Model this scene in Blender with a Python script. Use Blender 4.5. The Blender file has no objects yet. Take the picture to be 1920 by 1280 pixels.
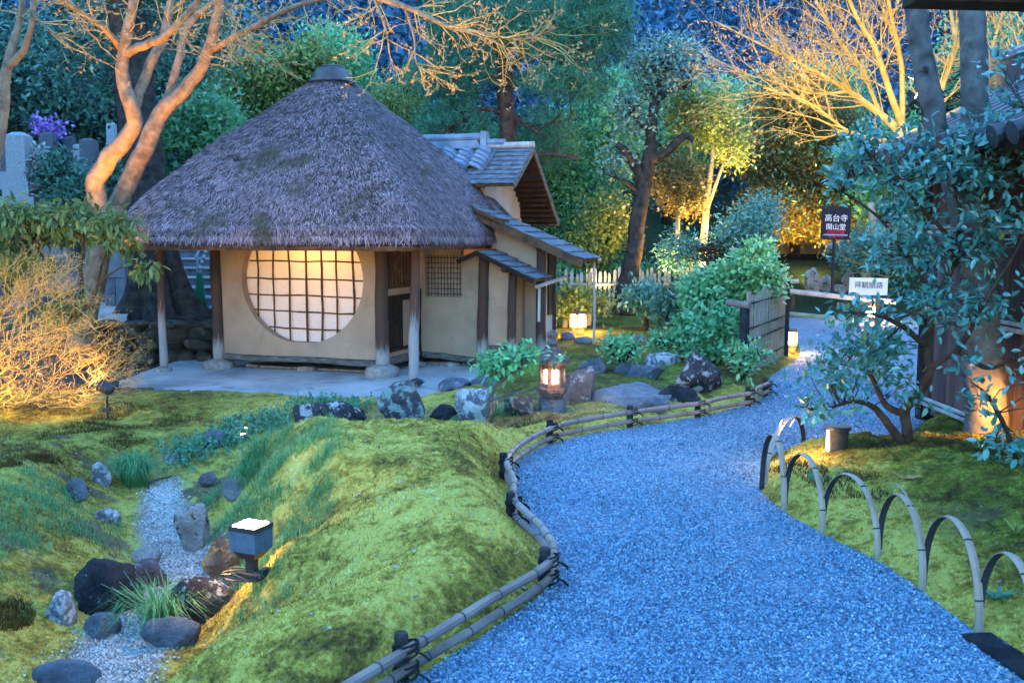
import bpy, math, random
import numpy as np
from mathutils import Vector, Matrix

S = bpy.context.scene
COL = S.collection
PI = math.pi
# ------------------------------------------------------------------ camera, sky, sun, exposure
F = 35.0 / 36.0 * 1920.0
CAMZ = 1.6
PITCH = math.atan(200.0 / F)
cam_d = bpy.data.cameras.new('camera'); cam = bpy.data.objects.new('camera', cam_d); COL.objects.link(cam)
cam.location = (0, 0, CAMZ); cam.rotation_euler = (PI / 2 - PITCH, 0, 0)
cam_d.lens = 35.0; cam_d.sensor_width = 36.0; cam_d.clip_end = 1000.0
cam_d.dof.use_dof = True; cam_d.dof.focus_distance = 11.5; cam_d.dof.aperture_fstop = 6.3
S.camera = cam
W = bpy.data.worlds.new("World"); S.world = W; W.use_nodes = True
_nt = W.node_tree
_sky = _nt.nodes.new('ShaderNodeTexSky'); _sky.sky_type = 'NISHITA'; _sky.sun_disc = False
SUN_EL, SUN_ROT = math.radians(2.5), math.radians(30)
_sky.sun_elevation = SUN_EL; _sky.sun_rotation = SUN_ROT
_sky.ozone_density = 3.4; _sky.air_density = 1.0; _sky.dust_density = 0.6
_nt.links.new(_sky.outputs[0], _nt.nodes['Background'].inputs[0])
_nt.nodes['Background'].inputs[1].default_value = 0.15
sun_d = bpy.data.lights.new('sun', 'SUN'); sun_o = bpy.data.objects.new('sun', sun_d); COL.objects.link(sun_o)
sun_d.energy = 0.03; sun_d.angle = math.radians(25); sun_d.color = (1.0, 0.9, 0.8)
sun_o.rotation_euler = (PI / 2 - math.radians(12), 0, -SUN_ROT + PI)
S.view_settings.view_transform = 'Standard'; S.view_settings.look = 'None'
S.view_settings.exposure = 4.95; S.view_settings.gamma = 1.0
S.cycles.use_denoising = True
S.cycles.max_bounces = 6; S.cycles.diffuse_bounces = 3; S.cycles.glossy_bounces = 2
S.cycles.transmission_bounces = 3; S.cycles.transparent_max_bounces = 6
S.cycles.sample_clamp_indirect = 4.0
S.cycles.caustics_reflective = False; S.cycles.caustics_refractive = False

# ------------------------------------------------------------------ photo pixel -> place helpers
_cf, _sf = math.cos(PITCH), math.sin(PITCH)
def ray(px, py):
    u = (px - 960) / F; v = (640 - py) / F
    return np.array([u, _cf + v * _sf, -_sf + v * _cf])
def G(px, py, z=0.0):
    d = ray(px, py); t = (z - CAMZ) / d[2]
    return np.array([0, 0, CAMZ]) + t * d
def D(px, py, Y):
    d = ray(px, py); t = Y / d[1]
    return np.array([0, 0, CAMZ]) + t * d

# ------------------------------------------------------------------ noise
def _hash(ix, iy, iz, s):
    n = (ix * 374761393 + iy * 668265263 + iz * 1274126177 + s * 974634777) & 0x7fffffff
    n = ((n ^ (n >> 13)) * 1274126177) & 0x7fffffff
    n = ((n ^ (n >> 16)) * 668265263) & 0x7fffffff
    return ((n ^ (n >> 15)) & 0xffff) / 65535.0
def vnoise(p, seed=0):
    p = np.asarray(p, float)
    i = np.floor(p).astype(np.int64); f = p - i; f = f * f * (3 - 2 * f)
    r = 0
    for dx in (0, 1):
        wx = f[:, 0] if dx else 1 - f[:, 0]
        for dy in (0, 1):
            wy = f[:, 1] if dy else 1 - f[:, 1]
            for dz in (0, 1):
                wz = f[:, 2] if dz else 1 - f[:, 2]
                r = r + wx * wy * wz * _hash(i[:, 0] + dx, i[:, 1] + dy, i[:, 2] + dz, seed)
    return r * 2 - 1
def fbm(p, seed=0, octv=4, gain=0.5):
    p = np.asarray(p, float); a = 1.0; r = 0; tot = 0
    for k in range(octv):
        r = r + a * vnoise(p * (2.03 ** k) + 17.3 * k, seed + k); tot += a; a *= gain
    return r / tot
def worley(x, y, seed=0):
    x = np.asarray(x, float); y = np.asarray(y, float); ix = np.floor(x).astype(np.int64); iy = np.floor(y).astype(np.int64); d = np.full(x.shape, 9.0)
    for dx in (-1, 0, 1):
        for dy in (-1, 0, 1):
            cx, cy = ix + dx, iy + dy; z0 = np.zeros_like(cx)
            d = np.minimum(d, (cx + _hash(cx, cy, z0, seed) - x) ** 2 + (cy + _hash(cx, cy, z0 + 1, seed) - y) ** 2)
    return np.sqrt(d)
def S_(x, a, b):
    t = np.clip((np.asarray(x, float) - a) / (b - a), 0, 1); return t * t * (3 - 2 * t)
def lerp(a, b, t): return a + (b - a) * t
def unit(v):
    v = np.asarray(v, float); return v / (np.linalg.norm(v) + 1e-12)
def unitN(v): return v / (np.linalg.norm(v, axis=1, keepdims=True) + 1e-12)

# ------------------------------------------------------------------ mesh builder
ORG = {}
class MB:
    def __init__(self):
        self.v = []; self.f = []; self.n = 0
    def add(self, verts, faces, mi=0):
        verts = np.asarray(verts, float).reshape(-1, 3)
        if isinstance(faces, np.ndarray):
            self.f.append((faces.astype(np.int64) + self.n, mi))
        else:
            by = {}
            for q in faces: by.setdefault(len(q), []).append(q)
            for k, qs in by.items(): self.f.append((np.array(qs, np.int64) + self.n, mi))
        self.v.append(verts); self.n += len(verts)
        return self
    def box(self, c, size, ax=None, mi=0, taper=1.0):
        """c centre, size full lengths along the three axes ax (rows)"""
        ax = np.eye(3) if ax is None else np.asarray(ax, float)
        h = np.asarray(size, float) / 2
        vs = []
        for sz in (-1, 1):
            t = taper if sz > 0 else 1.0
            for sx, sy in ((-1, -1), (1, -1), (1, 1), (-1, 1)):
                vs.append(np.asarray(c, float) + ax[0] * h[0] * sx * t + ax[1] * h[1] * sy * t + ax[2] * h[2] * sz)
        fs = [(3, 2, 1, 0), (4, 5, 6, 7), (0, 1, 5, 4), (1, 2, 6, 5), (2, 3, 7, 6), (3, 0, 4, 7)]
        return self.add(vs, fs, mi)
    def tube(self, pts, rad, n=6, mi=0, cap=True):
        pts = np.asarray(pts, float); m = len(pts)
        rad = np.broadcast_to(np.asarray(rad, float), (m,))
        t = np.empty_like(pts); t[1:-1] = pts[2:] - pts[:-2]; t[0] = pts[1] - pts[0]; t[-1] = pts[-1] - pts[-2]
        t = unitN(t)
        ref = np.array([0, 0, 1.0]) if abs(t[:, 2]).mean() < 0.8 else np.array([1.0, 0, 0])
        s = unitN(np.cross(t, ref)); b = np.cross(t, s)
        an = np.arange(n) * 2 * PI / n
        ring = s[:, None, :] * np.cos(an)[None, :, None] + b[:, None, :] * np.sin(an)[None, :, None]
        vs = (pts[:, None, :] + ring * rad[:, None, None]).reshape(-1, 3)
        i = np.arange(m - 1)[:, None] * n; j = np.arange(n)[None, :]; j2 = (j + 1) % n
        fs = np.stack([i + j, i + j2, i + n + j2, i + n + j], -1).reshape(-1, 4)
        base = self.n
        self.add(vs, fs, mi)
        if cap and n > 3:
            self.f.append((np.array([np.arange(n)[::-1]]) + base, mi)); self.f.append((np.array([np.arange(n)]) + base + (m - 1) * n, mi))
        return self
    def loft(self, rings, mi=0, close_top=True, close_bot=True):
        rings = [np.asarray(r, float) for r in rings]; n = len(rings[0]); m = len(rings)
        i = np.arange(m - 1)[:, None] * n; j = np.arange(n)[None, :]; j2 = (j + 1) % n
        fs = np.stack([i + j, i + j2, i + n + j2, i + n + j], -1).reshape(-1, 4)
        base = self.n
        self.add(np.concatenate(rings), fs, mi)
        if close_bot: self.f.append((np.array([np.arange(n)[::-1]]) + base, mi))
        if close_top: self.f.append((np.array([np.arange(n)]) + base + (m - 1) * n, mi))
        return self
    def lathe(self, c, prof, n=24, mi=0):
        an = np.arange(n) * 2 * PI / n
        return self.loft([np.stack([c[0] + r * np.cos(an), c[1] + r * np.sin(an), np.full(n, c[2] + z)], -1) for r, z in prof], mi)
    def prism(self, poly, z0, z1, mi=0):
        poly = np.asarray(poly, float)
        a = np.c_[poly, np.full(len(poly), z0)]; b = np.c_[poly, np.full(len(poly), z1)]
        return self.loft([a, b], mi)
    def slab(self, quad, th, mi=0):
        """quad: four points (upper face, counter-clockwise from above); th thickness downward along -normal"""
        q = np.asarray(quad, float); nrm = unit(np.cross(q[1] - q[0], q[3] - q[0]))
        return self.loft([q - nrm * th, q], mi)
    def build(self, name, mats, parent=None, smooth=False, origin=None):
        me = bpy.data.meshes.new(name)
        V = np.concatenate(self.v)
        if parent is not None: o = ORG[parent.name]
        elif origin is not None: o = np.asarray(origin, float)
        else: o = np.array([0.5 * (V[:, 0].min() + V[:, 0].max()), 0.5 * (V[:, 1].min() + V[:, 1].max()), V[:, 2].min()])
        V = (V - o).astype(np.float32)
        me.vertices.add(len(V)); me.vertices.foreach_set('co', V.ravel())
        nl = sum(f.size for f, _ in self.f); npoly = sum(len(f) for f, _ in self.f)
        me.loops.add(nl); me.polygons.add(npoly)
        me.loops.foreach_set('vertex_index', np.concatenate([f.ravel() for f, _ in self.f]).astype(np.int32))
        sizes = np.concatenate([np.full(len(f), f.shape[1]) for f, _ in self.f])
        st = np.concatenate([[0], np.cumsum(sizes)[:-1]])
        me.polygons.foreach_set('loop_start', st.astype(np.int32))
        try: me.polygons.foreach_set('loop_total', sizes.astype(np.int32))
        except Exception: pass
        me.polygons.foreach_set('material_index', np.concatenate([np.full(len(f), mi) for f, mi in self.f]).astype(np.int32))
        me.polygons.foreach_set('use_smooth', np.full(npoly, bool(smooth)))
        me.update(calc_edges=True); me.validate()
        for m in (mats if isinstance(mats, (list, tuple)) else [mats]): me.materials.append(m)
        ob = bpy.data.objects.new(name, me); COL.objects.link(ob)
        if parent is not None: ob.parent = parent
        else: ob.location = o
        ORG[ob.name] = o
        return ob
def tag(o, label=None, cat=None, group=None, kind=None):
    if label: o['label'] = label
    if cat: o['category'] = cat
    if group: o['group'] = group
    if kind: o['kind'] = kind
    return o
def thing(name, label, cat, loc, group=None):
    o = bpy.data.objects.new(name, None); COL.objects.link(o); o.location = tuple(loc)
    o.empty_display_size = 0.1
    ORG[o.name] = np.asarray(loc, float)
    return tag(o, label, cat, group)
def kids(o): return [c for c in COL.objects if c.parent == o]
def copy_tree(o, parent=None):
    c = o.copy(); COL.objects.link(c)
    if parent is not None: c.parent = parent
    for ch in kids(o): copy_tree(ch, c)
    return c

# ------------------------------------------------------------------ materials
def _new(name):
    m = bpy.data.materials.new(name); m.use_nodes = True
    nt = m.node_tree; return m, nt, nt.nodes['Principled BSDF'], nt.links
def _ramp(nt, stops):
    r = nt.nodes.new('ShaderNodeValToRGB'); e = r.color_ramp.elements
    while len(e) < len(stops): e.new(0.5)
    for k, (p, c) in enumerate(stops): e[k].position = p; e[k].color = (*c, 1)
    return r
def _noise(nt, vec, scale, detail=5, rough=0.55, dist=0.0):
    n = nt.nodes.new('ShaderNodeTexNoise'); n.inputs['Scale'].default_value = scale
    n.inputs['Detail'].default_value = detail; n.inputs['Roughness'].default_value = rough; n.inputs['Distortion'].default_value = dist
    nt.links.new(vec, n.inputs['Vector']); return n
def _math(nt, op, a, b=None):
    n = nt.nodes.new('ShaderNodeMath'); n.operation = op
    for k, x in enumerate((a, b)):
        if x is None: continue
        if isinstance(x, (int, float)): n.inputs[k].default_value = x
        else: nt.links.new(x, n.inputs[k])
    return n.outputs[0]
def _mix(nt, fac, a, b):
    n = nt.nodes.new('ShaderNodeMix'); n.data_type = 'RGBA'
    if isinstance(fac, (int, float)): n.inputs[0].default_value = fac
    else: nt.links.new(fac, n.inputs[0])
    for k, x in ((6, a), (7, b)):
        if isinstance(x, tuple): n.inputs[k].default_value = (*x, 1)
        else: nt.links.new(x, n.inputs[k])
    return n.outputs[2]
def _vec(nt, coord, stretch=None):
    if coord == 'Position':
        v = nt.nodes.new('ShaderNodeNewGeometry').outputs['Position']
    else:
        v = nt.nodes.new('ShaderNodeTexCoord').outputs[coord]
    if stretch:
        mp = nt.nodes.new('ShaderNodeMapping'); mp.inputs['Scale'].default_value = stretch
        nt.links.new(v, mp.inputs['Vector']); v = mp.outputs[0]
    return v
def mat(name, stops, scale=6.0, rough=0.85, bump=0.0, bscale=None, island=0.0, coord='Object', stretch=None,
        spec=0.14, metal=0.0, detail=6, patches=None, bdist=0.02, cracks=None):
    """noise-ramped material; patches = list of (colour, scale, threshold, softness)"""
    m, nt, bs, L = _new(name)
    v = _vec(nt, coord, stretch)
    n = _noise(nt, v, scale, detail)
    fac = n.outputs['Fac']
    fac = _math(nt, 'ADD', _math(nt, 'MULTIPLY', _math(nt, 'SUBTRACT', fac, 0.5), 1.7), 0.5)
    if island:
        g = nt.nodes.new('ShaderNodeNewGeometry')
        fac = _math(nt, 'ADD', _math(nt, 'MULTIPLY', fac, 1 - island), _math(nt, 'MULTIPLY', g.outputs['Random Per Island'], island))
    r = _ramp(nt, stops); L.new(fac, r.inputs[0]); c = r.outputs[0]
    for (pc, ps, th, sf) in (patches or []):
        pn = _noise(nt, v, ps, 4, 0.6, 0.3)
        pr = _ramp(nt, [(th, (0, 0, 0)), (min(1, th + sf), (1, 1, 1))]); L.new(pn.outputs['Fac'], pr.inputs[0])
        c = _mix(nt, pr.outputs[0], c, pc)
    if cracks:
        dn = _noise(nt, v, 3.5, 5, .6); va_ = nt.nodes.new('ShaderNodeVectorMath'); va_.operation = 'SCALE'; va_.inputs['Scale'].default_value = .55; L.new(dn.outputs['Color'], va_.inputs[0])
        vb_ = nt.nodes.new('ShaderNodeVectorMath'); vb_.operation = 'ADD'; L.new(v, vb_.inputs[0]); L.new(va_.outputs[0], vb_.inputs[1])
        vo = nt.nodes.new('ShaderNodeTexVoronoi'); vo.feature = 'DISTANCE_TO_EDGE'; vo.inputs['Scale'].default_value = 1.1; L.new(vb_.outputs[0], vo.inputs['Vector'])
        cr = _ramp(nt, [(0.0, (1, 1, 1)), (0.010, (0, 0, 0))]); L.new(vo.outputs['Distance'], cr.inputs[0]); cn = _noise(nt, v, 1.7, 3); cm = _ramp(nt, [(0.48, (0, 0, 0)), (0.62, (.55, .55, .55))]); L.new(cn.outputs[0], cm.inputs[0])
        c = _mix(nt, _math(nt, 'MULTIPLY', cr.outputs[0], cm.outputs[0]), c, cracks)
    L.new(c, bs.inputs['Base Color'])
    bs.inputs['Roughness'].default_value = rough; bs.inputs['Specular IOR Level'].default_value = spec
    bs.inputs['Metallic'].default_value = metal
    if bump:
        bn = _noise(nt, v, bscale or scale * 4, 6, 0.65)
        b = nt.nodes.new('ShaderNodeBump'); b.inputs['Strength'].default_value = bump; b.inputs['Distance'].default_value = bdist
        L.new(bn.outputs['Fac'], b.inputs['Height']); L.new(b.outputs[0], bs.inputs['Normal'])
    return m
def leafmat(name, stops, trans=0.25, rough=0.45, spec=0.28, scale=1.2, island=0.65):
    m, nt, bs, L = _new(name)
    v = _vec(nt, 'Object'); n = _noise(nt, v, scale, 3)
    g = nt.nodes.new('ShaderNodeNewGeometry')
    fac = _math(nt, 'ADD', _math(nt, 'MULTIPLY', n.outputs['Fac'], 1 - island), _math(nt, 'MULTIPLY', g.outputs['Random Per Island'], island))
    r = _ramp(nt, stops); L.new(fac, r.inputs[0]); L.new(r.outputs[0], bs.inputs['Base Color'])
    bs.inputs['Roughness'].default_value = rough; bs.inputs['Specular IOR Level'].default_value = spec
    if trans > 0:
        t = nt.nodes.new('ShaderNodeBsdfTranslucent'); L.new(r.outputs[0], t.inputs[0])
        mx = nt.nodes.new('ShaderNodeMixShader'); mx.inputs[0].default_value = trans
        L.new(bs.outputs[0], mx.inputs[1]); L.new(t.outputs[0], mx.inputs[2])
        L.new(mx.outputs[0], nt.nodes['Material Output'].inputs[0])
    return m
def emis(name, col, strength):
    m, nt, bs, L = _new(name)
    bs.inputs['Base Color'].default_value = (0.8, 0.8, 0.8, 1)
    bs.inputs['Emission Color'].default_value = (*col, 1); bs.inputs['Emission Strength'].default_value = strength
    return m
WARM = (1.0, 0.50, 0.13)
def lamp(name, loc, power, color=WARM, size=0.05, spot=None, aim=None, blend=0.6):
    d = bpy.data.lights.new(name, 'SPOT' if spot else 'POINT'); o = bpy.data.objects.new(name, d); COL.objects.link(o)
    d.energy = power; d.color = color; d.shadow_soft_size = size; o.location = tuple(loc)
    if spot:
        d.spot_size = math.radians(spot); d.spot_blend = blend
        dv = Vector(tuple(np.asarray(aim, float) - np.asarray(loc, float)))
        o.rotation_euler = dv.to_track_quat('-Z', 'Y').to_euler()
    return o
# ------------------------------------------------------------------ the ground
def P2(lst, z=0.0): return np.array([G(x, y, z)[:2] for x, y in lst])
PATH_L = P2([(300, 1560), (480, 1420), (640, 1330), (790, 1268), (890, 1200), (990, 1135), (1036, 1095), (1040, 1060), (1012, 1015), (984, 975), (962, 935),
             (955, 900), (965, 868), (1000, 845), (1040, 829), (1100, 813), (1190, 800), (1310, 782), (1400, 760), (1440, 742),
             (1448, 724), (1440, 714), (1445, 704), (1480, 684), (1505, 664), (1490, 632), (1476, 606), (1474, 590)])
PATH_R = P2([(1700, 588), (1760, 640), (1790, 700), (1745, 780), (1712, 806), (1690, 828), (1560, 841), (1500, 838), (1450, 850), (1425, 884), (1424, 922), (1468, 960),
             (1545, 1003), (1648, 1052), (1732, 1110), (1838, 1192), (1930, 1250), (2060, 1340), (2180, 1420), (2400, 1560)])
def smooth_line(p, it=2):
    for _ in range(it):
        q = [p[0]]
        for a, b in zip(p[:-1], p[1:]): q += [0.75 * a + 0.25 * b, 0.25 * a + 0.75 * b]
        q.append(p[-1]); p = np.array(q)
    return p
PATH_L, PATH_R = smooth_line(PATH_L), smooth_line(PATH_R)
PATH = np.concatenate([PATH_L, PATH_R])
def seg_dist(x, y, poly, closed):
    d = np.full(x.shape, 1e9)
    n = len(poly)
    for i in range(n if closed else n - 1):
        a = poly[i]; b = poly[(i + 1) % n]; e = b - a; l2 = e @ e + 1e-12
        t = np.clip(((x - a[0]) * e[0] + (y - a[1]) * e[1]) / l2, 0, 1)
        d = np.minimum(d, (x - a[0] - t * e[0]) ** 2 + (y - a[1] - t * e[1]) ** 2)
    return np.sqrt(d)
def inside(x, y, poly):
    r = np.zeros(x.shape, bool); n = len(poly)
    for i in range(n):
        a = poly[i]; b = poly[(i + 1) % n]
        if a[1] == b[1]: continue
        c = ((a[1] > y) != (b[1] > y)) & (x < (b[0] - a[0]) * (y - a[1]) / (b[1] - a[1]) + a[0])
        r ^= c
    return r
RAV = np.array([[-1.75, 3.0], [-1.86, 3.9], [-1.93, 4.45], [-1.97, 5.1], [-1.96, 5.55], [-2.07, 6.17], [-2.48, 7.0], [-2.8, 7.8], [-3.0, 8.6], [-3.3, 9.6]])
def hbase(x, y):
    """height of the ground; also returns distance to path (outside) and to the dry stream"""
    x = np.asarray(x, float).ravel(); y = np.asarray(y, float).ravel()
    near = (x > -9) & (x < 9) & (y < 24)
    dp = np.full(x.shape, 9.0); ins = np.zeros(x.shape, bool)
    dp[near] = seg_dist(x[near], y[near], PATH, True); ins[near] = inside(x[near], y[near], PATH)
    dr = np.full(x.shape, 9.0); dr[near] = seg_dist(x[near], y[near], RAV, False)
    xr = np.interp(y, RAV[:, 1], RAV[:, 0])
    right = S_(x - xr, -0.05, 0.05)
    # moss mound between stream and path
    yc = np.interp(x, [-2.6, -1.9, -1.0, -0.23, 0.5, 2.5], [7.3, 7.1, 6.95, 7.0, 7.4, 8.9])
    mound = 0.20 * S_(dp, 0.0, 0.34) + 0.05 * S_(dp, 0.3, 1.1)
    zfar = lerp(-0.24, -0.02, S_(x, -1.2, 0.6)) + 0.05 * S_(dp, 0, 0.2) * S_(x, 0, 1)
    wf = S_(y, yc, yc + np.where(x < 0.3, 1.3, 0.5))
    zr = lerp(mound, zfar, wf)
    zl = np.interp(x, [-9, -4.5, -3.4, -2.9, -2.0], [0.12, 0.10, -0.02, -0.12, -0.25])
    zl = lerp(zl, -0.25, S_(y, 7.0, 9.0))
    wv = 0.16 * np.sin(y * 2.1 + 1.0) + 0.10 * np.sin(y * 5.3)
    bank_r = (0.35 * S_(dr + wv * .6, 0.20, 0.75) + 0.65 * S_((dr + wv - .25) / (lerp(1.55, 1.0, S_(y, 5.7, 6.7)) - .25), 0, 1)); bank_l = S_(dr, 0.24, 1.0)
    bed = lerp(-0.46, -0.28, S_(y, 7.6, 9.4))
    z = lerp(lerp(bed, zl, bank_l), lerp(bed, zr, bank_r), right)
    # right hand moss bed behind the bamboo hoops
    rb = (x > 1.2) & (y < 8.2) & (y > 1)
    zb = 0.11 * S_(dp, 0.0, 0.22) + 0.13 * S_(dp, 0.25, 1.3)
    z = np.where(rb, zb, z)
    # terraces behind the hut, on the left
    lf = S_(-x, 3.6 + 0.02 * y, 4.6 + 0.02 * y)
    t = S_(y, 14.75, 14.95) * 0.52 + S_(y, 20.6, 20.9) * 1.2 + S_(y, 23.0, 23.3) * 1.0 + S_(y, 26, 30) * 1.0
    z = z + np.where(y > 14, t * S_(-x, 3.7, 4.0), 0)
    # hill
    z = z + np.clip(y - 30, 0, None) * 0.16 + np.clip(y - 48, 0, None) * 0.26
    # the bank below the far wall, behind the path
    z = z + 0.9 * S_(y, 23.0, 25.0) * S_(x, 1.5, 3.0)
    z = np.where((x > -6.2) & (x < -0.25) & (y > 11.2 + np.abs(x + 1.9) * .28) & (y < 14.6), np.minimum(z, -0.32), z)
    z = np.where(ins, -0.03, z)
    return z, np.where(ins, 0, dp), dr, ins
def H(x, y): return hbase(np.array([x]), np.array([y]))[0][0]
def Gt(px, py, it=14):
    """photo pixel -> point on the ground"""
    z = 0.0
    for _ in range(it):
        p = G(px, py, z) if py > 445 else D(px, py, 25); z = 0.5 * z + 0.5 * H(p[0], p[1])
    return np.array([p[0], p[1], H(p[0], p[1])])
xs = np.unique(np.concatenate([np.linspace(-160, -20, 24), np.linspace(-20, -5.5, 60), np.arange(-5.5, 3.6, 0.018), np.linspace(3.6, 20, 60), np.linspace(20, 160, 24)]).round(4))
ys = np.unique(np.concatenate([np.linspace(-12, 2.4, 20), np.arange(2.4, 9.0, 0.018), np.arange(9.0, 10.2, 0.05), np.arange(10.2, 30, 0.14), np.linspace(30, 150, 50)]).round(4))
XX, YY = np.meshgrid(xs, ys)
gx, gy = XX.ravel(), YY.ravel()
gz, gdp, gdr, gin = hbase(gx, gy)
q = np.stack([gx, gy, np.zeros_like(gx)], -1)
nearm = (gy < 13) & ~gin
wx_, wy_ = gx + .03 * fbm(q * 9, 61, 3), gy + .03 * fbm(q * 9, 62, 3)
cl_ = np.where(nearm, (.030 + .012 * (gx > 1.3)) * (.75 - worley(wx_ * 9, wy_ * 9, 3)) * S_(fbm(q * 1.6, 63, 3), -.35, .25) + .014 * (.7 - worley(wx_ * 21, wy_ * 21, 5)), 0)
amp = np.where(gin, 0, np.clip(gdp * 3, 0, 1))
gz = gz + amp * np.where(gy < 30, 0.05 * fbm(q * 1.1, 3, 3) + np.where(nearm, (0.045 + .03 * (gx > 1.3)) * fbm(q * 3.6, 5, 4) + 0.022 * np.abs(fbm(q * 9, 9, 4)) + cl_, 0), 1.2 * fbm(q * 0.08, 3, 3))
ZG = gz.reshape(XX.shape)
def Hf(x, y):
    """interpolated height of the finished sheet (vectorised)"""
    x = np.asarray(x, float); y = np.asarray(y, float)
    i = np.clip(np.searchsorted(xs, x) - 1, 0, len(xs) - 2); j = np.clip(np.searchsorted(ys, y) - 1, 0, len(ys) - 2)
    tx = (x - xs[i]) / (xs[i + 1] - xs[i]); ty = (y - ys[j]) / (ys[j + 1] - ys[j])
    return (ZG[j, i] * (1 - tx) + ZG[j, i + 1] * tx) * (1 - ty) + (ZG[j + 1, i] * (1 - tx) + ZG[j + 1, i + 1] * tx) * ty
nx, ny = len(xs), len(ys)
ii = (np.arange(ny - 1)[:, None] * nx + np.arange(nx - 1)[None, :])
gf = np.stack([ii, ii + 1, ii + nx + 1, ii + nx], -1).reshape(-1, 4)
# moss and soil: colours follow patches of living, dry and bare moss
def moss_nodes(nt, L):
    v = _vec(nt, 'Position')
    n1 = _noise(nt, v, 1.3, 4, 0.6, 0.4); n2 = _noise(nt, v, 7.5, 6, 0.7, 0.6); n3 = _noise(nt, v, 30, 5, 0.75)
    f = _math(nt, 'ADD', _math(nt, 'MULTIPLY', n1.outputs[0], 0.34), _math(nt, 'ADD', _math(nt, 'MULTIPLY', n2.outputs[0], 0.36), _math(nt, 'MULTIPLY', n3.outputs[0], 0.30)))
    f = _math(nt, 'ADD', _math(nt, 'MULTIPLY', _math(nt, 'SUBTRACT', f, 0.503), 4.2), 0.5)
    r = _ramp(nt, [(0.0, (0.09, 0.055, 0.022)), (0.2, (0.20, 0.145, 0.03)), (0.42, (0.40, 0.30, 0.05)), (0.62, (0.64, 0.51, 0.115)), (0.80, (0.56, 0.49, 0.11)), (1.0, (0.88, 0.75, 0.30))])
    L.new(f, r.inputs[0])
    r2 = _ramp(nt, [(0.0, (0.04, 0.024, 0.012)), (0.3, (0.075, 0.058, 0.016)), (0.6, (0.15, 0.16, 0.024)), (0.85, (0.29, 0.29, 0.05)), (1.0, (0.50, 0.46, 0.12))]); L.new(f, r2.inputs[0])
    sx = nt.nodes.new('ShaderNodeSeparateXYZ'); L.new(v, sx.inputs[0])
    a = _ramp(nt, [(0.0, (0, 0, 0)), (1.0, (1, 1, 1))]); L.new(_math(nt, 'ADD', _math(nt, 'MULTIPLY', sx.outputs[0], 2.2), _math(nt, 'MULTIPLY', n1.outputs[0], 1.5)), a.inputs[0]); a.color_ramp.elements[0].position = 0; 
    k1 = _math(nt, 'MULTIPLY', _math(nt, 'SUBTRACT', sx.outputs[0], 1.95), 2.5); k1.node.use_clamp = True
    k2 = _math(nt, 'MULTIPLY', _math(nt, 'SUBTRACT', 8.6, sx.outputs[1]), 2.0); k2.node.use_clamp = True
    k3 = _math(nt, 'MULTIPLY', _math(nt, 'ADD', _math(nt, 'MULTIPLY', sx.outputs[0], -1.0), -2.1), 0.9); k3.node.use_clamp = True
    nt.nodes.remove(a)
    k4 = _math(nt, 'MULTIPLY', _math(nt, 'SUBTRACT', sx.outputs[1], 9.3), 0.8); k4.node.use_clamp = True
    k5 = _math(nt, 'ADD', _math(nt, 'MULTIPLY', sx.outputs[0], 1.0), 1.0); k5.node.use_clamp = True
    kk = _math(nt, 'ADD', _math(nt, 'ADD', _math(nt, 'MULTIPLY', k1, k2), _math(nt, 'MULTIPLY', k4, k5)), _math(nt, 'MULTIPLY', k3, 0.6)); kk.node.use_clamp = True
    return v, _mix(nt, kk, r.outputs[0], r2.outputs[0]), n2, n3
def ground_mat():
    m, nt, bs, L = _new('moss_ground')
    v, c, n2, n3 = moss_nodes(nt, L)
    at = nt.nodes.new('ShaderNodeAttribute'); at.attribute_name = 'zone'
    sp = nt.nodes.new('ShaderNodeSeparateColor'); L.new(at.outputs['Color'], sp.inputs[0])
    gr = _ramp(nt, [(0.3, (0.10, 0.10, 0.10)), (0.7, (0.50, 0.47, 0.42))]); gn = _noise(nt, v, 60, 3, 0.7); L.new(gn.outputs[0], gr.inputs[0])
    c = _mix(nt, sp.outputs[0], c, gr.outputs[0])
    dr = _ramp(nt, [(0.3, (0.05, 0.042, 0.03)), (0.7, (0.15, 0.13, 0.10))]); L.new(n2.outputs[0], dr.inputs[0])
    c = _mix(nt, sp.outputs[1], c, dr.outputs[0])
    fr = _ramp(nt, [(0.3, (0.012, 0.025, 0.01)), (0.7, (0.04, 0.07, 0.025))]); L.new(n2.outputs[0], fr.inputs[0])
    c = _mix(nt, sp.outputs[2], c, fr.outputs[0])
    L.new(c, bs.inputs['Base Color']); bs.inputs['Roughness'].default_value = 0.95; bs.inputs['Specular IOR Level'].default_value = 0.1
    b = nt.nodes.new('ShaderNodeBump'); b.inputs['Strength'].default_value = 0.8; b.inputs['Distance'].default_value = 0.03
    L.new(n3.outputs[0], b.inputs['Height']); L.new(b.outputs[0], bs.inputs['Normal'])
    return m
M_MOSS = ground_mat()
def moss_leaf():
    m, nt, bs, L = _new('moss_tips')
    v, c, n2, n3 = moss_nodes(nt, L)
    g = nt.nodes.new('ShaderNodeNewGeometry')
    hs = nt.nodes.new('ShaderNodeHueSaturation'); L.new(c, hs.inputs['Color'])
    L.new(_math(nt, 'ADD', _math(nt, 'MULTIPLY', g.outputs['Random Per Island'], 0.9), 0.65), hs.inputs['Value'])
    L.new(hs.outputs[0], bs.inputs['Base Color']); bs.inputs['Roughness'].default_value = 0.9; bs.inputs['Specular IOR Level'].default_value = 0.1
    return m
M_TIPS = moss_leaf()
gm = MB(); gm.add(np.stack([gx, gy, gz], -1), gf)
ground = gm.build('ground', M_MOSS, smooth=True, origin=(0, 0, 0)); tag(ground, 'rolling moss ground with a dry stream hollow beside the gravel path', 'ground', kind='structure')
zn = np.zeros((len(gx), 4), np.float32); zn[:, 3] = 1
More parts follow.
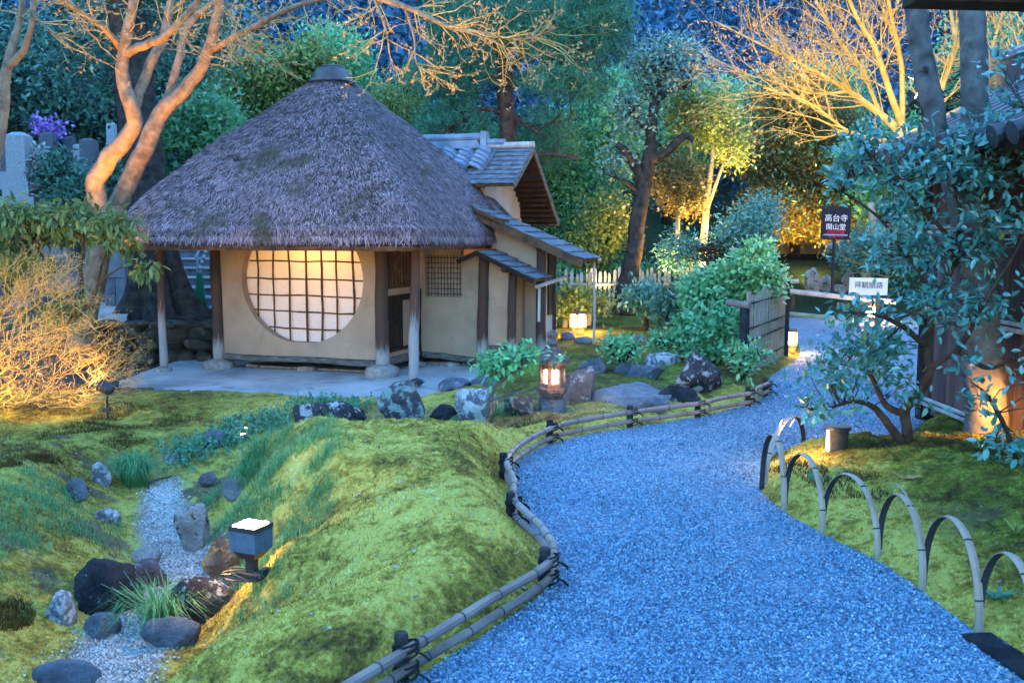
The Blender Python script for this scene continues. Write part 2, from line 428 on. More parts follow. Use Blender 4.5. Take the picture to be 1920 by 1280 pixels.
zn[:, 0] = (1 - S_(gdr + .12 * S_(gy, 6.5, 8), 0.17, 0.30)) * (1 - S_(gy, 7.7, 8.4))
soil = fbm(q * 2.2, 31, 4) + .22 * fbm(q * 11, 33, 3)
zn[:, 1] = np.clip(S_(soil, 0.16, 0.32) * S_(-gx, 1.4, 2.2) * (gy < 9) * 0.8 + .75 * S_(gy + .5 * soil, 8.0, 8.5) * (1 - S_(gy + .5 * soil, 10.0, 10.8)) * S_(gx, -2.2, -1.7) * (1 - S_(gx, 1.5, 2.0)) * S_(gdp, .25, .4) + S_(gy, 11.3, 12.0) * S_(-gx, 3.0, 4.2) + S_(soil, 0.30, 0.5) * 0.5 * (gy < 9) * (gx > 1.3), 0, 1)
zn[:, 2] = np.clip(S_(gy, 23.0, 25) + S_(gx, 4.2, 5) + S_(gy, 20.6, 21.4) * S_(gx, 1, 2.5), 0, 1)
ca = ground.data.color_attributes.new('zone', 'FLOAT_COLOR', 'POINT'); ca.data.foreach_set('color', zn.ravel())

# gravel path
def gravel_mat(name, stops, sc):
    m, nt, bs, L = _new(name); v = _vec(nt, 'Position')
    vo = nt.nodes.new('ShaderNodeTexVoronoi'); vo.inputs['Scale'].default_value = sc; L.new(v, vo.inputs['Vector'])
    sp = nt.nodes.new('ShaderNodeSeparateColor'); L.new(vo.outputs['Color'], sp.inputs[0])
    r = _ramp(nt, stops); L.new(sp.outputs[0], r.inputs[0])
    n = _noise(nt, v, 0.8, 3); rr = _ramp(nt, [(0.3, (0.72, 0.72, 0.72)), (0.7, (1, 1, 1))]); L.new(n.outputs[0], rr.inputs[0])
    mu = nt.nodes.new('ShaderNodeMix'); mu.data_type = 'RGBA'; mu.blend_type = 'MULTIPLY'; mu.inputs[0].default_value = 1.0
    L.new(r.outputs[0], mu.inputs[6]); L.new(rr.outputs[0], mu.inputs[7]); L.new(mu.outputs[2], bs.inputs['Base Color'])
    bs.inputs['Roughness'].default_value = 0.7
    b = nt.nodes.new('ShaderNodeBump'); b.inputs['Strength'].default_value = 0.9; b.inputs['Distance'].default_value = 0.02; b.invert = True
    L.new(vo.outputs['Distance'], b.inputs['Height']); L.new(b.outputs[0], bs.inputs['Normal'])
    return m
M_GRAVEL = gravel_mat('blue_gravel', [(0.0, (0.05, 0.10, 0.18)), (0.5, (0.13, 0.25, 0.38)), (0.85, (0.25, 0.40, 0.53)), (1.0, (0.52, 0.59, 0.65))], 80)
pm = MB(); pm.add(np.c_[PATH, np.zeros(len(PATH))], [tuple(range(len(PATH)))[::-1]])
path = pm.build('path', M_GRAVEL, origin=(0, 0, 0)); tag(path, 'winding blue grey gravel path between the mossy banks', 'path', kind='structure')
def grain_mat(name, stops):
    m, nt, bs, L = _new(name); g = nt.nodes.new('ShaderNodeNewGeometry')
    r = _ramp(nt, stops); n = _noise(nt, _vec(nt, 'Position'), 0.9, 4, .6, .5); L.new(_math(nt, 'ADD', _math(nt, 'MULTIPLY', g.outputs['Random Per Island'], .86), _math(nt, 'MULTIPLY', _math(nt, 'SUBTRACT', n.outputs[0], .36), .42)), r.inputs[0]); L.new(r.outputs[0], bs.inputs['Base Color'])
    bs.inputs['Roughness'].default_value = 0.6; return m
OCT_V = np.array([[1, 0, 0], [0, 1, 0], [-1, 0, 0], [0, -1, 0], [0, 0, 1], [0, 0, -1]], float)
OCT_F = np.array([[0, 1, 4], [1, 2, 4], [2, 3, 4], [3, 0, 4], [1, 0, 5], [2, 1, 5], [3, 2, 5], [0, 3, 5]])
def rand_rot(rng, n):
    a = rng.normal(size=(n, 4)); a /= np.linalg.norm(a, axis=1, keepdims=True); w, x, y, z = a.T
    return np.stack([np.stack([1 - 2 * (y * y + z * z), 2 * (x * y - z * w), 2 * (x * z + y * w)], -1), np.stack([2 * (x * y + z * w), 1 - 2 * (x * x + z * z), 2 * (y * z - x * w)], -1), np.stack([2 * (x * z - y * w), 2 * (y * z + x * w), 1 - 2 * (x * x + y * y)], -1)], 1)
def pebbles(name, mtl, x, y, z, size, seed, label='', cat='gravel'):
    rng = np.random.default_rng(seed); n = len(x)
    v = OCT_V[None] * rng.uniform(0.6, 1.25, (n, 6, 1)) * (size[:, None, None] * rng.uniform([[0.7, 0.5, 0.35]], [[1.2, 0.9, 0.7]], (n, 3))[:, None, :])
    v = np.einsum('nij,nkj->nki', rand_rot(rng, n), v) + np.stack([x, y, z], -1)[:, None, :]
    f = (OCT_F[None] + 6 * np.arange(n)[:, None, None]).reshape(-1, 3)
    b = MB(); b.add(v.reshape(-1, 3), f); o = b.build(name, mtl, origin=(0, 0, 0)); tag(o, label, cat, kind='stuff'); return o
rng = np.random.default_rng(11)
nG = 310000
yy = 2.9 + (16.0 - 2.9) * rng.random(nG) ** 1.8; xx = rng.uniform(-2.2, 3.9, nG)
k = inside(xx, yy, PATH) & (rng.random(nG) < np.clip(1.5 - yy / 10.5, 0.0, 1)); xx, yy = xx[k], yy[k]
M_GRAIN = grain_mat('gravel_stones', [(0.0, (0.025, 0.07, 0.16)), (0.5, (0.15, 0.32, 0.46)), (0.88, (0.33, 0.51, 0.64)), (1.0, (0.80, 0.84, 0.86))])
pebbles('gravel', M_GRAIN, xx, yy, rng.uniform(0.0, 0.010, len(xx)) + .012 * fbm(np.stack([xx * 3.2, yy * 3.2, 0 * xx], -1), 71, 3), rng.uniform(0.0042, 0.0095, len(xx)) * (1 + 0.035 * yy), 12, 'loose blue grey stones covering the winding path')
# stray stones thrown onto the verges + pale stones of the dry stream
nS = 26000
tt = rng.random(nS) * (len(RAV) - 2.6); i0 = tt.astype(int); fr = (tt - i0)[:, None]
ps = RAV[i0] * (1 - fr) + RAV[i0 + 1] * fr + rng.normal(0, 1, (nS, 2)) * (.125 - .065 * S_(tt, 4.5, 7))[:, None]
pebbles('stream_gravel', grain_mat('pale_stones', [(0.0, (0.18, 0.18, 0.17)), (0.5, (0.46, 0.44, 0.41)), (1.0, (0.78, 0.75, 0.7))]), ps[:, 0], ps[:, 1], Hf(ps[:, 0], ps[:, 1]) + 0.004, rng.uniform(0.005, 0.012, nS), 13, 'pale gravel in the bed of the dry stream')
# moss tips
def tips(name, mtl, x, y, length, width, lean, seed, label='', cat='moss'):
    rng = np.random.default_rng(seed); n = len(x); z = Hf(x, y) - 0.004
    a = rng.uniform(0, 2 * PI, n); d = np.stack([np.cos(a), np.sin(a), np.zeros(n)], -1)
    b2 = rng.uniform(0, 2 * PI, n); ln = rng.uniform(0.1, lean, n)
    up = np.stack([np.cos(b2) * ln, np.sin(b2) * ln, np.ones(n)], -1) * length[:, None]
    c = np.stack([x, y, z], -1); w = width[:, None]
    v = np.stack([c - d * w, c + d * w, c + up], 1).reshape(-1, 3)
    b = MB(); b.add(v, np.arange(3 * n).reshape(-1, 3)); o = b.build(name, mtl, origin=(0, 0, 0)); tag(o, label, cat, kind='stuff'); return o
nT = 480000
yy = 2.9 + (10.5 - 2.9) * rng.random(nT) ** 1.6; xx = rng.uniform(-5.3, 3.6, nT)
k = (np.abs(xx) < yy * 0.56) ; xx, yy = xx[k], yy[k]
_, dpp, drr, inn = hbase(xx, yy)
k = ~inn & (drr > 0.24) & (dpp > 0.012) & (rng.random(len(xx)) > .8 * S_(fbm(np.stack([xx, yy, 0 * xx], -1) * 2.2, 31, 4) + .22 * fbm(np.stack([xx, yy, 0 * xx], -1) * 11, 33, 3), .2, .4) * (np.abs(xx + .2) > 1.4)); xx, yy = xx[k], yy[k]
tips('moss_cover', M_TIPS, xx, yy, rng.uniform(0.006, 0.017, len(xx)), rng.uniform(0.0028, 0.006, len(xx)), 1.7, 21, 'yellow green moss covering the mounds beside the path')
# ------------------------------------------------------------------ the tea hut
M_PLASTER = mat('earth_plaster', [(0.2, (0.34, 0.22, 0.15)), (0.55, (0.42, 0.275, 0.185)), (0.9, (0.48, 0.32, 0.22))], 2.2, 0.95, 0.25, 90, patches=[((0.36, 0.25, 0.165), 1.1, 0.52, 0.3), ((0.33, 0.235, 0.165), 4.5, 0.60, 0.2)], bdist=0.004, cracks=(0.16, 0.11, 0.08))
M_PLASTERW = mat('white_plaster', [(0.2, (0.42, 0.38, 0.34)), (0.8, (0.52, 0.48, 0.44))], 3, 0.9, 0.1, 60, bdist=0.004)
def post_mat(name, lo, hi, z0, z1):
    """weathered timber: bleached near the ground, brown above, with an uneven boundary"""
    m, nt, bs, L = _new(name); v = _vec(nt, 'Position'); v2 = _vec(nt, 'Position', (9, 9, 1.0))
    n = _noise(nt, v2, 3.0, 6, 0.7); n1 = _noise(nt, v2, 14.0, 5, 0.7)
    sp = nt.nodes.new('ShaderNodeSeparateXYZ'); L.new(v, sp.inputs[0])
    h = _math(nt, 'DIVIDE', _math(nt, 'SUBTRACT', sp.outputs[2], z0), z1 - z0)
    h = _math(nt, 'ADD', h, _math(nt, 'MULTIPLY', _math(nt, 'SUBTRACT', n.outputs[0], 0.5), 2.4))
    r = _ramp(nt, [(0.2, (0, 0, 0)), (0.8, (1, 1, 1))]); L.new(h, r.inputs[0])
    a = _ramp(nt, [(0.25, tuple(c * 0.6 for c in lo)), (0.75, lo)]); L.new(n1.outputs[0], a.inputs[0])
    b = _ramp(nt, [(0.25, tuple(c * 0.5 for c in hi)), (0.75, hi)]); L.new(n1.outputs[0], b.inputs[0])
    L.new(_mix(nt, r.outputs[0], a.outputs[0], b.outputs[0]), bs.inputs['Base Color']); bs.inputs['Roughness'].default_value = 0.8
    bp = nt.nodes.new('ShaderNodeBump'); bp.inputs['Strength'].default_value = 0.4; bp.inputs['Distance'].default_value = 0.01
    L.new(n1.outputs[0], bp.inputs['Height']); L.new(bp.outputs[0], bs.inputs['Normal']); return m
M_POST = post_mat('weathered_post', (0.40, 0.37, 0.34), (0.085, 0.040, 0.024), 0.0, 0.25)
M_POSTHI = post_mat('weathered_slim_post', (0.40, 0.37, 0.36), (0.12, 0.052, 0.03), 0.3, 0.75)
M_BEAM = mat('aged_beam', [(0.2, (0.06, 0.05, 0.045)), (0.8, (0.20, 0.17, 0.15))], 8, 0.85, 0.4, 40, stretch=(1, 1, 4))
M_DARK = mat('dark_wood', [(0.2, (0.012, 0.008, 0.006)), (0.8, (0.045, 0.028, 0.02))], 12, 0.75, 0.3, 50)
M_BROWN = mat('brown_wood', [(0.2, (0.06, 0.03, 0.018)), (0.8, (0.17, 0.085, 0.045))], 10, 0.75, 0.3, 40)
M_TWIG = mat('lattice_twig', [(0.2, (0.045, 0.025, 0.016)), (0.8, (0.15, 0.09, 0.06))], 20, 0.7, 0.5, 80)
M_CONC = mat('packed_platform', [(0.15, (0.24, 0.24, 0.24)), (0.5, (0.40, 0.395, 0.39)), (0.9, (0.54, 0.53, 0.52))], 1.6, 0.9, 0.35, 30, patches=[((0.13, 0.135, 0.125), 2.3, 0.56, 0.2)])
M_STONE = mat('base_stone', [(0.2, (0.20, 0.18, 0.16)), (0.8, (0.38, 0.34, 0.31))], 14, 0.95, 0.6, 60)
M_SHINGLE = mat('bark_shingle', [(0.15, (0.07, 0.08, 0.095)), (0.5, (0.15, 0.165, 0.19)), (0.85, (0.30, 0.31, 0.33))], 7, 0.75, 0.6, 24, stretch=(1, 2.5, 2.5), patches=[((0.05, 0.055, 0.06), 3.0, 0.6, 0.12)])
M_TILE = mat('glazed_tile', [(0.2, (0.12, 0.15, 0.20)), (0.8, (0.23, 0.28, 0.36))], 5, 0.35, 0.1, 30, spec=0.6)
HF = np.array([-1.21, 11.9]); HU = np.array([0.949, -0.313]); HV = np.array([0.313, 0.949])
AXH = np.array([[HU[0], HU[1], 0], [HV[0], HV[1], 0], [0, 0, 1.0]])
def hp(a, b, z):
    p = HF + HU * a + HV * b
    return np.array([p[0], p[1], z])
def hpn(a, b, z):
    a, b, z = np.broadcast_arrays(np.asarray(a, float), np.asarray(b, float), np.asarray(z, float))
    p = HF + a[..., None] * HU + b[..., None] * HV
    return np.concatenate([p, z[..., None]], -1)
def hbox(mb, a0, a1, b0, b1, z0, z1, mi=0, taper=1.0):
    return mb.box(hp((a0 + a1) / 2, (b0 + b1) / 2, (z0 + z1) / 2), (a1 - a0, b1 - b0, z1 - z0), AXH, mi, taper)
ZP = -0.235
hut = thing('tea_house', 'small plaster tea hut with a steep thatched roof and a glowing round paper window', 'tea house', hp(-2.05, 2.0, ZP))
# platform of packed earth round the hut
rr = np.random.default_rng(5)
ed = [(-3.75, -0.62), (-3.45, -0.92), (-3.0, -1.0), (-2.2, -1.0), (-1.3, -1.02), (-0.55, -1.0), (0.05, -0.75), (0.5, -0.2), (0.8, 0.6), (1.15, 1.4), (1.3, 2.4), (1.2, 4.5), (-4.75, 4.5), (-4.5, 2.2), (-4.15, 0.5)]
ed2 = smooth_line(np.array(ed + [ed[0]]), 2)[:-1]; ed2 = ed2 + rr.normal(0, 0.012, ed2.shape)
pw = np.array([hp(a, b, 0)[:2] for a, b in ed2])[::1]
if np.cross(pw[1] - pw[0], pw[2] - pw[1]) < 0: pw = pw[::-1]
cen = pw.mean(0)
pl = MB(); pl.loft([np.c_[pw, np.full(len(pw), -0.5)], np.c_[pw, np.full(len(pw), ZP - 0.035)], np.c_[cen + (pw - cen) * 0.992, np.full(len(pw), ZP)]])
tag(pl.build('hut_terrace', M_CONC), 'pale packed earth terrace under the thatched tea hut', 'terrace', kind='structure')
# front wall with the round opening
A0, A1, B0, Z0, Z1 = -3.24, -0.769, 0.80, -0.03, 1.86
CA, CZ, CR = -1.95, 0.995, 0.845
def wall_hole():
    n = 96; th = 0.13; an = np.unique(np.concatenate([np.arange(n) * 2 * PI / n] + [[math.atan2(z - CZ, a - CA) % (2 * PI)] for a in (A0, A1) for z in (Z0, Z1)]))
    ca, sa = np.cos(an), np.sin(an); CE = 1.085
    t = np.minimum(np.where(ca > 0, (A1 - CA) / np.where(np.abs(ca) < 1e-9, 1e-9, ca), (A0 - CA) / np.where(np.abs(ca) < 1e-9, -1e-9, ca)),
                   np.where(sa > 0, (Z1 - CZ) / np.where(np.abs(sa) < 1e-9, 1e-9, sa), (Z0 - CZ) / np.where(np.abs(sa) < 1e-9, -1e-9, sa)))
    oa, oz = CA + ca * t, CZ + sa * t
    rad = CR * (1 + 0.004 * np.sin(3 * an))
    ia, iz = CA + ca * rad * CE, CZ + np.maximum(sa * rad, -0.83)
    outf, inf_, inb, outb = hpn(oa, B0, oz), hpn(ia, B0, iz), hpn(ia, B0 + th, iz), hpn(oa, B0 + th, oz)
    m = len(an); b = MB(); j = np.arange(m); j2 = (j + 1) % m
    fs = []
    for k in range(3): fs.append(np.stack([k * m + j, k * m + j2, (k + 1) * m + j2, (k + 1) * m + j], -1))
    b.add(np.concatenate([outf, inf_, inb, outb]), np.concatenate(fs)); return b
wall_hole().build('front_wall', M_PLASTER, hut)
# paper window with its lattice of barked branches
M_PAPER, nt_, bs_, L_ = _new('window_paper')
_n = _noise(nt_, _vec(nt_, 'Object'), 30, 4); _r = _ramp(nt_, [(0.3, (0.84, 0.80, 0.78)), (0.7, (0.92, 0.89, 0.87))]); L_.new(_n.outputs[0], _r.inputs[0])
L_.new(_r.outputs[0], bs_.inputs['Base Color']); bs_.inputs['Roughness'].default_value = 0.9
_t = nt_.nodes.new('ShaderNodeBsdfTranslucent'); L_.new(_r.outputs[0], _t.inputs[0])
_mx = nt_.nodes.new('ShaderNodeMixShader'); _mx.inputs[0].default_value = 0.45; L_.new(bs_.outputs[0], _mx.inputs[1]); L_.new(_t.outputs[0], _mx.inputs[2]); L_.new(_mx.outputs[0], nt_.nodes['Material Output'].inputs[0])
wf = MB(); hbox(wf, CA - 0.96, CA + 0.96, B0 + 0.150, B0 + 0.156, CZ - 0.9, Z1); win = wf.build('round_window', M_PAPER, hut)
rr = np.random.default_rng(8)
def twig_bar(p0, p1, r, wob, seed, n=22):
    t = np.linspace(0, 1, n)[:, None]; p = p0 * (1 - t) + p1 * t
    k = np.c_[t[:, 0] * 4, np.full(n, seed * 3.1), np.zeros(n)]
    off = np.stack([fbm(k, seed, 3), fbm(k, seed + 50, 3) * 0.2, fbm(k, seed + 99, 3)], -1)
    rad = r * (1 + 0.18 * vnoise(np.c_[t[:, 0] * 18, np.full(n, seed), np.zeros(n)], 4))
    mb = MB(); mb.tube(p + off * wob, rad, 7); return mb
va = [(473, .013), (504, .012), (535, .014), (566, .011), (568.5, .010), (596, .016), (625, .014), (656, .016)]
for k, (px, r) in enumerate(va):
    a = CA + (px - 565) / 116 * CR * 1.085; h = math.sqrt(max(0.01, (CR + .01) ** 2 - ((a - CA) / 1.085) ** 2))
    twig_bar(hp(a, B0 + 0.105 + 0.012 * (k % 2), max(CZ - h, CZ - .84)), hp(a, B0 + 0.105 + 0.012 * (k % 2), Z1 - 0.01), r, 0.018 if k not in (3, 4) else 0.003, k + 1).build('lattice_branch', M_TWIG, win)
for k, py in enumerate((489, 522, 553, 583, 614)):
    z = CZ + (525 - py) / 116 * CR; h = 1.085 * math.sqrt(max(0.01, CR ** 2 - (z - CZ) ** 2))
    twig_bar(hp(CA - h, B0 + 0.128, z), hp(CA + h, B0 + 0.128, z - 0.02), 0.0105, 0.018, 30 + k).build('lattice_branch', M_TWIG, win)
# sills, posts, other walls
def logbar(p0, p1, w, h, seed, m=M_BEAM, name='sill_beam', par=hut):
    n = 14; t = np.linspace(0, 1, n)[:, None]; p = np.asarray(p0) * (1 - t) + np.asarray(p1) * t
    d = unit(np.asarray(p1) - np.asarray(p0)); s = unit(np.cross(d, [0, 0, 1.0])); u = np.cross(s, d)
    rings = []
    for i in range(n):
        an = np.arange(10) * 2 * PI / 10; wv = 1 + 0.10 * vnoise(np.array([[i * .7, seed, 0.]]))[0]
        sq = 1 / np.maximum(np.abs(np.cos(an)), np.abs(np.sin(an))) ** 0.7
        rings.append(p[i] + u * 0.014 * vnoise(np.array([[i * .45, seed, 7.]]))[0] + (s * (np.cos(an) * sq * w / 2)[:, None] + u * (np.sin(an) * sq * h / 2)[:, None]) * wv)
    mb = MB(); mb.loft(rings); return mb.build(name, m, par)
logbar(hp(-3.15, 0.80, -0.07), hp(-0.83, 0.80, -0.07), 0.12, 0.085, 1)
logbar(hp(-0.769, 0.86, -0.075), hp(-0.769, 1.98, -0.06), 0.11, 0.10, 2)
logbar(hp(-0.72, 2.0, -0.075), hp(0.13, 2.0, -0.14), 0.10, 0.09, 3)
logbar(hp(0.22, 2.0, 0.055), hp(0.60, 2.0, 0.02), 0.07, 0.06, 4)
logbar(hp(0.632, 2.03, 0.03), hp(0.632, 2.52, 0.08), 0.07, 0.06, 5)
def post(a, b, z0, z1, r, seed, m=M_POST, lean=(0, 0), name='post'):
    n = 16; t = np.linspace(0, 1, n); k = np.c_[t * 3, np.full(n, seed), np.zeros(n)]
    off = np.stack([fbm(k, seed, 2), fbm(k, seed + 9, 2)], -1) * 0.022
    pts = np.stack([hp(a + lean[0] * q + off[i, 0], b + lean[1] * q + off[i, 1], z0 + (z1 - z0) * q) for i, q in enumerate(t)])
    mb = MB(); mb.tube(pts, r * (1.08 - 0.16 * t) * (1 + 0.05 * vnoise(k * 4, 3)), 12); return mb.build(name, m, hut, smooth=True)
post(-3.26, 0.79, -0.13, 1.9, 0.075, 1); post(-0.765, 0.79, -0.15, 1.9, 0.085, 2)
post(-3.8, 0.30, ZP + .03, 1.6, 0.052, 3, M_POSTHI, (0.0, 0)); post(-0.155, 0.43, ZP - 0.02, 1.62, 0.062, 4, M_POSTHI, (0.03, 0.0))
post(-0.769, 1.93, -0.2, 0.85, 0.055, 5, M_DARK)
post(0.20, 1.985, -0.25, 1.31, 0.075, 6); post(0.632, 1.985, -0.2, 1.09, 0.06, 7)
post(0.87, 2.53, -0.2, 1.46, 0.07, 8); post(0.87, 3.17, -0.2, 1.44, 0.055, 9)
def fstone(a, b, r, h, seed, flat=1.0):
    n = 20; an = np.arange(n) * 2 * PI / n; mb = MB(); rg = []
    for q, z in ((1.0, -0.06), (1.03, h * 0.35), (0.97, h * 0.7), (0.6, h * 0.92), (0.42, h)):
        rad = r * q * (1 + 0.07 * vnoise(np.c_[np.cos(an) * 1.2 + seed, np.sin(an) * 1.2, np.full(n, z * 5)], seed))
        rg.append(hpn(a + np.cos(an) * rad, b + np.sin(an) * rad * flat, ZP + z))
    mb.loft(rg); return mb.build('foundation_stone', M_STONE, hut, smooth=True)
fstone(-3.26, 0.79, 0.21, 0.13, 1); fstone(-0.765, 0.79, 0.22, 0.16, 2); fstone(-3.8, 0.3, 0.12, 0.05, 3); fstone(-0.155, 0.43, 0.13, 0.03, 4)
for k, (a, b) in enumerate(((-2.0, 1.0), (-0.769, 1.9), (-0.3, 2.05), (0.2, 2.0))): fstone(a, b, 0.13, 0.06, 10 + k)
# side wall towards the recess: lattice window, dark door, pale panel
sw = MB(); ax = -0.769
hbox(sw, ax - .10, ax, .84, 1.95, 0.80, 0.885); hbox(sw, ax - .10, ax, .84, .95, .885, 1.86); hbox(sw, ax - .10, ax, 1.85, 1.95, .885, 1.86); hbox(sw, ax - .10, ax, .95, 1.85, 1.64, 1.86)
hbox(sw, ax - .10, ax - .01, .84, 1.95, -0.08, 0.05); hbox(sw, ax - .10, ax - .015, 1.5, 1.9, 0.08, 0.72); hbox(sw, ax - .10, ax - .01, .84, .93, 0.08, 0.72)
sw.build('side_wall', M_PLASTER, hut)
lb = MB(); hbox(lb, ax - .06, ax + .02, .84, 1.93, 0.72, 0.80); lb.build('lintel', M_DARK, hut)
lb = MB(); hbox(lb, ax - .06, ax + .02, .84, 1.93, 0.05, 0.085); lb.build('threshold', M_DARK, hut)
dm = MB()
for k in range(5): hbox(dm, ax - .05 - .004 * (k % 2), ax - .02 - .004 * (k % 2), .93 + k * .114, .93 + (k + 1) * .114 - .004, .085, .72)
dm.build('sliding_door', M_DARK, hut)
lw = MB(); hbox(lw, ax - .09, ax - .085, .95, 1.85, .885, 1.64); lw_o = lw.build('lattice_window', mat('old_paper', [(0.3, (0.13, 0.09, 0.06)), (0.8, (0.2, 0.14, 0.10))], 6, 0.9), hut)
for k in range(9): hb = MB(); b = 1.0 + k * .1; hb.tube(np.array([hp(ax - .03, b, .89), hp(ax - .03, b, 1.64)]), .016, 7); hb.build('lattice_bar', M_BROWN, lw_o)
for z in (.95, 1.5): hb = MB(); hb.tube(np.array([hp(ax - .05, .95, z), hp(ax - .05, 1.85, z)]), .011, 6); hb.build('lattice_bar', M_DARK, lw_o)
# recessed wall with its woven window, bay and end walls
rw = MB()
wa0, wa1, wz0, wz1 = -.666, -.127, .736, 1.32
hbox(rw, -.769, wa0, 2.0, 2.1, -.07, 1.75); hbox(rw, wa1, .18, 2.0, 2.1, -.12, 1.32); hbox(rw, wa0, wa1, 2.0, 2.1, -.10, wz0); hbox(rw, wa0, wa1, 2.0, 2.1, wz1, 1.75)
rw.build('recess_wall', M_PLASTER, hut)
rb = MB(); rb.loft([[hp(.18, b, z0_) , hp(.632, b, z0_), hp(.632, b, z1_), hp(.18, b, z2_)] for b, z0_, z1_, z2_ in ((2.0, .075, 1.13, 1.34), (2.08, .075, 1.13, 1.34))]); hbox(rb, .555, .632, 2.08, 2.55, .09, 1.2); rb.build('bay_wall', M_PLASTER, hut)
eb = MB(); eb.loft([[hp(.1, b, -.2), hp(.87, b, -.2), hp(.87, b, 1.49), hp(.1, b, 1.82)] for b in (2.55, 2.64)]); eb.build('end_wall', M_PLASTER, hut)
eb = MB(); hbox(eb, .78, .87, 2.64, 3.2, -.2, 1.5); eb.build('gable_wall', M_PLASTERW, hut)
eb = MB(); hbox(eb, .872, .892, 2.85, 3.18, .45, 1.46); eb.build('board_screen', M_DARK, hut)
ww = MB(); hbox(ww, wa0, wa1, 2.075, 2.08, wz0, wz1); wwo = ww.build('woven_window', mat('reed_backing', [(0.3, (0.40, 0.29, 0.23)), (0.8, (0.52, 0.39, 0.31))], 9, 0.9), hut)
for k in range(11):
    a = wa0 + .03 + k * (wa1 - wa0 - .06) / 10; twig_bar(hp(a, 2.045, wz0), hp(a, 2.045, wz1), .006, .008, 60 + k, 12).build('woven_slat', M_TWIG, wwo)
for k in range(8):
    z = wz0 + .04 + k * (wz1 - wz0 - .08) / 7; twig_bar(hp(wa0, 2.03, z), hp(wa1, 2.03, z), .0055, .008, 80 + k, 12).build('woven_slat', M_TWIG, wwo)
# dark crawl space, floor and back walls that close the body
fl = MB(); hbox(fl, -3.2, .85, 2.2, 4.2, -.06, -.01); hbox(fl, -3.2, -.8, .95, 2.2, -.06, -.01); fl.build('floor', M_DARK, hut)
bw = MB(); hbox(bw, -3.24, -3.14, .93, 4.4, -.15, 1.86); hbox(bw, -3.24, -.05, 4.4, 4.5, -.2, 1.86); hbox(bw, -.05, .78, 3.12, 3.2, -.2, 1.5); hbox(bw, -3.1, .7, 2.7, 2.75, -.2, -.06); bw.build('rear_wall', M_PLASTER, hut)
ft = MB()
for k in range(22):
    a = -3.0 + k * .105 + rr.uniform(-.01, .01); hbox(ft, a, a + .095, 1.05, 1.15, ZP - .02, ZP + rr.uniform(.015, .035))
ft.build('footing_course', mat('footing_brick', [(0.2, (0.22, 0.19, 0.18)), (0.8, (0.42, 0.36, 0.33))], 9, 0.9, 0.3), hut); ft = MB()
for k in range(9):
    a = -.72 + k * .1; hbox(ft, a, a + .09, 2.12, 2.2, ZP - .02, ZP + rr.uniform(.015, .04))
ft.build('footing_course', mat('footing', [(0.2, (0.22, 0.19, 0.18)), (0.8, (0.42, 0.36, 0.33))], 9, 0.9, 0.3), hut)
# ---- thatched roof
RC_A, RC_B, RH = -2.07, 2.0, 2.21
PROF = [(0.86, 1.62), (0.985, 1.455), (1.012, 1.48), (1.022, 1.56), (1.00, 1.70), (0.94, 1.89), (0.86, 2.13), (0.74, 2.46), (0.60, 2.79), (0.45, 3.11), (0.30, 3.41), (0.19, 3.63), (0.125, 3.75), (0.06, 3.78)]
def se(an, n):  # superellipse radius
    return (np.abs(np.cos(an)) ** n + np.abs(np.sin(an)) ** n) ** (-1.0 / n)
_pr = np.array(PROF); _arc = np.concatenate([[0], np.cumsum(np.linalg.norm(np.diff(_pr * [2.06, 1], axis=0), axis=1))]); _arc /= _arc[-1]
def roof_pt(s, an, lift=0.0):
    s = np.asarray(s, float); r = np.interp(s, _arc, _pr[:, 0]); z = np.interp(s, _arc, _pr[:, 1])
    ex = 14.0 - 10.5 * S_(s, 0.25, 1.0); R = RH * r * se(an, ex)
    a = RC_A + np.cos(an) * R; b = RC_B + np.sin(an) * R
    # slight sag of the eave line and lumpy surface
    q = np.stack([a * 1.6, b * 1.6, z * 1.6], -1).reshape(-1, 3); nz = fbm(q, 77, 4).reshape(np.shape(a))
    z = z + 0.035 * nz * S_(s, 0.05, 0.3) + lift + 0.02 * nz
    return hpn(a, b, z)
ns, na = 90, 300
sg, ag = np.meshgrid(np.linspace(0, 1, ns), np.arange(na) * 2 * PI / na, indexing='ij')
rv = roof_pt(sg, ag); b = MB(); j = np.arange(na); i = np.arange(ns - 1)[:, None] * na
b.add(rv.reshape(-1, 3), np.stack([i + j, i + (j + 1) % na, i + na + (j + 1) % na, i + na + j], -1).reshape(-1, 4))
def straw_mat():
    m, nt, bs, L = _new('thatch'); v = _vec(nt, 'Position'); g = nt.nodes.new('ShaderNodeNewGeometry')
    n = _noise(nt, v, 2.0, 5, 0.65); f = _math(nt, 'ADD', _math(nt, 'MULTIPLY', g.outputs['Random Per Island'], 0.72), _math(nt, 'MULTIPLY', n.outputs[0], 0.42))
    r = _ramp(nt, [(0.14, (0.028, 0.016, 0.015)), (0.42, (0.155, 0.098, 0.105)), (0.68, (0.31, 0.21, 0.225)), (0.90, (0.52, 0.37, 0.42)), (1.0, (0.76, 0.60, 0.64))]); L.new(f, r.inputs[0])
    n2 = _noise(nt, v, 1.35, 5, 0.7, 0.5); mr = _ramp(nt, [(0.54, (0, 0, 0)), (0.63, (1, 1, 1))]); L.new(n2.outputs[0], mr.inputs[0])
    ms = _ramp(nt, [(0.1, (0.025, 0.022, 0.008)), (0.9, (0.12, 0.10, 0.035))]); L.new(f, ms.inputs[0])
    L.new(_mix(nt, _math(nt, 'MULTIPLY', mr.outputs[0], 0.85), r.outputs[0], ms.outputs[0]), bs.inputs['Base Color']); bs.inputs['Roughness'].default_value = 0.75
    return m
M_STRAW = straw_mat()
M_UNDER = mat('thatch_core', [(0.2, (0.025, 0.02, 0.02)), (0.8, (0.09, 0.07, 0.075))], 9, 0.95, 0.8, 60)
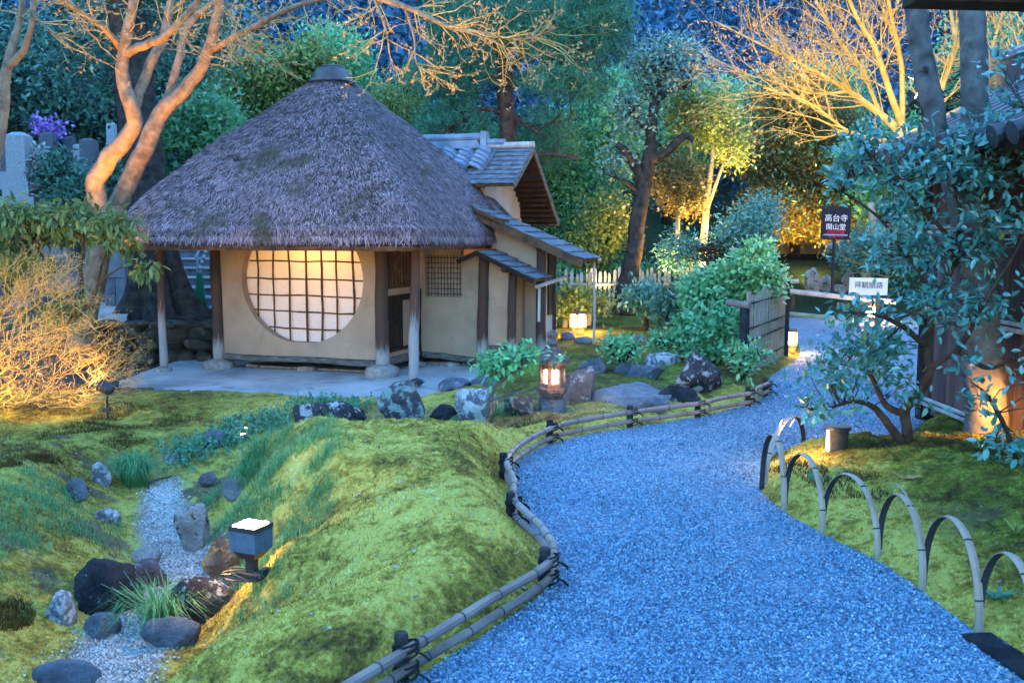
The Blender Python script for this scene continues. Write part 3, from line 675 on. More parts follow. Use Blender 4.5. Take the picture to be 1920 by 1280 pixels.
rs = np.random.default_rng(41)
nst = 150000
s0 = rs.uniform(0.125, 0.97, nst); s0 = np.where(rs.random(nst) < (np.interp(s0, _arc, _pr[:, 0]) + .1), s0, rs.uniform(0.125, 0.55, nst)); an0 = rs.uniform(0, 2 * PI, nst)
keep = rs.random(nst) < np.where((an0 > 0.6) & (an0 < 2.9), 0.35, 1.0); s0, an0 = s0[keep], an0[keep]; nst = len(s0)
p0 = roof_pt(s0, an0); p1 = roof_pt(s0 + 0.01, an0); p2 = roof_pt(s0, an0 + 0.01)
dn = unitN(p0 - p1); sd = unitN(p2 - p0); nr = unitN(np.cross(sd, dn)); nr *= np.sign((nr * (p0 - hp(RC_A, RC_B, 1.0))).sum(1))[:, None]
ang = rs.normal(0, 0.42, nst)[:, None]; dd = dn * np.cos(ang) + sd * np.sin(ang) + nr * rs.uniform(0.0, 0.17, nst)[:, None]; cr = unitN(np.cross(dd, nr))
ln = rs.uniform(0.045, 0.13, nst)[:, None]; wd = rs.uniform(0.002, 0.0052, nst)[:, None]
st = p0 - nr * 0.004
b.add(np.stack([st - cr * wd, st + cr * wd, st + dd * ln + cr * wd * .5, st + dd * ln - cr * wd * .5], 1).reshape(-1, 3), np.arange(4 * nst).reshape(-1, 4), 1)
# cut ends of the eave
nfr = 11000
an0 = rs.uniform(0, 2 * PI, nfr); s0 = rs.uniform(_arc[1] * .96, _arc[4], nfr); p0 = roof_pt(s0, an0); p2 = roof_pt(s0, an0 + 0.01); sd = unitN(p2 - p0)
outw = p0 - hp(RC_A, RC_B, 0); outw[:, 2] = 0; outw = unitN(outw)
dd = unitN(outw * rs.uniform(.3, 1.0, nfr)[:, None] + np.array([0, 0, -1.0]) * rs.uniform(0.5, 1.1, nfr)[:, None] + sd * rs.normal(0, .25, nfr)[:, None])
ln = rs.uniform(0.010, 0.030, nfr)[:, None] * (1 + (rs.random(nfr) < .02)[:, None]); wd = rs.uniform(.002, .005, nfr)[:, None]; st = p0 - dd * .02
b.add(np.stack([st - sd * wd, st + sd * wd, st + dd * ln + sd * wd * .5, st + dd * ln - sd * wd * .5], 1).reshape(-1, 3), np.arange(4 * nfr).reshape(-1, 4), 1)
thatch = b.build('thatched_roof', [M_UNDER, M_STRAW], hut)
# soffit boards and rafters below the thatch
sf = MB(); n = 120; an = np.arange(n) * 2 * PI / n
rg = [hpn(RC_A + np.cos(an) * RH * q * se(an, 11), RC_B + np.sin(an) * RH * q * se(an, 11), z) for q, z in ((0.965, 1.45), (0.955, 1.475), (0.55, 1.84))]
sf.loft(rg, close_top=False, close_bot=False); sf.loft([hpn(RC_A + np.cos(an) * RH * q * se(an, 14), RC_B + np.sin(an) * RH * q * se(an, 14), z) for q, z in ((1.0, 1.462), (.992, 1.405), (.90, 1.41))], close_top=False, close_bot=False); sf.build('soffit', M_BROWN, hut)
rf = MB()
for k in range(34):
    a = k * 2 * PI / 34 + .05; r0, r1 = RH * .93 * se(np.array([a]), 11)[0], RH * .55 * se(np.array([a]), 11)[0]
    rf.tube(np.array([hp(RC_A + math.cos(a) * r0, RC_B + math.sin(a) * r0, 1.455), hp(RC_A + math.cos(a) * r1, RC_B + math.sin(a) * r1, 1.80)]), .02, 6)
rf.build('rafter_poles', M_BROWN, hut)
for p0, p1 in ((hp(-4.0, .38, 1.50), hp(0.05, .42, 1.50)), (hp(-3.85, .3, 1.50), hp(-3.85, 3.7, 1.50))):
    logbar(p0, p1, .075, .075, 12, M_BROWN, 'eave_beam')
# cap
cp = MB(); an = np.arange(40) * 2 * PI / 40
def capring(r, z, n=4.0): return hpn(RC_A + np.cos(an) * r * se(an, n), RC_B + np.sin(an) * r * se(an, n), z)
cp.loft([capring(r, z) for r, z in ((.22, 3.72), (.275, 3.735), (.29, 3.75), (.28, 3.77), (.255, 3.78), (.24, 3.82), (.215, 3.88), (.17, 3.935), (.13, 3.95), (.135, 3.965), (.12, 3.98), (.02, 3.985))])
cp.build('roof_cap', mat('cap_tile', [(0.2, (0.05, 0.055, 0.065)), (0.8, (0.12, 0.13, 0.15))], 7, 0.6, 0.3, 40), thatch, smooth=False)
# ---- lean-to roof, small porch roof, upper roof
def shingled(name, quad, th, rows=7, mats=None, par=hut):
    """quad: eave-left, eave-right, top-right, top-left corners of the upper face; courses of shingles step down towards the eave"""
    q = [np.asarray(p, float) for p in quad]; b = MB(); r2 = np.random.default_rng(len(name) + rows)
    for k in range(rows):
        t0, t1 = k / rows, min(1, (k + 1.35) / rows)
        n = unit(np.cross(q[1] - q[0], q[3] - q[0]))
        for (u0, u1) in [(j / 14, (j + 1) / 14) for j in range(14)]:
            e = r2.uniform(-.012, .012) / rows * 4; l = r2.uniform(0, .006)
            def P(u, t, h): return (q[0] * (1 - u) + q[1] * u) * (1 - t) + (q[3] * (1 - u) + q[2] * u) * t + n * h
            a = [P(u0 + .001, t0 + e, .026 + l), P(u1 - .001, t0 + e, .026 + l), P(u1 - .001, t1, .002), P(u0 + .001, t1, .002)]
            lo = [p - n * .014 for p in a]; b.loft([lo, a])
    b.slab([q[0], q[1], q[2], q[3]], th, 1)
    return b.build(name, mats or [M_SHINGLE, M_BROWN], par)
def plz(a): return 1.97 - 0.43 * (a + .10)          # lean-to plane
lt = shingled('lean_to_roof', [hp(1.56, 2.25, plz(1.56)), hp(1.56, 3.22, plz(1.56)), hp(-.35, 3.22, plz(-.35)), hp(-.35, 2.25, plz(-.35))], .035, 9)
bb = MB(); d0, d1 = hp(-.35, 2.243, plz(-.35) - .02), hp(1.54, 2.243, plz(1.54) - .02); dx = unit(d1 - d0)
bb.box((d0 + d1) / 2 + [0, 0, -.055], (np.linalg.norm(d1 - d0), .03, .075), [dx, [HV[0], HV[1], 0], np.cross(dx, [HV[0], HV[1], 0])]); bb.build('bargeboard', M_BROWN, lt)
for b_ in (2.62, 3.0):
    bb = MB(); d0, d1 = hp(-.3, b_, plz(-.3) - .09), hp(1.45, b_, plz(1.45) - .09); bb.tube(np.array([d0, d1]), .03, 8); bb.build('rafter', M_BROWN, lt)
# overlapping upper strip at the verge
shingled('verge_strip', [hp(.42, 2.19, plz(.42) + .045), hp(.42, 2.50, plz(.42) + .045), hp(-.35, 2.50, plz(-.35) + .045), hp(-.35, 2.19, plz(-.35) + .045)], .05, 4)
pr_ = shingled('porch_roof', [hp(1.03, 1.75, 1.0), hp(1.03, 2.54, 1.0), hp(.20, 2.54, 1.385), hp(.20, 1.75, 1.385)], .03, 5)
bb = MB(); bb.slab([hp(.20, 1.75, 1.40), hp(.20, 2.54, 1.40), hp(-.08, 2.2, 1.27), hp(-.08, 1.75, 1.27)], .03); bb.build('left_slope', M_BROWN, pr_)
for (a0_, z0_, a1_, z1_) in ((.20, 1.352, 1.0, .98), (.20, 1.352, -.09, 1.235)):
    bb = MB(); d0, d1 = hp(a0_, 1.743, z0_), hp(a1_, 1.743, z1_); dx = unit(d1 - d0)
    bb.box((d0 + d1) / 2, (np.linalg.norm(d1 - d0), .03, .055), [dx, [HV[0], HV[1], 0], np.cross(dx, [HV[0], HV[1], 0])]); bb.build('bargeboard', M_DARK, pr_)
bb = MB(); bb.tube(np.array([hp(.60, 1.70, 1.14), hp(.60, 2.5, 1.14)]), .045, 10); bb.build('purlin', M_DARK, pr_)
# bamboo gutter and downpipe
M_BAMB = mat('bamboo_grey', [(0.2, (0.30, 0.29, 0.30)), (0.8, (0.50, 0.48, 0.47))], 4, 0.5, 0.1, 30, stretch=(3, 3, .6))
gt = MB(); gt.tube(np.array([hp(.98, 1.95, .90), hp(1.14, 2.9, 1.0)]), .026, 9); g_o = gt.build('gutter', M_BAMB, hut)
gt = MB(); gt.tube(np.array([hp(.99, 2.05, .90), hp(.985, 2.05, .42)]), .02, 8); gt.build('downpipe', M_BAMB, g_o)
rp = MB(); zt = plz(1.5) - .03; rp.tube(np.array([hp(1.50, 3.12, -.03), hp(1.505, 3.12, zt * .33), hp(1.50, 3.12, zt * .66), hp(1.49, 3.12, zt)]), .019, 8)
for z in (.15, .45, .75, 1.05): rp.tube(np.array([hp(1.502, 3.12, z - .01), hp(1.502, 3.12, z + .01)]), .0225, 8)
rp.tube(np.array([hp(1.30, 3.12, zt - .015), hp(1.60, 3.10, zt - .005)]), .02, 8); rp.build('rain_pole', M_BAMB, hut)
# upper roof: ridge along u, tiles on the left, shingles on the right, rafters under the far slope
AR, BR, ZR = .33, 3.89, 2.92
up = shingled('upper_roof', [hp(-2.2, 2.93, 2.33), hp(AR, 2.93, 2.33), hp(AR, BR, ZR), hp(-2.2, BR, ZR)], .04, 8)
bk = MB(); bk.slab([hp(AR, 5.35, 1.80), hp(-2.2, 5.35, 1.80), hp(-2.2, BR, ZR), hp(AR, BR, ZR)], .035); bk.build('far_slope', [M_DARK], up)
for k in range(14):
    t = (k + .5) / 14; b_, z_ = lerp(BR + .05, 5.3, t), lerp(ZR, 1.80, t) - .065 - .03 * t
    bt = MB(); hbox(bt, -.35, AR - .02, b_ - .016, b_ + .016, z_ - .02, z_ + .014); bt.build('roof_batten', M_DARK, up)
for (b1, z1) in ((2.93, 2.33), (5.35, 1.80)):
    vb = MB(); d0, d1 = hp(AR + .012, BR, ZR - .01), hp(AR + .012, b1, z1 - .01); dx = unit(d1 - d0)
    vb.box((d0 + d1) / 2 - [0, 0, .02], (np.linalg.norm(d1 - d0), .025, .075), [dx, [HU[0], HU[1], 0], np.cross(dx, [HU[0], HU[1], 0])]); vb.build('verge_board', M_BEAM, up)
rg = MB(); rg.tube(np.array([hp(-2.2, BR, ZR + .05), hp(-.45, BR, ZR + .05), hp(AR + .02, BR, ZR + .05)]), .05, 12)
for k in range(9): rg.tube(np.array([hp(-.35 + k * .085, BR, ZR + .05), hp(-.345 + k * .085, BR, ZR + .05)]), .0525, 12)
rg.build('ridge_pole', M_BAMB, up)
tr = MB(); hbox(tr, -2.2, -.48, BR - .08, BR + .08, ZR + .02, ZR + .14, 0, .9)
tr.tube(np.array([hp(-2.2, BR, ZR + .19), hp(-.50, BR, ZR + .19)]), .062, 12)
for k in range(8): a = -2.1 + k * .21; tr.tube(np.array([hp(a, BR, ZR + .19), hp(a + .012, BR, ZR + .19)]), .066, 12)
tr_o = tr.build('tile_ridge', M_TILE, up)
te = MB(); hbox(te, -.50, -.40, BR - .10, BR + .10, ZR + .0, ZR + .27, 0, .85); te.tube(np.array([hp(-.40, BR, ZR + .10), hp(-.12, BR, ZR + .09)]), .06, 12); te.build('ridge_end', M_TILE, tr_o)
tl = MB(); rows = 5; dvec = hp(0, 2.93, 2.33) - hp(0, BR, ZR); Ls = np.linalg.norm(dvec); dvec = dvec / Ls; nrm = unit(np.cross([HU[0], HU[1], 0], -dvec));
if nrm[2] < 0: nrm = -nrm
pitch_ = .29
for rI in range(rows):
    t0 = .06 + rI * .125; cols = 56; a = np.linspace(-2.2, -.22, cols + 1 + 56 * 0)
    ph = (a + .22) / pitch_ * 2 * PI
    hgt = .055 * (np.sin(ph) + .35 * np.sin(2 * ph + .6))
    def row(t, h): return hpn(a, BR, ZR) + dvec * t + nrm * (hgt + h)[:, None]
    r0, r1 = row(t0, .055), row(t0 + .165, .09); r1b = row(t0 + .165, .055)
    m = len(a); j = np.arange(m - 1); tl.add(np.concatenate([r0, r1, r1b]), np.concatenate([np.stack([j, j + 1, m + j + 1, m + j], -1), np.stack([m + j, m + j + 1, 2 * m + j + 1, 2 * m + j], -1)]))
    e0, e1 = row(t0, -.02), row(t0 + .165, -.02)
    tl.add([r0[-1], r1[-1], e1[-1], e0[-1]], [(0, 1, 2, 3)])
tl.build('roof_tiles', M_TILE, up, smooth=False)
uw = MB(); hbox(uw, -2.6, -.20, 3.2, 3.28, 1.5, 2.42); hbox(uw, -.28, -.20, 3.28, 4.9, 1.5, 2.1)
uw.add([hp(-.20, 3.28, 2.1), hp(-.20, 3.28, 2.48), hp(-.20, BR, 2.84), hp(-.20, 4.9, 2.1)], [(0, 3, 2, 1)]); uw.build('upper_wall', M_PLASTERW, hut)
uo = MB(); hbox(uo, -.62, -.40, 3.188, 3.198, 1.9, 2.36); uo.build('clay_panel', mat('ochre_clay', [(0.2, (0.30, 0.16, 0.06)), (0.8, (0.42, 0.24, 0.10))], 5, 0.9), hut)
up2 = MB(); hbox(up2, -.40, -.31, 3.17, 3.25, 1.7, 2.40); hbox(up2, -.9, -.20, 3.17, 3.25, 2.30, 2.38); up2.build('upper_post', M_DARK, hut)
# the lamp inside the hut
lamp('hut_lamp', hp(-1.75, 1.42, 1.68), 7.0, (1.0, 0.50, 0.15), 0.22)
# ------------------------------------------------------------------ rocks
import bmesh
_ico = {}
def ico(sub):
    if sub not in _ico:
        bm = bmesh.new(); bmesh.ops.create_icosphere(bm, subdivisions=sub, radius=1.0); bm.verts.ensure_lookup_table()
        _ico[sub] = (np.array([v.co[:] for v in bm.verts]), np.array([[v.index for v in f.verts] for f in bm.faces])); bm.free()
    return _ico[sub]
def rock_shape(r3, seed, planes=11, rough=0.075, sub=5, flat=None):
    rg = np.random.default_rng(seed); V, Fc = ico(sub); V = V.copy()
    for k in range(planes):
        n = unit(rg.normal(size=3) * [1, 1, 0.8]); d = rg.uniform(0.55, 0.85); ex = np.maximum(V @ n - d, 0); V = V - n * (ex * 0.98)[:, None]
    if flat: V[:, 2] = np.where(V[:, 2] > flat, flat + (V[:, 2] - flat) * .06 + .10 * V[:, 1], V[:, 2])
    V = V / np.abs(V).max(0)
    V = V * (1 - rough * 1.3 * np.abs(fbm(V * 2.2 + seed, seed + 8, 4)) + rough * 1.2 * fbm(V * 1.4 + seed, seed, 3) + rough * 1.1 * fbm(V * 4.5 + seed, seed + 3, 5, .6) + rough * .5 * fbm(V * 14 + seed, seed + 5, 4, .6))[:, None]
    return V * np.asarray(r3, float), Fc
def rmat(name, stops, lichen, th=0.56, sc=5.0, sc2=9.0):
    return mat(name, stops, sc, 0.85, 1.0, 45, patches=[(lichen, sc2, th, 0.05), (tuple(c * .75 for c in lichen), sc2 * 2.3, th + .02, 0.06)], bdist=0.06)
RM = {
 'dark': rmat('dark_lichen_rock', [(0.2, (0.030, 0.030, 0.035)), (0.8, (0.115, 0.115, 0.128))], (0.567, 0.567, 0.594), 0.57),
 'black': rmat('black_rock', [(0.2, (0.016, 0.018, 0.024)), (0.8, (0.068, 0.070, 0.084))], (0.405, 0.419, 0.459), 0.66),
 'blue': rmat('slate_rock', [(0.2, (0.088, 0.101, 0.128)), (0.8, (0.257, 0.284, 0.338))], (0.486, 0.499, 0.540), 0.63),
 'pale': rmat('pale_rock', [(0.2, (0.27, 0.25, 0.24)), (0.8, (0.60, 0.56, 0.54))], (0.11, 0.105, 0.105), 0.57),
 'white': rmat('whitish_rock', [(0.2, (0.135, 0.149, 0.176)), (0.8, (0.405, 0.419, 0.459))], (0.800, 0.800, 0.800), 0.50),
 'purple': rmat('purple_grey_rock', [(0.2, (0.101, 0.081, 0.088)), (0.8, (0.297, 0.243, 0.257))], (0.459, 0.432, 0.446), 0.60),
 'green': rmat('green_lichen_rock', [(0.2, (0.054, 0.054, 0.068)), (0.8, (0.189, 0.162, 0.189))], (0.338, 0.446, 0.405), 0.53),
 'rust': rmat('lamplit_rock', [(0.2, (0.135, 0.081, 0.054)), (0.5, (0.351, 0.230, 0.162)), (0.8, (0.567, 0.446, 0.378))], (0.743, 0.405, 0.135), 0.56),  # brown rock with the floodlight's orange put into its colour
 'slab': rmat('flat_slab_rock', [(0.2, (0.162, 0.169, 0.196)), (0.8, (0.378, 0.378, 0.419))], (0.203, 0.203, 0.216), 0.6, 9.0)}
def rock(box, m, label, seed, Y=None, dep=0.8, planes=13, rough=0.075, cat='rock', name='rock', group=None, sink=0.35, flat=None):
    x0, y0, x1, y1 = box; cx = (x0 + x1) / 2
    b = Gt(cx, y1) if Y is None else D(cx, y1, Y)
    Y = b[1]; w = (x1 - x0) * Y / F; d = w * dep
    zt = D(cx, y0, Y + d * 0.4)[2]; h = max(zt - b[2], 0.03)
    tot = h * (1 + sink); c = np.array([b[0], Y + d * 0.42, zt - tot / 2])
    V, Fc = rock_shape((w / 2, d / 2, tot / 2), seed, planes, rough, 5, flat)
    mb = MB(); mb.add(V + c, Fc); o = mb.build(name, RM[m], smooth=True); return tag(o, label, cat, group)
rock((526, 742, 684, 812), 'dark', 'long low dark rock with white lichen patches below the round window', 101, 9.0, .55)
rock((700, 716, 806, 790), 'green', 'big upright rock with green and white lichen below the right hand roof post', 102, 8.9, .7)
rock((762, 708, 794, 726), 'dark', 'small dark footing stone under the slim right roof post', 103, 11.9, .9)
rock((848, 714, 947, 786), 'white', 'jagged dark rock with white lichen faces left of the small camellia', 104, 8.7, .7)
rock((803, 757, 860, 786), 'black', 'small dark stone between the two lichen boulders', 105, 8.6, .8)
rock((944, 741, 1012, 778), 'green', 'low greenish stone left of the lantern foot', 106, 8.9, .8)
rock((1052, 678, 1122, 784), 'purple', 'tall layered grey rock just right of the stone lantern', 107, 9.4, .9, planes=14)
rock((1082, 669, 1152, 712), 'blue', 'sloping blue grey rock behind the layered rock by the lantern', 108, 11.0, .9)
rock((1112, 710, 1292, 784), 'slab', 'broad flat topped slab right of the stone lantern', 109, 9.1, 1.35, planes=6, rough=.05, flat=.5)
rock((1172, 680, 1252, 712), 'blue', 'smooth rounded blue stone behind the flat slab', 110, 10.9, .8, planes=5)
rock((1150, 678, 1200, 708), 'blue', 'small dull stone at the foot of the little shrub behind the slab', 111, 11.2, .8)
rock((1266, 657, 1364, 742), 'dark', 'big dark boulder with a white lichen face near the bamboo screen', 112, 10.0, .8)
rock((1225, 717, 1318, 774), 'black', 'black speckled rock in front of the big dark boulder', 113, 9.2, .7)
rock((1188, 744, 1247, 778), 'purple', 'small grey stone in front of the flat slab', 114, 8.8, .8)
rock((1210, 661, 1284, 692), 'white', 'low mottled rock under the twiggy shrub behind the black rock', 115, 11.9, .7)
for k, (bx, lb) in enumerate((((818, 709, 884, 730), 'flat dark stepping stone in the terrace right of the slim post'), ((742, 694, 806, 711), 'flat stepping stone below the dark sliding door'),
        ((820, 697, 876, 714), 'thin stepping stone in front of the recessed wall'), ((880, 700, 960, 722), 'flat stone slab on the terrace behind the small camellia'))):
    rock(bx, 'blue', lb, 120 + k, None if k != 9 else 12, 1.6, planes=4, rough=.03, name='stepping_stone', cat='stepping stone', sink=1.2)
for k, (bx, lb) in enumerate((((1050, 621, 1080, 634), 'stepping stone left under the lit garden lantern'), ((1078, 629, 1112, 641), 'stepping stone in the lantern glow left of the bamboo rain pole'),
        ((1132, 628, 1166, 640), 'stepping stone right of the bamboo rain pole'), ((1186, 626, 1216, 638), 'stepping stone in front of the forked shrub trunk'), ((1240, 624, 1270, 634), 'stepping stone nearest the big round shrub'))):
    rock(bx, 'slab', lb, 130 + k, None, 1.4, planes=3, rough=.03, name='stepping_stone', cat='stepping stone', group='stepping stones in the moss garden', sink=1.0)
for bx, m, lb, sd, dp, pls in (
    ((370, 804, 421, 840), 'blue', 'blue grey rock at the head of the dry stream', 141, .8, 11), ((418, 812, 441, 828), 'blue', 'small stone right of the rock at the stream head', 142, .8, 9),
    ((163, 864, 207, 908), 'white', 'pale lichened stone left of the big sedge clump', 143, .8, 11), ((114, 896, 162, 942), 'blue', 'blue grey stone on the left moss bank below the lichened stone', 144, .8, 11),
    ((167, 950, 219, 992), 'white', 'white topped stone on the left edge of the stream gravel', 145, .9, 8), ((321, 926, 394, 1032), 'pale', 'upright pale pitted rock standing in the stream bed', 146, .75, 13),
    ((407, 889, 496, 938), 'slab', 'flat blue stone on the grassy bank', 147, .9, 6), ((368, 884, 412, 914), 'purple', 'grey stone left of the flat blue stone in the grass', 148, .9, 9),
    ((370, 1003, 452, 1092), 'rust', 'orange brown rock lit by the floodlight beside it', 149, .8, 14), ((117, 1042, 252, 1160), 'black', 'big round dark boulder in the dry stream', 150, .85, 8),
    ((232, 1048, 312, 1114), 'purple', 'pale purple grey rock behind the round dark boulder', 151, .9, 8), ((238, 1024, 292, 1060), 'pale', 'flat pale stone sunk at the edge of the stream gravel', 152, 1.2, 5),
    ((71, 1106, 136, 1176), 'white', 'white and blue mottled block left of the round dark boulder', 153, .9, 9), ((146, 1147, 219, 1198), 'blue', 'rounded blue stone below the dark boulder', 154, .9, 6),
    ((284, 1084, 442, 1174), 'dark', 'long dark rock with lichen spots below the floodlight', 155, .5, 11), ((254, 1154, 372, 1220), 'blue', 'low blue rock in front of the lichen spotted one', 156, .6, 12),
    ((398, 1077, 462, 1114), 'blue', 'flat blue rock at the floodlight foot', 157, .8, 9), ((36, 1238, 182, 1310), 'blue', 'blue grey rock at the bottom left of the bank', 158, .6, 9),
    ((304, 850, 336, 870), 'white', 'small pale stone right of the sedge clump', 159, .9, 9)):
    rock(bx, m, lb, sd, None, dp, planes=pls)
for k, (bx, lb) in enumerate((((1508, 500, 1540, 545), 'tall pale standing stone below the far wall'), ((1536, 510, 1566, 538), 'squat stone right of the pale standing stone'), ((1555, 533, 1600, 548), 'long low stone behind the low rail fence'), ((1580, 506, 1606, 530), 'round grey stone beside the black sign pole'))):
    rock(bx, 'pale', lb, 170 + k, 22.5, .8, group='stones below the far wall')
for k, (bx, lb) in enumerate((((1698, 808, 1728, 838), 'farthest white stone at the foot of the bark fence'), ((1724, 812, 1752, 842), 'second white stone along the bark fence foot'), ((1748, 818, 1774, 846), 'third white stone along the bark fence foot'), ((1770, 824, 1794, 850), 'nearest white stone at the foot of the bark fence'))):
    o = rock(bx, 'white', lb, 180 + k, 7.9 - .12 * k, .9, planes=5, group='white stones along the bark fence')
# ------------------------------------------------------------------ bamboo edging rail along the path
def spline(P, n=8):
    P = np.asarray(P, float); Q = np.concatenate([[2 * P[0] - P[1]], P, [2 * P[-1] - P[-2]]]); out = []
    for i in range(1, len(Q) - 2):
        t = np.linspace(0, 1, n, endpoint=False)[:, None]; a, b, c, d = Q[i - 1], Q[i], Q[i + 1], Q[i + 2]
        out.append(0.5 * (2 * b + (c - a) * t + (2 * a - 5 * b + 4 * c - d) * t ** 2 + (3 * b - a - 3 * c + d) * t ** 3))
    return np.concatenate(out + [P[-1:]])
M_RAIL = mat('path_bamboo', [(0.2, (0.17, 0.125, 0.11)), (0.8, (0.35, 0.27, 0.235))], 3, 0.45, 0.15, 25, patches=[((0.12, 0.10, 0.09), 5, .62, .12)])
M_NODE = mat('bamboo_node', [(0.2, (0.05, 0.045, 0.045)), (0.8, (0.13, 0.11, 0.10))], 20, 0.7)
M_CHAR = mat('charred_post', [(0.2, (0.010, 0.011, 0.013)), (0.8, (0.045, 0.045, 0.05))], 12, 0.7, 0.5, 50)
M_ROPE = mat('black_rope', [(0.2, (0.008, 0.008, 0.009)), (0.8, (0.03, 0.03, 0.034))], 40, 0.8, 0.5, 120)
rail = thing('bamboo_edging', 'low bamboo rail on short black posts edging the winding gravel path', 'path edging', (0.0, 6.0, 0.0))
posts_px = [(765, 1283), (1032, 1103), (966, 985), (951, 902), (1037, 832), (1187, 802), (1314, 784), (1408, 762), (1441, 744)]
pp = [G(x, y) for x, y in posts_px]
def nodes(mb, pts, r, step, rng, mi):
    s = np.concatenate([[0], np.cumsum(np.linalg.norm(np.diff(pts, axis=0), axis=1))]); q = rng.uniform(0.05, step)
    while q < s[-1] - .05:
        p = np.array([np.interp(q + o, s, pts[:, k]) for o in (-.004, .004) for k in range(3)]).reshape(2, 3); mb.tube(p, r * 1.10, 9, mi, cap=True); q += step * rng.uniform(.8, 1.25)
rg = np.random.default_rng(3)
for z0, r, off in ((0.135, 0.0205, 0.022), (0.055, 0.0185, 0.03)):
    ctrl = [G(590, 1400) + [0, 0, z0]]
    for i, p in enumerate(pp):
        q = p.copy(); q[2] = z0 + rg.uniform(-.008, .008); ctrl.append(q)
        if i < len(pp) - 1:
            m = (p + pp[i + 1]) / 2; dd = seg_dist(np.array([m[0]]), np.array([m[1]]), PATH_L, False)
            j = np.argmin(((PATH_L - m[:2]) ** 2).sum(1)); m2 = m.copy(); m2[:2] = lerp(m[:2], PATH_L[j], .75); m2[2] = z0 - .006; ctrl.append(m2)
    c = spline(np.array(ctrl), 10)
    mb = MB(); mb.tube(c, r, 9); nodes(mb, c, r, .26, rg, 1); mb.build('rail', [M_RAIL, M_NODE], rail, smooth=False)
for i, p in enumerate(pp):
    mb = MB(); z1 = 0.185; n = 8; an = np.arange(12) * 2 * PI / 12
    mb.loft([np.stack([p[0] - .025 + .026 * q * np.cos(an), p[1] + .025 + .026 * q * np.sin(an), np.full(12, z)], -1) for q, z in ((1, -.05), (1.02, .08), (1.0, z1 - .01), (.8, z1))])
    po = mb.build('post', M_CHAR, rail)
    mb = MB()
    for z0 in (.135, .055):
        for k in range(3):
            t = np.linspace(0, 2 * PI, 14); mb.tube(np.stack([p[0] - .008 + .046 * np.cos(t), p[1] + .01 + .046 * np.sin(t), z0 + .012 * (k - 1) + .012 * np.sin(t + k)], -1), .0045, 5, cap=False)
        for k in range(2):
            t = np.linspace(0, 1, 5); sgn = 1 if k else -1; mb.tube(np.stack([p[0] + .03 + .05 * t, p[1] - .03 - .02 * sgn * t, z0 - .03 * t * t + .01 * sgn * t], -1), .004, 5)
    mb.build('rope_tie', M_ROPE, po)
# ------------------------------------------------------------------ split bamboo hoops
M_HOOP = mat('split_bamboo', [(0.2, (0.27, 0.195, 0.145)), (0.8, (0.48, 0.37, 0.29))], 5, 0.5, 0.15, 40, stretch=(1, 1, 1))
M_HOOPIN = mat('bamboo_inside', [(0.2, (0.02, 0.02, 0.024)), (0.8, (0.06, 0.058, 0.062))], 8, 0.8)
def hoop(b0, b1, h, label, seed, split=False):
    b0 = np.asarray(b0, float); b1 = np.asarray(b1, float); b0[2] = H(b0[0], b0[1]) - .03; b1[2] = H(b1[0], b1[1]) - .03
    t = np.linspace(0, 1, 40); dv = b1 - b0; n = unit(np.cross(dv, [0, 0, 1.0])); e = unit(dv * [1, 1, 0])
    an = PI * (1 - t); L = np.linalg.norm(dv[:2]) / 2; c = (b0 + b1) / 2
    cx = np.cos(an); sz = np.abs(np.sin(an)) ** 0.82
    pts = c + e * (cx * L)[:, None]; pts[:, 2] = lerp(b0[2], b1[2], t) + h * sz
    tg = np.gradient(pts, axis=0); tg = unitN(tg); rad = np.cross(np.broadcast_to(n, tg.shape), tg); rad *= np.sign((rad * (pts - (c + [0, 0, .1]))).sum(1))[:, None]
    w = .0175 * (1 - .1 * np.abs(t - .5)); o = thing('bamboo_hoop', label, 'hoop', c, 'split bamboo hoops edging the right moss bed')
    mb = MB(); rings = []
    A = pts + n * w[:, None]; B = pts - n * w[:, None]; Cc = pts + rad * .0055; Ai = A - rad * .004; Bi = B - rad * .004
    m = len(t); V = np.concatenate([A, Cc, B, Bi, Ai]); j = np.arange(m - 1)
    def q(a, b): return np.stack([a * m + j, a * m + j + 1, b * m + j + 1, b * m + j], -1)
    mb.add(V, np.concatenate([q(0, 1), q(1, 2), q(2, 3), q(4, 0)])); mb.add(V, q(3, 4), 1)
    for tt in (.14, .36, .62, .86):
        k = int(tt * 39) + (seed * 5) % 3; k = min(k, 38); s = 1.12
        R = [np.array([pts[i] + n * w[i] * s, pts[i] + rad[i] * .0085, pts[i] - n * w[i] * s, pts[i] - rad[i] * .003]) for i in (k, )]
        R2 = R[0] + tg[k] * .007; mb.loft([R[0], R2], 1)
    mb.build('strip', [M_HOOP, M_HOOPIN], o)
    if split:
        mb = MB(); k = 22; p = np.stack([pts[i] + rad[i] * (.006 + .0045 * (26 - i)) + n * .006 for i in range(14, 31)]); mb.tube(p, .004, 5); mb.build('loose_splinter', M_HOOP, o)
hb = [G(x, y) for x, y in ((1428, 921), (1470, 957), (1543, 999), (1646, 1048), (1730, 1106), (1836, 1187), (1948, 1266))]
lbl = ['narrow bamboo hoop seen edge on at the tip of the moss bed', 'bamboo hoop second from the tip of the right moss bed', 'bamboo hoop third from the tip of the right moss bed', 'bamboo hoop with a splinter standing off its top',
       'tall bamboo hoop between the splintered one and the nearest', 'nearest bamboo hoop cut by the right edge']
for i in range(6):
    d = unit((hb[i + 1] - hb[i]) * [1, 1, 0]); p = np.array([-d[1], d[0], 0]);
    off = np.array([.03, .015, 0]) if i else np.array([.015, 0, 0])
    hoop(hb[i] + off - d * .05, hb[i + 1].copy(), (.43, .40, .39, .39, .42, .42)[i], lbl[i], i, i == 3)
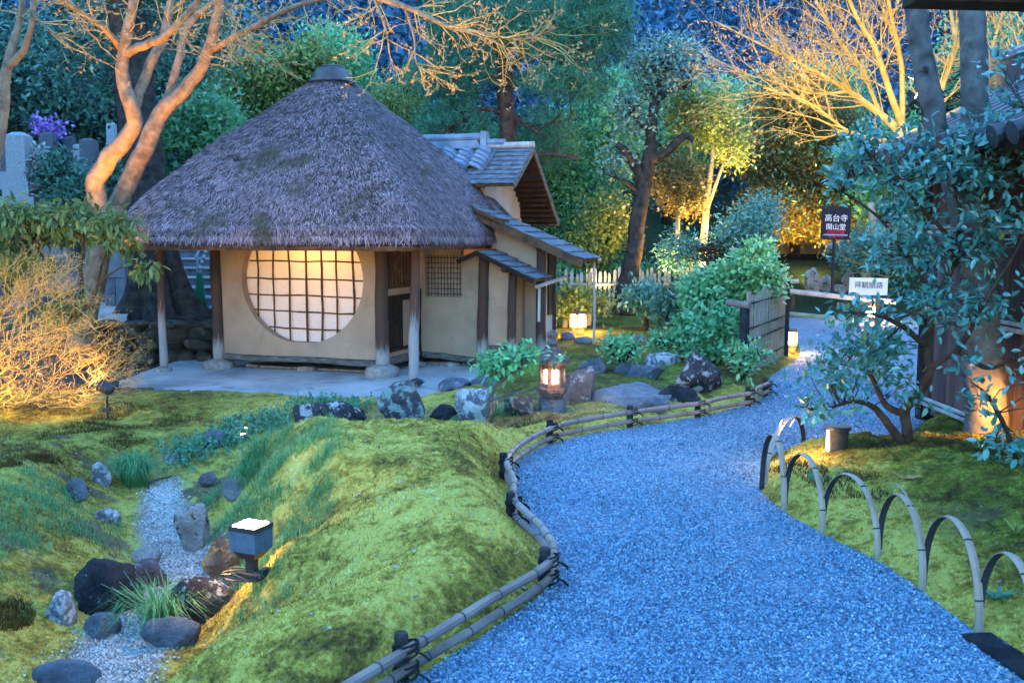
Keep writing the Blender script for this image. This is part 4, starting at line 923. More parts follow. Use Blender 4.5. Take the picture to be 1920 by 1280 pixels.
hoop(G(1438, 915) + [0.0, 0.05, 0], G(1507, 841) + [0, 0, 0], .36, 'bamboo hoop along the back edge of the moss bed with lamplight on it', 7)
st = MB(); bb_ = G(1900, 1222); ax_ = unit(np.array([PATH_R[-8][0] - PATH_R[-10][0], PATH_R[-8][1] - PATH_R[-10][1], 0]))
st.box(G(1880, 1232) + [0.02, 0, -.008], (.42, .13, .04), [[ax_[0], ax_[1], 0], [-ax_[1], ax_[0], 0], [0, 0, 1]]); o = st.build('kerb_stone', RM['black']); tag(o, 'dark flat kerb stone sunk in the gravel beside the nearest hoop', 'kerb stone')
# ------------------------------------------------------------------ lamps
E_WARM = emis('lamp_glow', (1.0, 0.62, 0.22), 1.6); E_HOT = emis('lamp_glass', (1.0, 0.80, 0.45), 3.0)
M_METAL = mat('black_metal', [(0.2, (0.012, 0.014, 0.018)), (0.8, (0.03, 0.034, 0.04))], 8, 0.5, spec=.5)
M_BLUEM = mat('grey_blue_metal', [(0.2, (0.07, 0.10, 0.15)), (0.8, (0.10, 0.14, 0.20))], 30, 0.55, 0.1, 200)
M_GRAN = mat('lantern_granite', [(0.2, (0.09, 0.06, 0.058)), (0.8, (0.24, 0.17, 0.165))], 24, 0.95, 0.8, 70, patches=[((0.30, 0.28, 0.27), 16, .62, .1)])
# stone lantern
lc = D(1035, 772, 9.0); lz = lc[2]
ln_ = thing('stone_lantern', 'small hexagonal stone lantern glowing between the rocks and the camellia', 'lantern', lc)
K = 9.0 / F
def hexring(r, z, n=6, ro=0.26): an = np.arange(n) * 2 * PI / n + ro; return np.stack([lc[0] + r * np.cos(an), lc[1] + r * np.sin(an), np.full(n, lz + z)], -1)
mb = MB(); mb.lathe(lc, [(.12, -.05), (.125, .06), (.12, .125)], 24); mb.build('pedestal', RM['blue'], ln_)
mb = MB(); mb.loft([hexring(r, z) for r, z in ((.085, .12), (.11, .15), (.142, .19), (.146, .225), (.12, .235))]); mb.build('platform', M_GRAN, ln_)
fb = MB()
an = np.arange(6) * 2 * PI / 6 + .26
for a in an:
    fb.box([lc[0] + .103 * math.cos(a), lc[1] + .103 * math.sin(a), lz + .335], (.030, .042, .205), [[math.cos(a), math.sin(a), 0], [-math.sin(a), math.cos(a), 0], [0, 0, 1]])
fb.loft([hexring(.116, .233), hexring(.116, .27)]); fb.loft([hexring(.116, .40), hexring(.116, .44)])
fb.build('fire_box', M_GRAN, ln_)
mb = MB(); mb.lathe(lc + [0, 0, .0], [(.058, .27), (.058, .40)], 16); pap = mb.build('light_paper', E_HOT, ln_)
mb = MB(); mb.loft([hexring(r, z) for r, z in ((.10, .435), (.165, .445), (.168, .485), (.14, .505), (.10, .545), (.07, .60), (.045, .61))]); mb.build('roof', M_GRAN, ln_)
mb = MB(); mb.lathe(lc, [(.02, .60), (.05, .62), (.052, .645), (.035, .665), (.03, .668), (.05, .69), (.054, .715), (.035, .745), (.004, .755)], 20); mb.build('finial', M_GRAN, ln_, smooth=True)
lamp('lantern_light', lc + [0, -.02, .34], 0.20, WARM, .05)
lamp('lantern_spill', lc + [0.0, -.20, .34], 0.10, WARM, .04)
# square garden lantern with lit windows
def box_lantern(p, w, h, yaw, label, ws, power, body=M_GRAN, name='garden_lantern'):
    o = thing(name, label, 'lantern', p); c, s = math.cos(yaw), math.sin(yaw); ax = np.array([[c, s, 0], [-s, c, 0], [0, 0, 1.0]])
    def L(x, y, z): return np.asarray(p) + ax[0] * x + ax[1] * y + ax[2] * z
    mb = MB(); mb.box(L(0, 0, h * .16), (w * .75, w * .75, h * .34), ax); mb.build('base', body, o)
    mb = MB()
    for sx in (-1, 1):
        for sy in (-1, 1): mb.box(L(sx * w * .43, sy * w * .43, h * .60), (w * .16, w * .16, h * .6), ax)
    mb.box(L(0, 0, h * .32), (w, w, h * .06), ax); mb.build('frame', body, o)
    mb = MB(); mb.box(L(0, 0, h * .60), (w * .74, w * .74, h * .52), ax); mb.build('light_panel', E_HOT, o)
    mb = MB(); mb.box(L(0, 0, h * .93), (w * 1.15, w * 1.15, h * .10), ax, 0, .8); mb.build('roof', body, o)
    for dx, dy in ((-.0, -.9), (.9, 0), (-.9, 0)): lamp('lantern_light', L(dx * w, dy * w, h * .5), power, WARM, .04)
    return o
M_LWOOD = mat('lamp_wood', [(0.2, (0.12, 0.07, 0.04)), (0.8, (0.26, 0.17, 0.10))], 12, .8, .3)
box_lantern(Gt(1084, 626), .19, .36, .6, 'square lantern with lit panels on the moss behind the tea hut', 1, .9, M_LWOOD)
box_lantern(Gt(1481, 660), .17, .32, -.35, 'wooden box lamp with a lit face at the end of the bamboo screen', 1, .7, M_LWOOD)
p = Gt(1634, 606); o = thing('path_lamp', 'small bright lamp on the ground below the white notice', 'lamp', p)
mb = MB(); mb.lathe(p, [(.05, 0), (.05, .10), (.09, .11), (.09, .125)], 14); mb.build('base', M_LWOOD, o)
mb = MB(); mb.lathe(p + [0, 0, .12], [(.06, 0), (.10, .06), (.10, .14), (.05, .20), (.01, .21)], 14); mb.build('light_globe', E_HOT, o, smooth=True)
mb = MB(); mb.lathe(p + [0, 0, .32], [(.02, 0), (.16, .0), (.10, .06), (.01, .09)], 14); mb.build('lamp_shade', M_LWOOD, o); lamp('path_light', p + [0, -.3, .35], 1.4, WARM, .05)
# bollard
p = Gt(1570, 848); p[2] = H(p[0], p[1]) + .01; o = thing('bollard_light', 'squat dark bollard lamp glowing on its left side behind the moss bed', 'lamp', p)
an = np.arange(28) * 2 * PI / 28
mb = MB(); mb.loft([np.stack([p[0] + r * np.cos(an), p[1] + r * np.sin(an), np.full(28, p[2] + z)], -1) for r, z in ((.066, -.04), (.067, .05), (.071, .14), (.075, .150))]); mb.build('body', M_LWOOD if False else mat('bronze_body', [(0.2, (0.03, 0.026, 0.024)), (0.8, (0.055, 0.048, 0.044))], 40, .6), o)
mb = MB(); mb.loft([np.stack([p[0] + r * np.cos(an), p[1] + r * np.sin(an), np.full(28, p[2] + z)], -1) for r, z in ((.086, .150), (.088, .170), (.082, .176))]); mb.build('cap', M_METAL, o)
mb = MB(); a2 = np.linspace(PI * .80, PI * 1.10, 8); mb.add(np.concatenate([np.stack([p[0] + .0735 * np.cos(a2), p[1] + .0735 * np.sin(a2), np.full(8, p[2] + z)], -1) for z in (.005, .149)]), [(i, i + 1, 9 + i, 8 + i) for i in range(7)]); mb.build('light_slot', emis('slot_glow', (1.0, .72, .38), 2.2), o)
lamp('bollard_glow', p + [-.30, -.10, .16], .45, (1, .6, .3), .06)
# floodlight in the dry stream, facing up and away
p = D(473, 1082, 4.95); yaw = math.radians(-24); c_, s_ = math.cos(yaw), math.sin(yaw); ax = np.array([[c_, s_, 0], [-s_, c_, 0], [0, 0, 1.0]])
def LF(x, y, z): return p + ax[0] * x + ax[1] * y + ax[2] * z
o = thing('floodlight', 'grey square floodlight on the mound with its lit glass facing up', 'floodlight', p)
def frust(mb, z0, z1, w0, w1, d0, d1, mi=0): mb.loft([[LF(-w / 2, -d / 2, z), LF(w / 2, -d / 2, z), LF(w / 2, d / 2, z), LF(-w / 2, d / 2, z)] for z, w, d in ((z0, w0, d0), (z1, w1, d1))], mi)
mb = MB(); frust(mb, .150, .255, .158, .162, .14, .145); mb.build('housing', M_BLUEM, o)
mb = MB(); frust(mb, .255, .28, .166, .166, .15, .15); mb.build('rim', M_METAL, o)
mb = MB(); frust(mb, .281, .284, .13, .13, .12, .12); mb.build('glass', emis('flood_glass', (1.0, .80, .50), 6.0), o)
mb = MB(); mb.box(LF(.05, .0, .288), (.006, .12, .02), ax); mb.build('glare_shield', M_METAL, o)
mb = MB(); frust(mb, .105, .150, .08, .15, .07, .13); frust(mb, .02, .105, .045, .05, .04, .045); mb.build('driver_box', M_METAL, o)
mb = MB(); mb.box(LF(0, 0, .015), (.13, .09, .03), ax); mb.box(LF(.06, .02, .03), (.03, .06, .04), ax)
for k in range(4):
    t = np.linspace(0, 1, 14); mb.tube(np.stack([LF(-.02 + .10 * math.cos(6 * q + k) * (1 - .2 * k * .3), -.05 + .06 * math.sin(5 * q + 2 * k), .02 + .02 * math.sin(3 * q + k)) for q in t]), .005, 5)
mb.build('foot_and_cable', M_METAL, o)
lamp('flood_light', LF(-.02, .02, .31), 24, (1, .50, .12), .05, 42, hp(-1.5, .8, 2.9), .9)
lamp('flood_spill', LF(-.19, -.03, .20), .55, (1, .55, .15), .04)
# small spot on the crest + cable in the stream
p = Gt(457, 824); p[2] = Hf(p[0], p[1]) + .02; o = thing('spotlight', 'tiny black spotlight with a glowing rim on the crest of the moss mound', 'spotlight', p)
mb = MB(); mb.box(p + [0, 0, .035], (.045, .05, .05)); mb.build('housing', M_METAL, o); mb = MB(); mb.box(p + [-.006, -.0, .0625], (.03, .04, .004)); mb.build('glass', E_WARM, o)
mb = MB(); mb.tube(np.array([p + [0, 0, .01], p + [0, 0, -.25]]), .008, 6); mb.build('stake', M_METAL, o)
lamp('spot_beam', p + [0, .02, .10], 110, (1, .52, .10), .03, 34, D(800, 20, 11.4), .6)
cb = MB(); cpts = np.array([Gt(x, y) + [0, 0, .012] for x, y in ((322, 895), (285, 905), (279, 922), (292, 936), (312, 944), (322, 958))]); cb.tube(spline(cpts, 8), .007, 6); o = cb.build('cable', M_METAL); tag(o, 'black cable curling over the gravel of the dry stream', 'cable')
cb = MB(); cpts = np.array([hp(a, b, ZP - .02) for a, b in ((-3.6, -.98), (-3.2, -1.09), (-2.6, -1.10), (-1.4, -1.12), (-.5, -1.1))]); cpts[:, 2] += [.02, .0, -.01, 0, -.01]; cb.tube(spline(cpts, 8), .008, 6); o = cb.build('cable', M_METAL); tag(o, 'thin black cable along the front edge of the hut terrace', 'cable')
# black uplight that lights the bare shrub
p = Gt(201, 784); o = thing('spotlight', 'black spotlight on a spike at the tip of the orange lit shrub', 'spotlight', p)
mb = MB(); mb.tube(np.array([p + [0, 0, -.05], p + [0, 0, .20]]), .018, 8); mb.box(p + [0, 0, .09], (.07, .05, .04)); mb.build('stake', M_METAL, o)
hd = unit(np.array([-.85, .05, .38])); q0 = p + [.03, .0, .30]; mb = MB(); mb.tube(np.array([p + [0, 0, .18], p + [.02, 0, .26], q0 + hd * .04]), .014, 7); mb.tube(np.array([q0 - hd * .04, q0, q0 + hd * .10]), np.array([.045, .060, .066]), 14); hd_o = mb.build('lamp_head', M_METAL, o)
mb = MB(); mb.tube(np.array([q0 + hd * .101, q0 + hd * .103]), .056, 14); mb.build('glass', emis('spot_glass', (1, .7, .3), 6), hd_o)
lamp('spot_light', q0 + hd * .13, 1.1, (1.0, .50, .12), .05, 165, q0 + np.array([-1.5, .30, .60]), .5)
MAPLE_LIGHT = q0 + hd * .13
# ------------------------------------------------------------------ signs
def text_mesh(body, size, mtl, name, parent, origin, right, up, fwd):
    cu = bpy.data.curves.new(name, 'FONT'); cu.body = body; cu.size = size; cu.align_x = 'CENTER'; cu.align_y = 'CENTER'; cu.extrude = 0.002
    t = bpy.data.objects.new(name, cu); COL.objects.link(t); bpy.context.view_layer.update()
    me = bpy.data.meshes.new_from_object(t.evaluated_get(bpy.context.evaluated_depsgraph_get())); bpy.data.objects.remove(t)
    n = len(me.vertices)
    if n == 0: return None
    co = np.empty(n * 3, np.float32); me.vertices.foreach_get('co', co); co = co.reshape(-1, 3)
    w = np.asarray(origin) + co[:, :1] * right + co[:, 1:2] * up - co[:, 2:] * fwd - ORG[parent.name]
    me.vertices.foreach_set('co', w.astype(np.float32).ravel()); me.update(); me.materials.clear(); me.materials.append(mtl)
    ob = bpy.data.objects.new(name, me); COL.objects.link(ob); ob.parent = parent; ORG[ob.name] = ORG[parent.name]; return ob
M_BOARD = mat('sign_black', [(0.2, (0.015, 0.013, 0.022)), (0.8, (0.03, 0.026, 0.04))], 5, .6); M_WHITE = mat('sign_white', [(0.2, (.70, .70, .70)), (.8, (.82, .82, .82))], 5, .6)
M_RED = mat('sign_red', [(0.2, (.50, .02, .05)), (.8, (.62, .03, .07))], 5, .6); M_INK = mat('sign_ink', [(0.2, (.02, .04, .12)), (.8, (.03, .05, .16))], 5, .6); M_BAR = mat('sign_bar', [(0.2, (.18, .25, .42)), (.8, (.22, .3, .48))], 5, .6)
Y = 19.0; b = Gt(1560, 594); Y = b[1]; b = np.array([b[0], Y, 0.0])
o = thing('sign_board', 'black upright notice board with white and red characters on a thin pole', 'sign', b)
mb = MB(); mb.box(b + [.0, .03, .95], (.05, .05, 1.95)); mb.build('pole', M_BOARD, o)
cB = D(1567, 418, Y); tl_ = math.radians(-1.2); R_ = np.array([math.cos(tl_), 0, math.sin(tl_)]); U_ = np.array([-math.sin(tl_), 0, math.cos(tl_)]); Fd = np.array([0, 1.0, 0])
mb = MB(); mb.box(cB, (54 * Y / F, .03, 62 * Y / F), [R_, Fd, U_]); bd = mb.build('board', M_BOARD, o)
k = Y / F
def at(dx, dy): return cB + R_ * dx * k + U_ * dy * k + np.array([0, -.020, 0])
for tx, sz, dy, mt in (('高台寺', 14.5, 8, M_WHITE), ('開山堂', 12.5, -8.0, M_WHITE), ('夜間拝観', 8.5, -17.2, M_RED), ('通り抜け不可', 4.5, -26.5, M_RED)):
    text_mesh(tx, sz * k, mt, 'lettering', bd, at(0, dy), R_, U_, Fd)
mb = MB(); mb.box(at(0, -22.2), (45 * k, .004, 2.6 * k), [R_, Fd, U_]); mb.build('rule_line', M_BAR, bd)
Y = 17.2; b = Gt(1612, 602); b = np.array([b[0], Y, 0]); o = thing('notice_board', 'low white notice board with dark characters half hidden by leaves', 'sign', b)
cB = D(1628, 537, Y); R_, U_ = np.array([1.0, 0, -.02]), np.array([.02, 0, 1.0]); k = Y / F
mb = MB(); mb.box(cB, (72 * k, .025, 32 * k), [R_, Fd, U_]); bd = mb.build('board', M_WHITE, o); text_mesh('拝観順路', 13.5 * k, M_INK, 'lettering', bd, at(0, 2), R_, U_, Fd)
for sx in (-18, 20): mb = MB(); mb.box([cB[0] + sx * k, Y + .03, (cB[2]) / 2], (.07, .05, cB[2] + .1)); mb.build('post', M_LWOOD, o)
# ------------------------------------------------------------------ bamboo screen, low rails, picket fence
M_SLAT = mat('screen_bamboo', [(0.2, (0.20, 0.15, 0.11)), (0.8, (0.46, 0.38, 0.30))], 3, .55, .2, 30, island=.6)
q0, q1 = Gt(1398, 706), Gt(1468, 668); q0[2] = q1[2] = 0; e = unit(q1 - q0); Lq = np.linalg.norm(q1 - q0)
o = thing('bamboo_screen', 'screen of upright bamboo canes tied with dark cord beside the path', 'bamboo fence', (q0 + q1) / 2)
rg = np.random.default_rng(9); nC = 17; nrm_ = np.array([e[1], -e[0], 0])
for i in range(nC):
    t = i / (nC - 1); c = q0 + e * Lq * t; h = .95 + rg.uniform(-.03, .04); lx = rg.normal(0, .01)
    mb = MB(); mb.tube(np.array([c + [0, 0, .02], c + e * lx + [0, 0, h]]), rg.uniform(.011, .0145), 8)
    for z in np.arange(rg.uniform(.1, .3), h, .30): mb.tube(np.array([c + e * lx * z + [0, 0, z - .005], c + e * lx * z + [0, 0, z + .005]]), .0165, 8)
    mb.build('cane', M_SLAT, o)
for z in (.16, .42, .56, .84):
    for sd in (-1, 1):
        mb = MB(); t = np.linspace(-.02, Lq + .02, 40); mb.tube(np.stack([q0 + e * x + nrm_ * sd * (.016 + .004 * math.sin(x * 70)) + [0, 0, z + .012 * math.sin(x * 55)] for x in t]), .0055, 6); mb.build('cord_rail', M_ROPE, o)
for c, h, r in ((q0 - e * .12, .80, .055), (q1 + e * .10, 1.02, .05)): mb = MB(); mb.tube(np.array([c + [0, 0, -.05], c + [0, 0, h]]), r, 12); mb.build('end_post', M_CHAR, o)
c = q0 - e * .12; mb = MB(); mb.tube(np.array([c + [-.16, .16, .85], c + [.04, -.04, .83]]), .036, 10); mb.build('cap_rail', M_RAIL, o)
o = thing('rail_fence', 'low bamboo rail fence at the far end of the gravel path', 'fence', Gt(1540, 592))
Y = 19.5
def rl(name, a, b, r, m): mb = MB(); mb.tube(np.array([a, (a + b) / 2 + [0, 0, -.01], b]), r, 9); return mb.build(name, m, o)
rl('rail', D(1474, 545, Y), D(1680, 566, Y - 1.0), .05, M_BAMB); rl('rail', D(1452, 527, Y + .4), D(1497, 527, Y + .4), .045, M_BAMB)
rl('rail', D(1474, 588, Y), D(1680, 606, Y - 1), .05, mat('green_bamboo', [(0.2, (.10, .16, .13)), (.8, (.18, .26, .22))], 4, .5))
for px, y0, m in ((1472, 515, M_BAMB), (1487, 545, M_CHAR), (1586, 555, M_CHAR), (1668, 560, M_CHAR)):
    a = D(px, y0, Y); mb = MB(); mb.tube(np.array([[a[0], Y + .06, -.05], [a[0], Y + .06, a[2]]]), .06, 9); mb.build('post', m, o)
Y = 20.6; x0, x1 = D(1052, 560, Y)[0], D(1300, 560, Y)[0]
o = thing('picket_fence', 'weathered grey picket fence with uneven pointed slats behind the moss garden', 'fence', ((x0 + x1) / 2, Y, 0))
M_PICK = mat('grey_picket', [(0.2, (.25, .25, .26)), (.8, (.46, .45, .45))], 7, .85, .2, island=.5); x = x0
while x < x1:
    w = rg.uniform(.045, .075); h = rg.uniform(.70, .92); z0 = H(x, Y); tl_ = rg.normal(0, .015); mb = MB()
    mb.loft([[[x + dx + tl_ * zz, Y + dy, z0 + zz] for dx, dy in ((-w / 2, -.012), (w / 2, -.012), (w / 2, .012), (-w / 2, .012))] for zz, w in ((0, w), (h - .05, w), (h, w * .45))]); mb.build('picket', M_PICK, o); x += w + rg.uniform(.02, .06)
for z in (.12, .55): mb = MB(); mb.tube(np.array([[x0, Y - .03, z + H(x0, Y)], [x1, Y - .03, z + H(x1, Y)]]), .03, 8); mb.build('rail', M_PICK, o)
# ------------------------------------------------------------------ plants
BARK = {
 'maple': mat('maple_bark', [(0.2, (0.16, 0.105, 0.07)), (0.8, (0.38, 0.265, 0.18))], 9, .9, .9, 18, patches=[((.48, .45, .42), 22, .68, .04)]),
 'dark': mat('dark_bark', [(0.2, (0.018, 0.016, 0.015)), (0.8, (0.07, 0.06, 0.052))], 9, .9, .7, 40),
 'grey': mat('grey_bark', [(0.2, (0.06, 0.055, 0.055)), (0.8, (0.20, 0.185, 0.18))], 7, .9, .6, 30, patches=[((.02, .018, .018), 4, .6, .08), ((.5, .5, .52), 9, .69, .03)]),
 'cedar': mat('cedar_bark', [(0.2, (0.035, 0.026, 0.024)), (0.8, (0.14, 0.105, 0.10))], 6, .95, .9, 26, stretch=(1, 1, .18)),
 'pine': mat('pine_bark', [(0.2, (0.035, 0.022, 0.02)), (0.8, (0.13, 0.075, 0.06))], 8, .95, .9, 20),
 'pale': mat('pale_bark', [(0.2, (0.26, 0.22, 0.15)), (0.8, (0.46, 0.40, 0.28))], 7, .8, .3, 30),
 'twig': mat('bare_twig', [(0.2, (0.38, 0.255, 0.08)), (0.8, (0.60, 0.43, 0.16))], 9, .75),
 'red': mat('red_brown_stem', [(0.2, (0.035, 0.022, 0.016)), (0.8, (0.11, 0.07, 0.05))], 9, .85, .4, 40)}
def lm(name, a, b, c, trans=.25, rough=.4, **k): return leafmat(name, [(0.1, a), (0.5, b), (0.92, c)], trans, rough, **k)
LEAF = {
 'dark': lm('dark_leaves', (0.018, 0.064, 0.040), (0.046, 0.156, 0.101), (0.184, 0.405, 0.313)),
 'teal': lm('teal_leaves', (0.032, 0.126, 0.100), (0.082, 0.270, 0.216), (0.252, 0.576, 0.504), .2, .35),
 'paleteal': lm('pale_teal_leaves', (.06, .15, .12), (.14, .30, .25), (.32, .52, .46), .25, .35),
 'green': lm('green_leaves', (0.056, 0.206, 0.075), (0.131, 0.413, 0.169), (0.338, 0.712, 0.356)),
 'bright': lm('bright_leaves', (0.068, 0.220, 0.083), (0.152, 0.440, 0.193), (0.330, 0.688, 0.413)),
 'olive': lm('olive_leaves', (0.065, 0.104, 0.023), (0.169, 0.247, 0.052), (0.364, 0.429, 0.117)),
 'yellow': lm('yellow_leaves', (0.138, 0.184, 0.034), (0.299, 0.368, 0.081), (0.517, 0.575, 0.184), .35),
 'gold': lm('gold_leaves', (0.081, 0.064, 0.016), (0.177, 0.137, 0.032), (0.322, 0.258, 0.064), .3),
 'pine': lm('pine_needles', (.008, .055, .03), (.03, .17, .10), (.10, .34, .22), .1, .6),
 'camellia': lm('camellia_leaves', (.022, .11, .07), (.065, .275, .235), (.20, .50, .50), .2, .28, spec=.8),  # blue of the reflected sky is mixed into the leaf colour
 'bud': lm('spring_buds', (.35, .20, .08), (.52, .34, .14), (.68, .46, .22), .35, .6),
 'azalea': lm('rhododendron_leaves', (.06, .10, .025), (.16, .22, .06), (.32, .36, .13), .3),
 'purple': lm('purple_blossom', (.30, .12, .5), (.5, .26, .75), (.68, .45, .85), .3),
 'white': lm('pale_blossom', (.35, .38, .36), (.55, .56, .55), (.75, .74, .76), .3),
 'weed': lm('weed_leaves', (0.036, 0.144, 0.072), (0.084, 0.264, 0.144), (0.180, 0.408, 0.264), .25),
 'grass': lm('sedge_blades', (0.030, 0.135, 0.045), (0.090, 0.300, 0.105), (0.240, 0.480, 0.210), .2),
 'forest': lm('forest_leaves', (.003, .030, .075), (.012, .085, .175), (.04, .18, .30), .1, .6)}  # blue haze of distance put into the leaf colour
def leaf_quads(mb, c, ax, nrm, ln, wd, fold=False, mi=0):
    """c base points, ax long axis, nrm approx normal"""
    ax = unitN(ax); sd = unitN(np.cross(ax, nrm)); up = np.cross(sd, ax); ln = np.asarray(ln)[:, None]; wd = np.asarray(wd)[:, None]; n = len(c)
    if not fold:
        m = c + ax * ln * .45; v = np.stack([c, m + sd * wd, c + ax * ln, m - sd * wd], 1).reshape(-1, 3); mb.add(v, np.arange(4 * n).reshape(-1, 4), mi)
    else:
        t = c + ax * ln - up * ln * .10
        v = np.stack([c, c + ax * ln * .30 + sd * wd * .85 + up * wd * .25, c + ax * ln * .68 + sd * wd * .75 + up * wd * .22 - up * ln * .04, t, c + ax * ln * .68 - sd * wd * .75 + up * wd * .22 - up * ln * .04, c + ax * ln * .30 - sd * wd * .85 + up * wd * .25], 1).reshape(-1, 3)
        b = 6 * np.arange(n)[:, None]; mb.add(v, np.concatenate([b + [0, 1, 2, 3], b + [0, 3, 4, 5]]), mi)
def limb_pts(limb, wob=.02, seed=0, n=7):
    P = np.array([np.r_[D(x, y, Y), r * Y / F] for x, y, Y, r in limb]); P = spline(P, n)
    k = np.c_[np.arange(len(P)) * .35, np.full(len(P), seed * 1.7), np.zeros(len(P))]
    off = np.stack([fbm(k, seed, 2), fbm(k, seed + 5, 2), fbm(k, seed + 9, 2)], -1) * (P[:, 3:4] * wob * 12)
    P[:, :3] += off; P[:, 3] = np.maximum(P[:, 3] * (1 + .03 * vnoise(k * 2.2, 2)), .003); return P
def crown(mb, centers, R, per, ln, wd, rng, up=.6, fold=False, outward=None, droop=0.0, mi=0):
    n = len(centers); c = np.repeat(centers, per, 0); o = rng.normal(size=(n * per, 3)) * R * .55; c = c + o
    ax = rng.normal(size=c.shape) + o / (R + 1e-6) * .9 + np.array([0, 0, -droop]); nm = rng.normal(size=c.shape) * (1 - up) + np.array([0, -.15, up]) * 1.4
    s = rng.uniform(.65, 1.25, len(c)); leaf_quads(mb, c, ax, nm, ln * s, wd * s, fold, mi)
def needles(mb, centers, per, ln, wd, rng, mi=0):
    n = len(centers); c = np.repeat(centers, per, 0) + rng.normal(size=(n * per, 3)) * .03; ax = rng.normal(size=c.shape) + np.array([0, 0, .55])
    leaf_quads(mb, c, ax, rng.normal(size=c.shape), ln * rng.uniform(.7, 1.2, len(c)), np.full(len(c), wd), False, mi)
def blob_centers(blobs, rng, gap=.12):
    out = []
    for (px, py, Y, rx, ry, rd, n) in blobs:
        c = D(px, py, Y); d = unitN(rng.normal(size=(n * 2, 3))) * (rng.random((n * 2, 1)) ** .42)
        p = c + d * [rx * Y / F, rd, ry * Y / F]
        keep = fbm(p * 1.9, 7, 3) > -gap - .25 * rng.random(len(p)); out.append(p[keep][:n])
    return np.concatenate(out)
def plant(name, label, cat, limbs, blobs, leaf, bark='dark', R=.25, per=10, ln=.10, wd=.028, seed=1, group=None, fold=False, twigs=160, twr=.006, up=.6, droop=0., style='leaf', base=None, wob=.02, extra=None, gap=.12):
    if cat == 'tree' and style == 'leaf': per, ln, wd = int(per * 1.5), ln * .78, wd * .8
    rng = np.random.default_rng(seed)
    L = [limb_pts(l, wob, seed + i) for i, l in enumerate(limbs)]
    p0 = L[0][0][:3] if base is None else base
    o = thing(name, label, cat, p0, group)
    tb = MB()
    for l in L: tb.tube(l[:, :3], l[:, 3], 9 if l[:, 3].max() > .03 else 6)
    C = blob_centers(blobs, rng, gap) if blobs else np.zeros((0, 3))
    if len(C):
        sk = np.concatenate([l[len(l) // 3:, :3] for l in L]); idx = rng.permutation(len(C))[:twigs]
        for i in idx:
            j = np.argmin(((sk - C[i]) ** 2).sum(1) + 0.3 * np.maximum(sk[:, 2] - C[i][2], 0)); a, b = sk[j], C[i]; d = np.linalg.norm(b - a)
            if d > 4: continue
            m = (a + b) / 2 + rng.normal(size=3) * d * .12 + [0, 0, -.05 * d]; q = (m + b) / 2 + rng.normal(size=3) * d * .06
            tb.tube(np.stack([a, m, q, b]), np.array([2.0, 1.5, 1.1, .5]) * twr * (1 + .4 * min(d, 2)), 4, cap=False)
    tb.build('trunk' if cat == 'tree' else 'stem', BARK[bark] if isinstance(bark, str) else bark, o, smooth=True)
    if len(C):
        cb = MB()
        if style == 'leaf': crown(cb, C, R, per, ln, wd, rng, up, fold, droop=droop)
        else: needles(cb, C, per, ln, wd, rng)
        mats = [LEAF[leaf]]
        if extra:
            em, frac = extra; k = rng.random(len(C)) < frac; crown(cb, C[k], R, max(1, per // 3), ln, wd, rng, up, fold, mi=1); mats.append(LEAF[em])
        cb.build('crown' if cat == 'tree' else 'foliage', mats, o)
    return o
# --- bare twig growth
def grow(tb, tips, p, d, L, r, lvl, rng, spread=.6, upb=.15, seg=4, nb=(2, 3), taper=.62, sides=4, ratio=.68, jit=.16):
    pts = [p]; dirs = [d]
    for k in range(seg):
        d = unit(d + rng.normal(size=3) * jit + np.array([0, 0, upb * .3])); p = p + d * L / seg; pts.append(p); dirs.append(d)
    tb.tube(np.array(pts), np.linspace(r, r * taper, seg + 1), sides if lvl > 1 else 3, cap=False)
    if lvl == 0: tips.append((p, d)); return
    for k in range(rng.integers(nb[0], nb[1] + 1)):
        i = rng.integers(max(1, seg // 2), seg + 1); nd = unit(dirs[i] + rng.normal(size=3) * spread + np.array([0, 0, upb]))
        grow(tb, tips, pts[i], nd, L * ratio * rng.uniform(.75, 1.2), r * taper * rng.uniform(.6, .9), lvl - 1, rng, spread, upb, seg, nb, taper, sides, ratio, jit)
def bare_tree(name, label, cat, limbs, bark, seed, sprigs, lvl=3, L=.9, r=.02, spread=.55, upb=.1, buds=0, budlen=.05, nb=(2, 3), aim=None, wob=.02, jit=.16):
    rng = np.random.default_rng(seed); LL = [limb_pts(l, wob, seed + i) for i, l in enumerate(limbs)]
    if cat == 'tree':
        for l in LL: l[:, 3] *= .80
    o = thing(name, label, cat, LL[0][0][:3]); tb = MB(); tips = []
    for l in LL: tb.tube(l[:, :3], l[:, 3], 10 if l[:, 3].max() > .04 else 6)
    tw = MB()
    for li, t0, n in sprigs:
        l = LL[li]
        for k in range(n):
            i = int(rng.uniform(t0, 1) * (len(l) - 2)); d = unit(l[i + 1][:3] - l[i][:3]); nd = unit(d + rng.normal(size=3) * spread * 1.3 + (np.zeros(3) if aim is None else np.asarray(aim)))
            grow(tw, tips, l[i][:3], nd, L * rng.uniform(.6, 1.2), min(r, l[i][3] * .7), lvl, rng, spread, upb, 4, nb, jit=jit)
    tk = tb.build('trunk' if cat == 'tree' else 'stem', bark, o, smooth=True)
    if tw.n: tw.build('twigs', BARK['twig'] if bark is not BARK['grey'] else bark, tk)
    if buds and tips:
        P = np.array([t[0] for t in tips]); Dr = np.array([t[1] for t in tips]); c = np.repeat(P, buds, 0) - np.repeat(Dr, buds, 0) * rng.uniform(0, .09, (len(P) * buds, 1)); mb = MB()
        leaf_quads(mb, c, np.repeat(Dr, buds, 0) + rng.normal(size=c.shape) * .7, rng.normal(size=c.shape), budlen * rng.uniform(.5, 1.2, len(c)), budlen * .2 * rng.uniform(.7, 1.2, len(c))); mb.build('buds', LEAF['bud'], o)
    return o
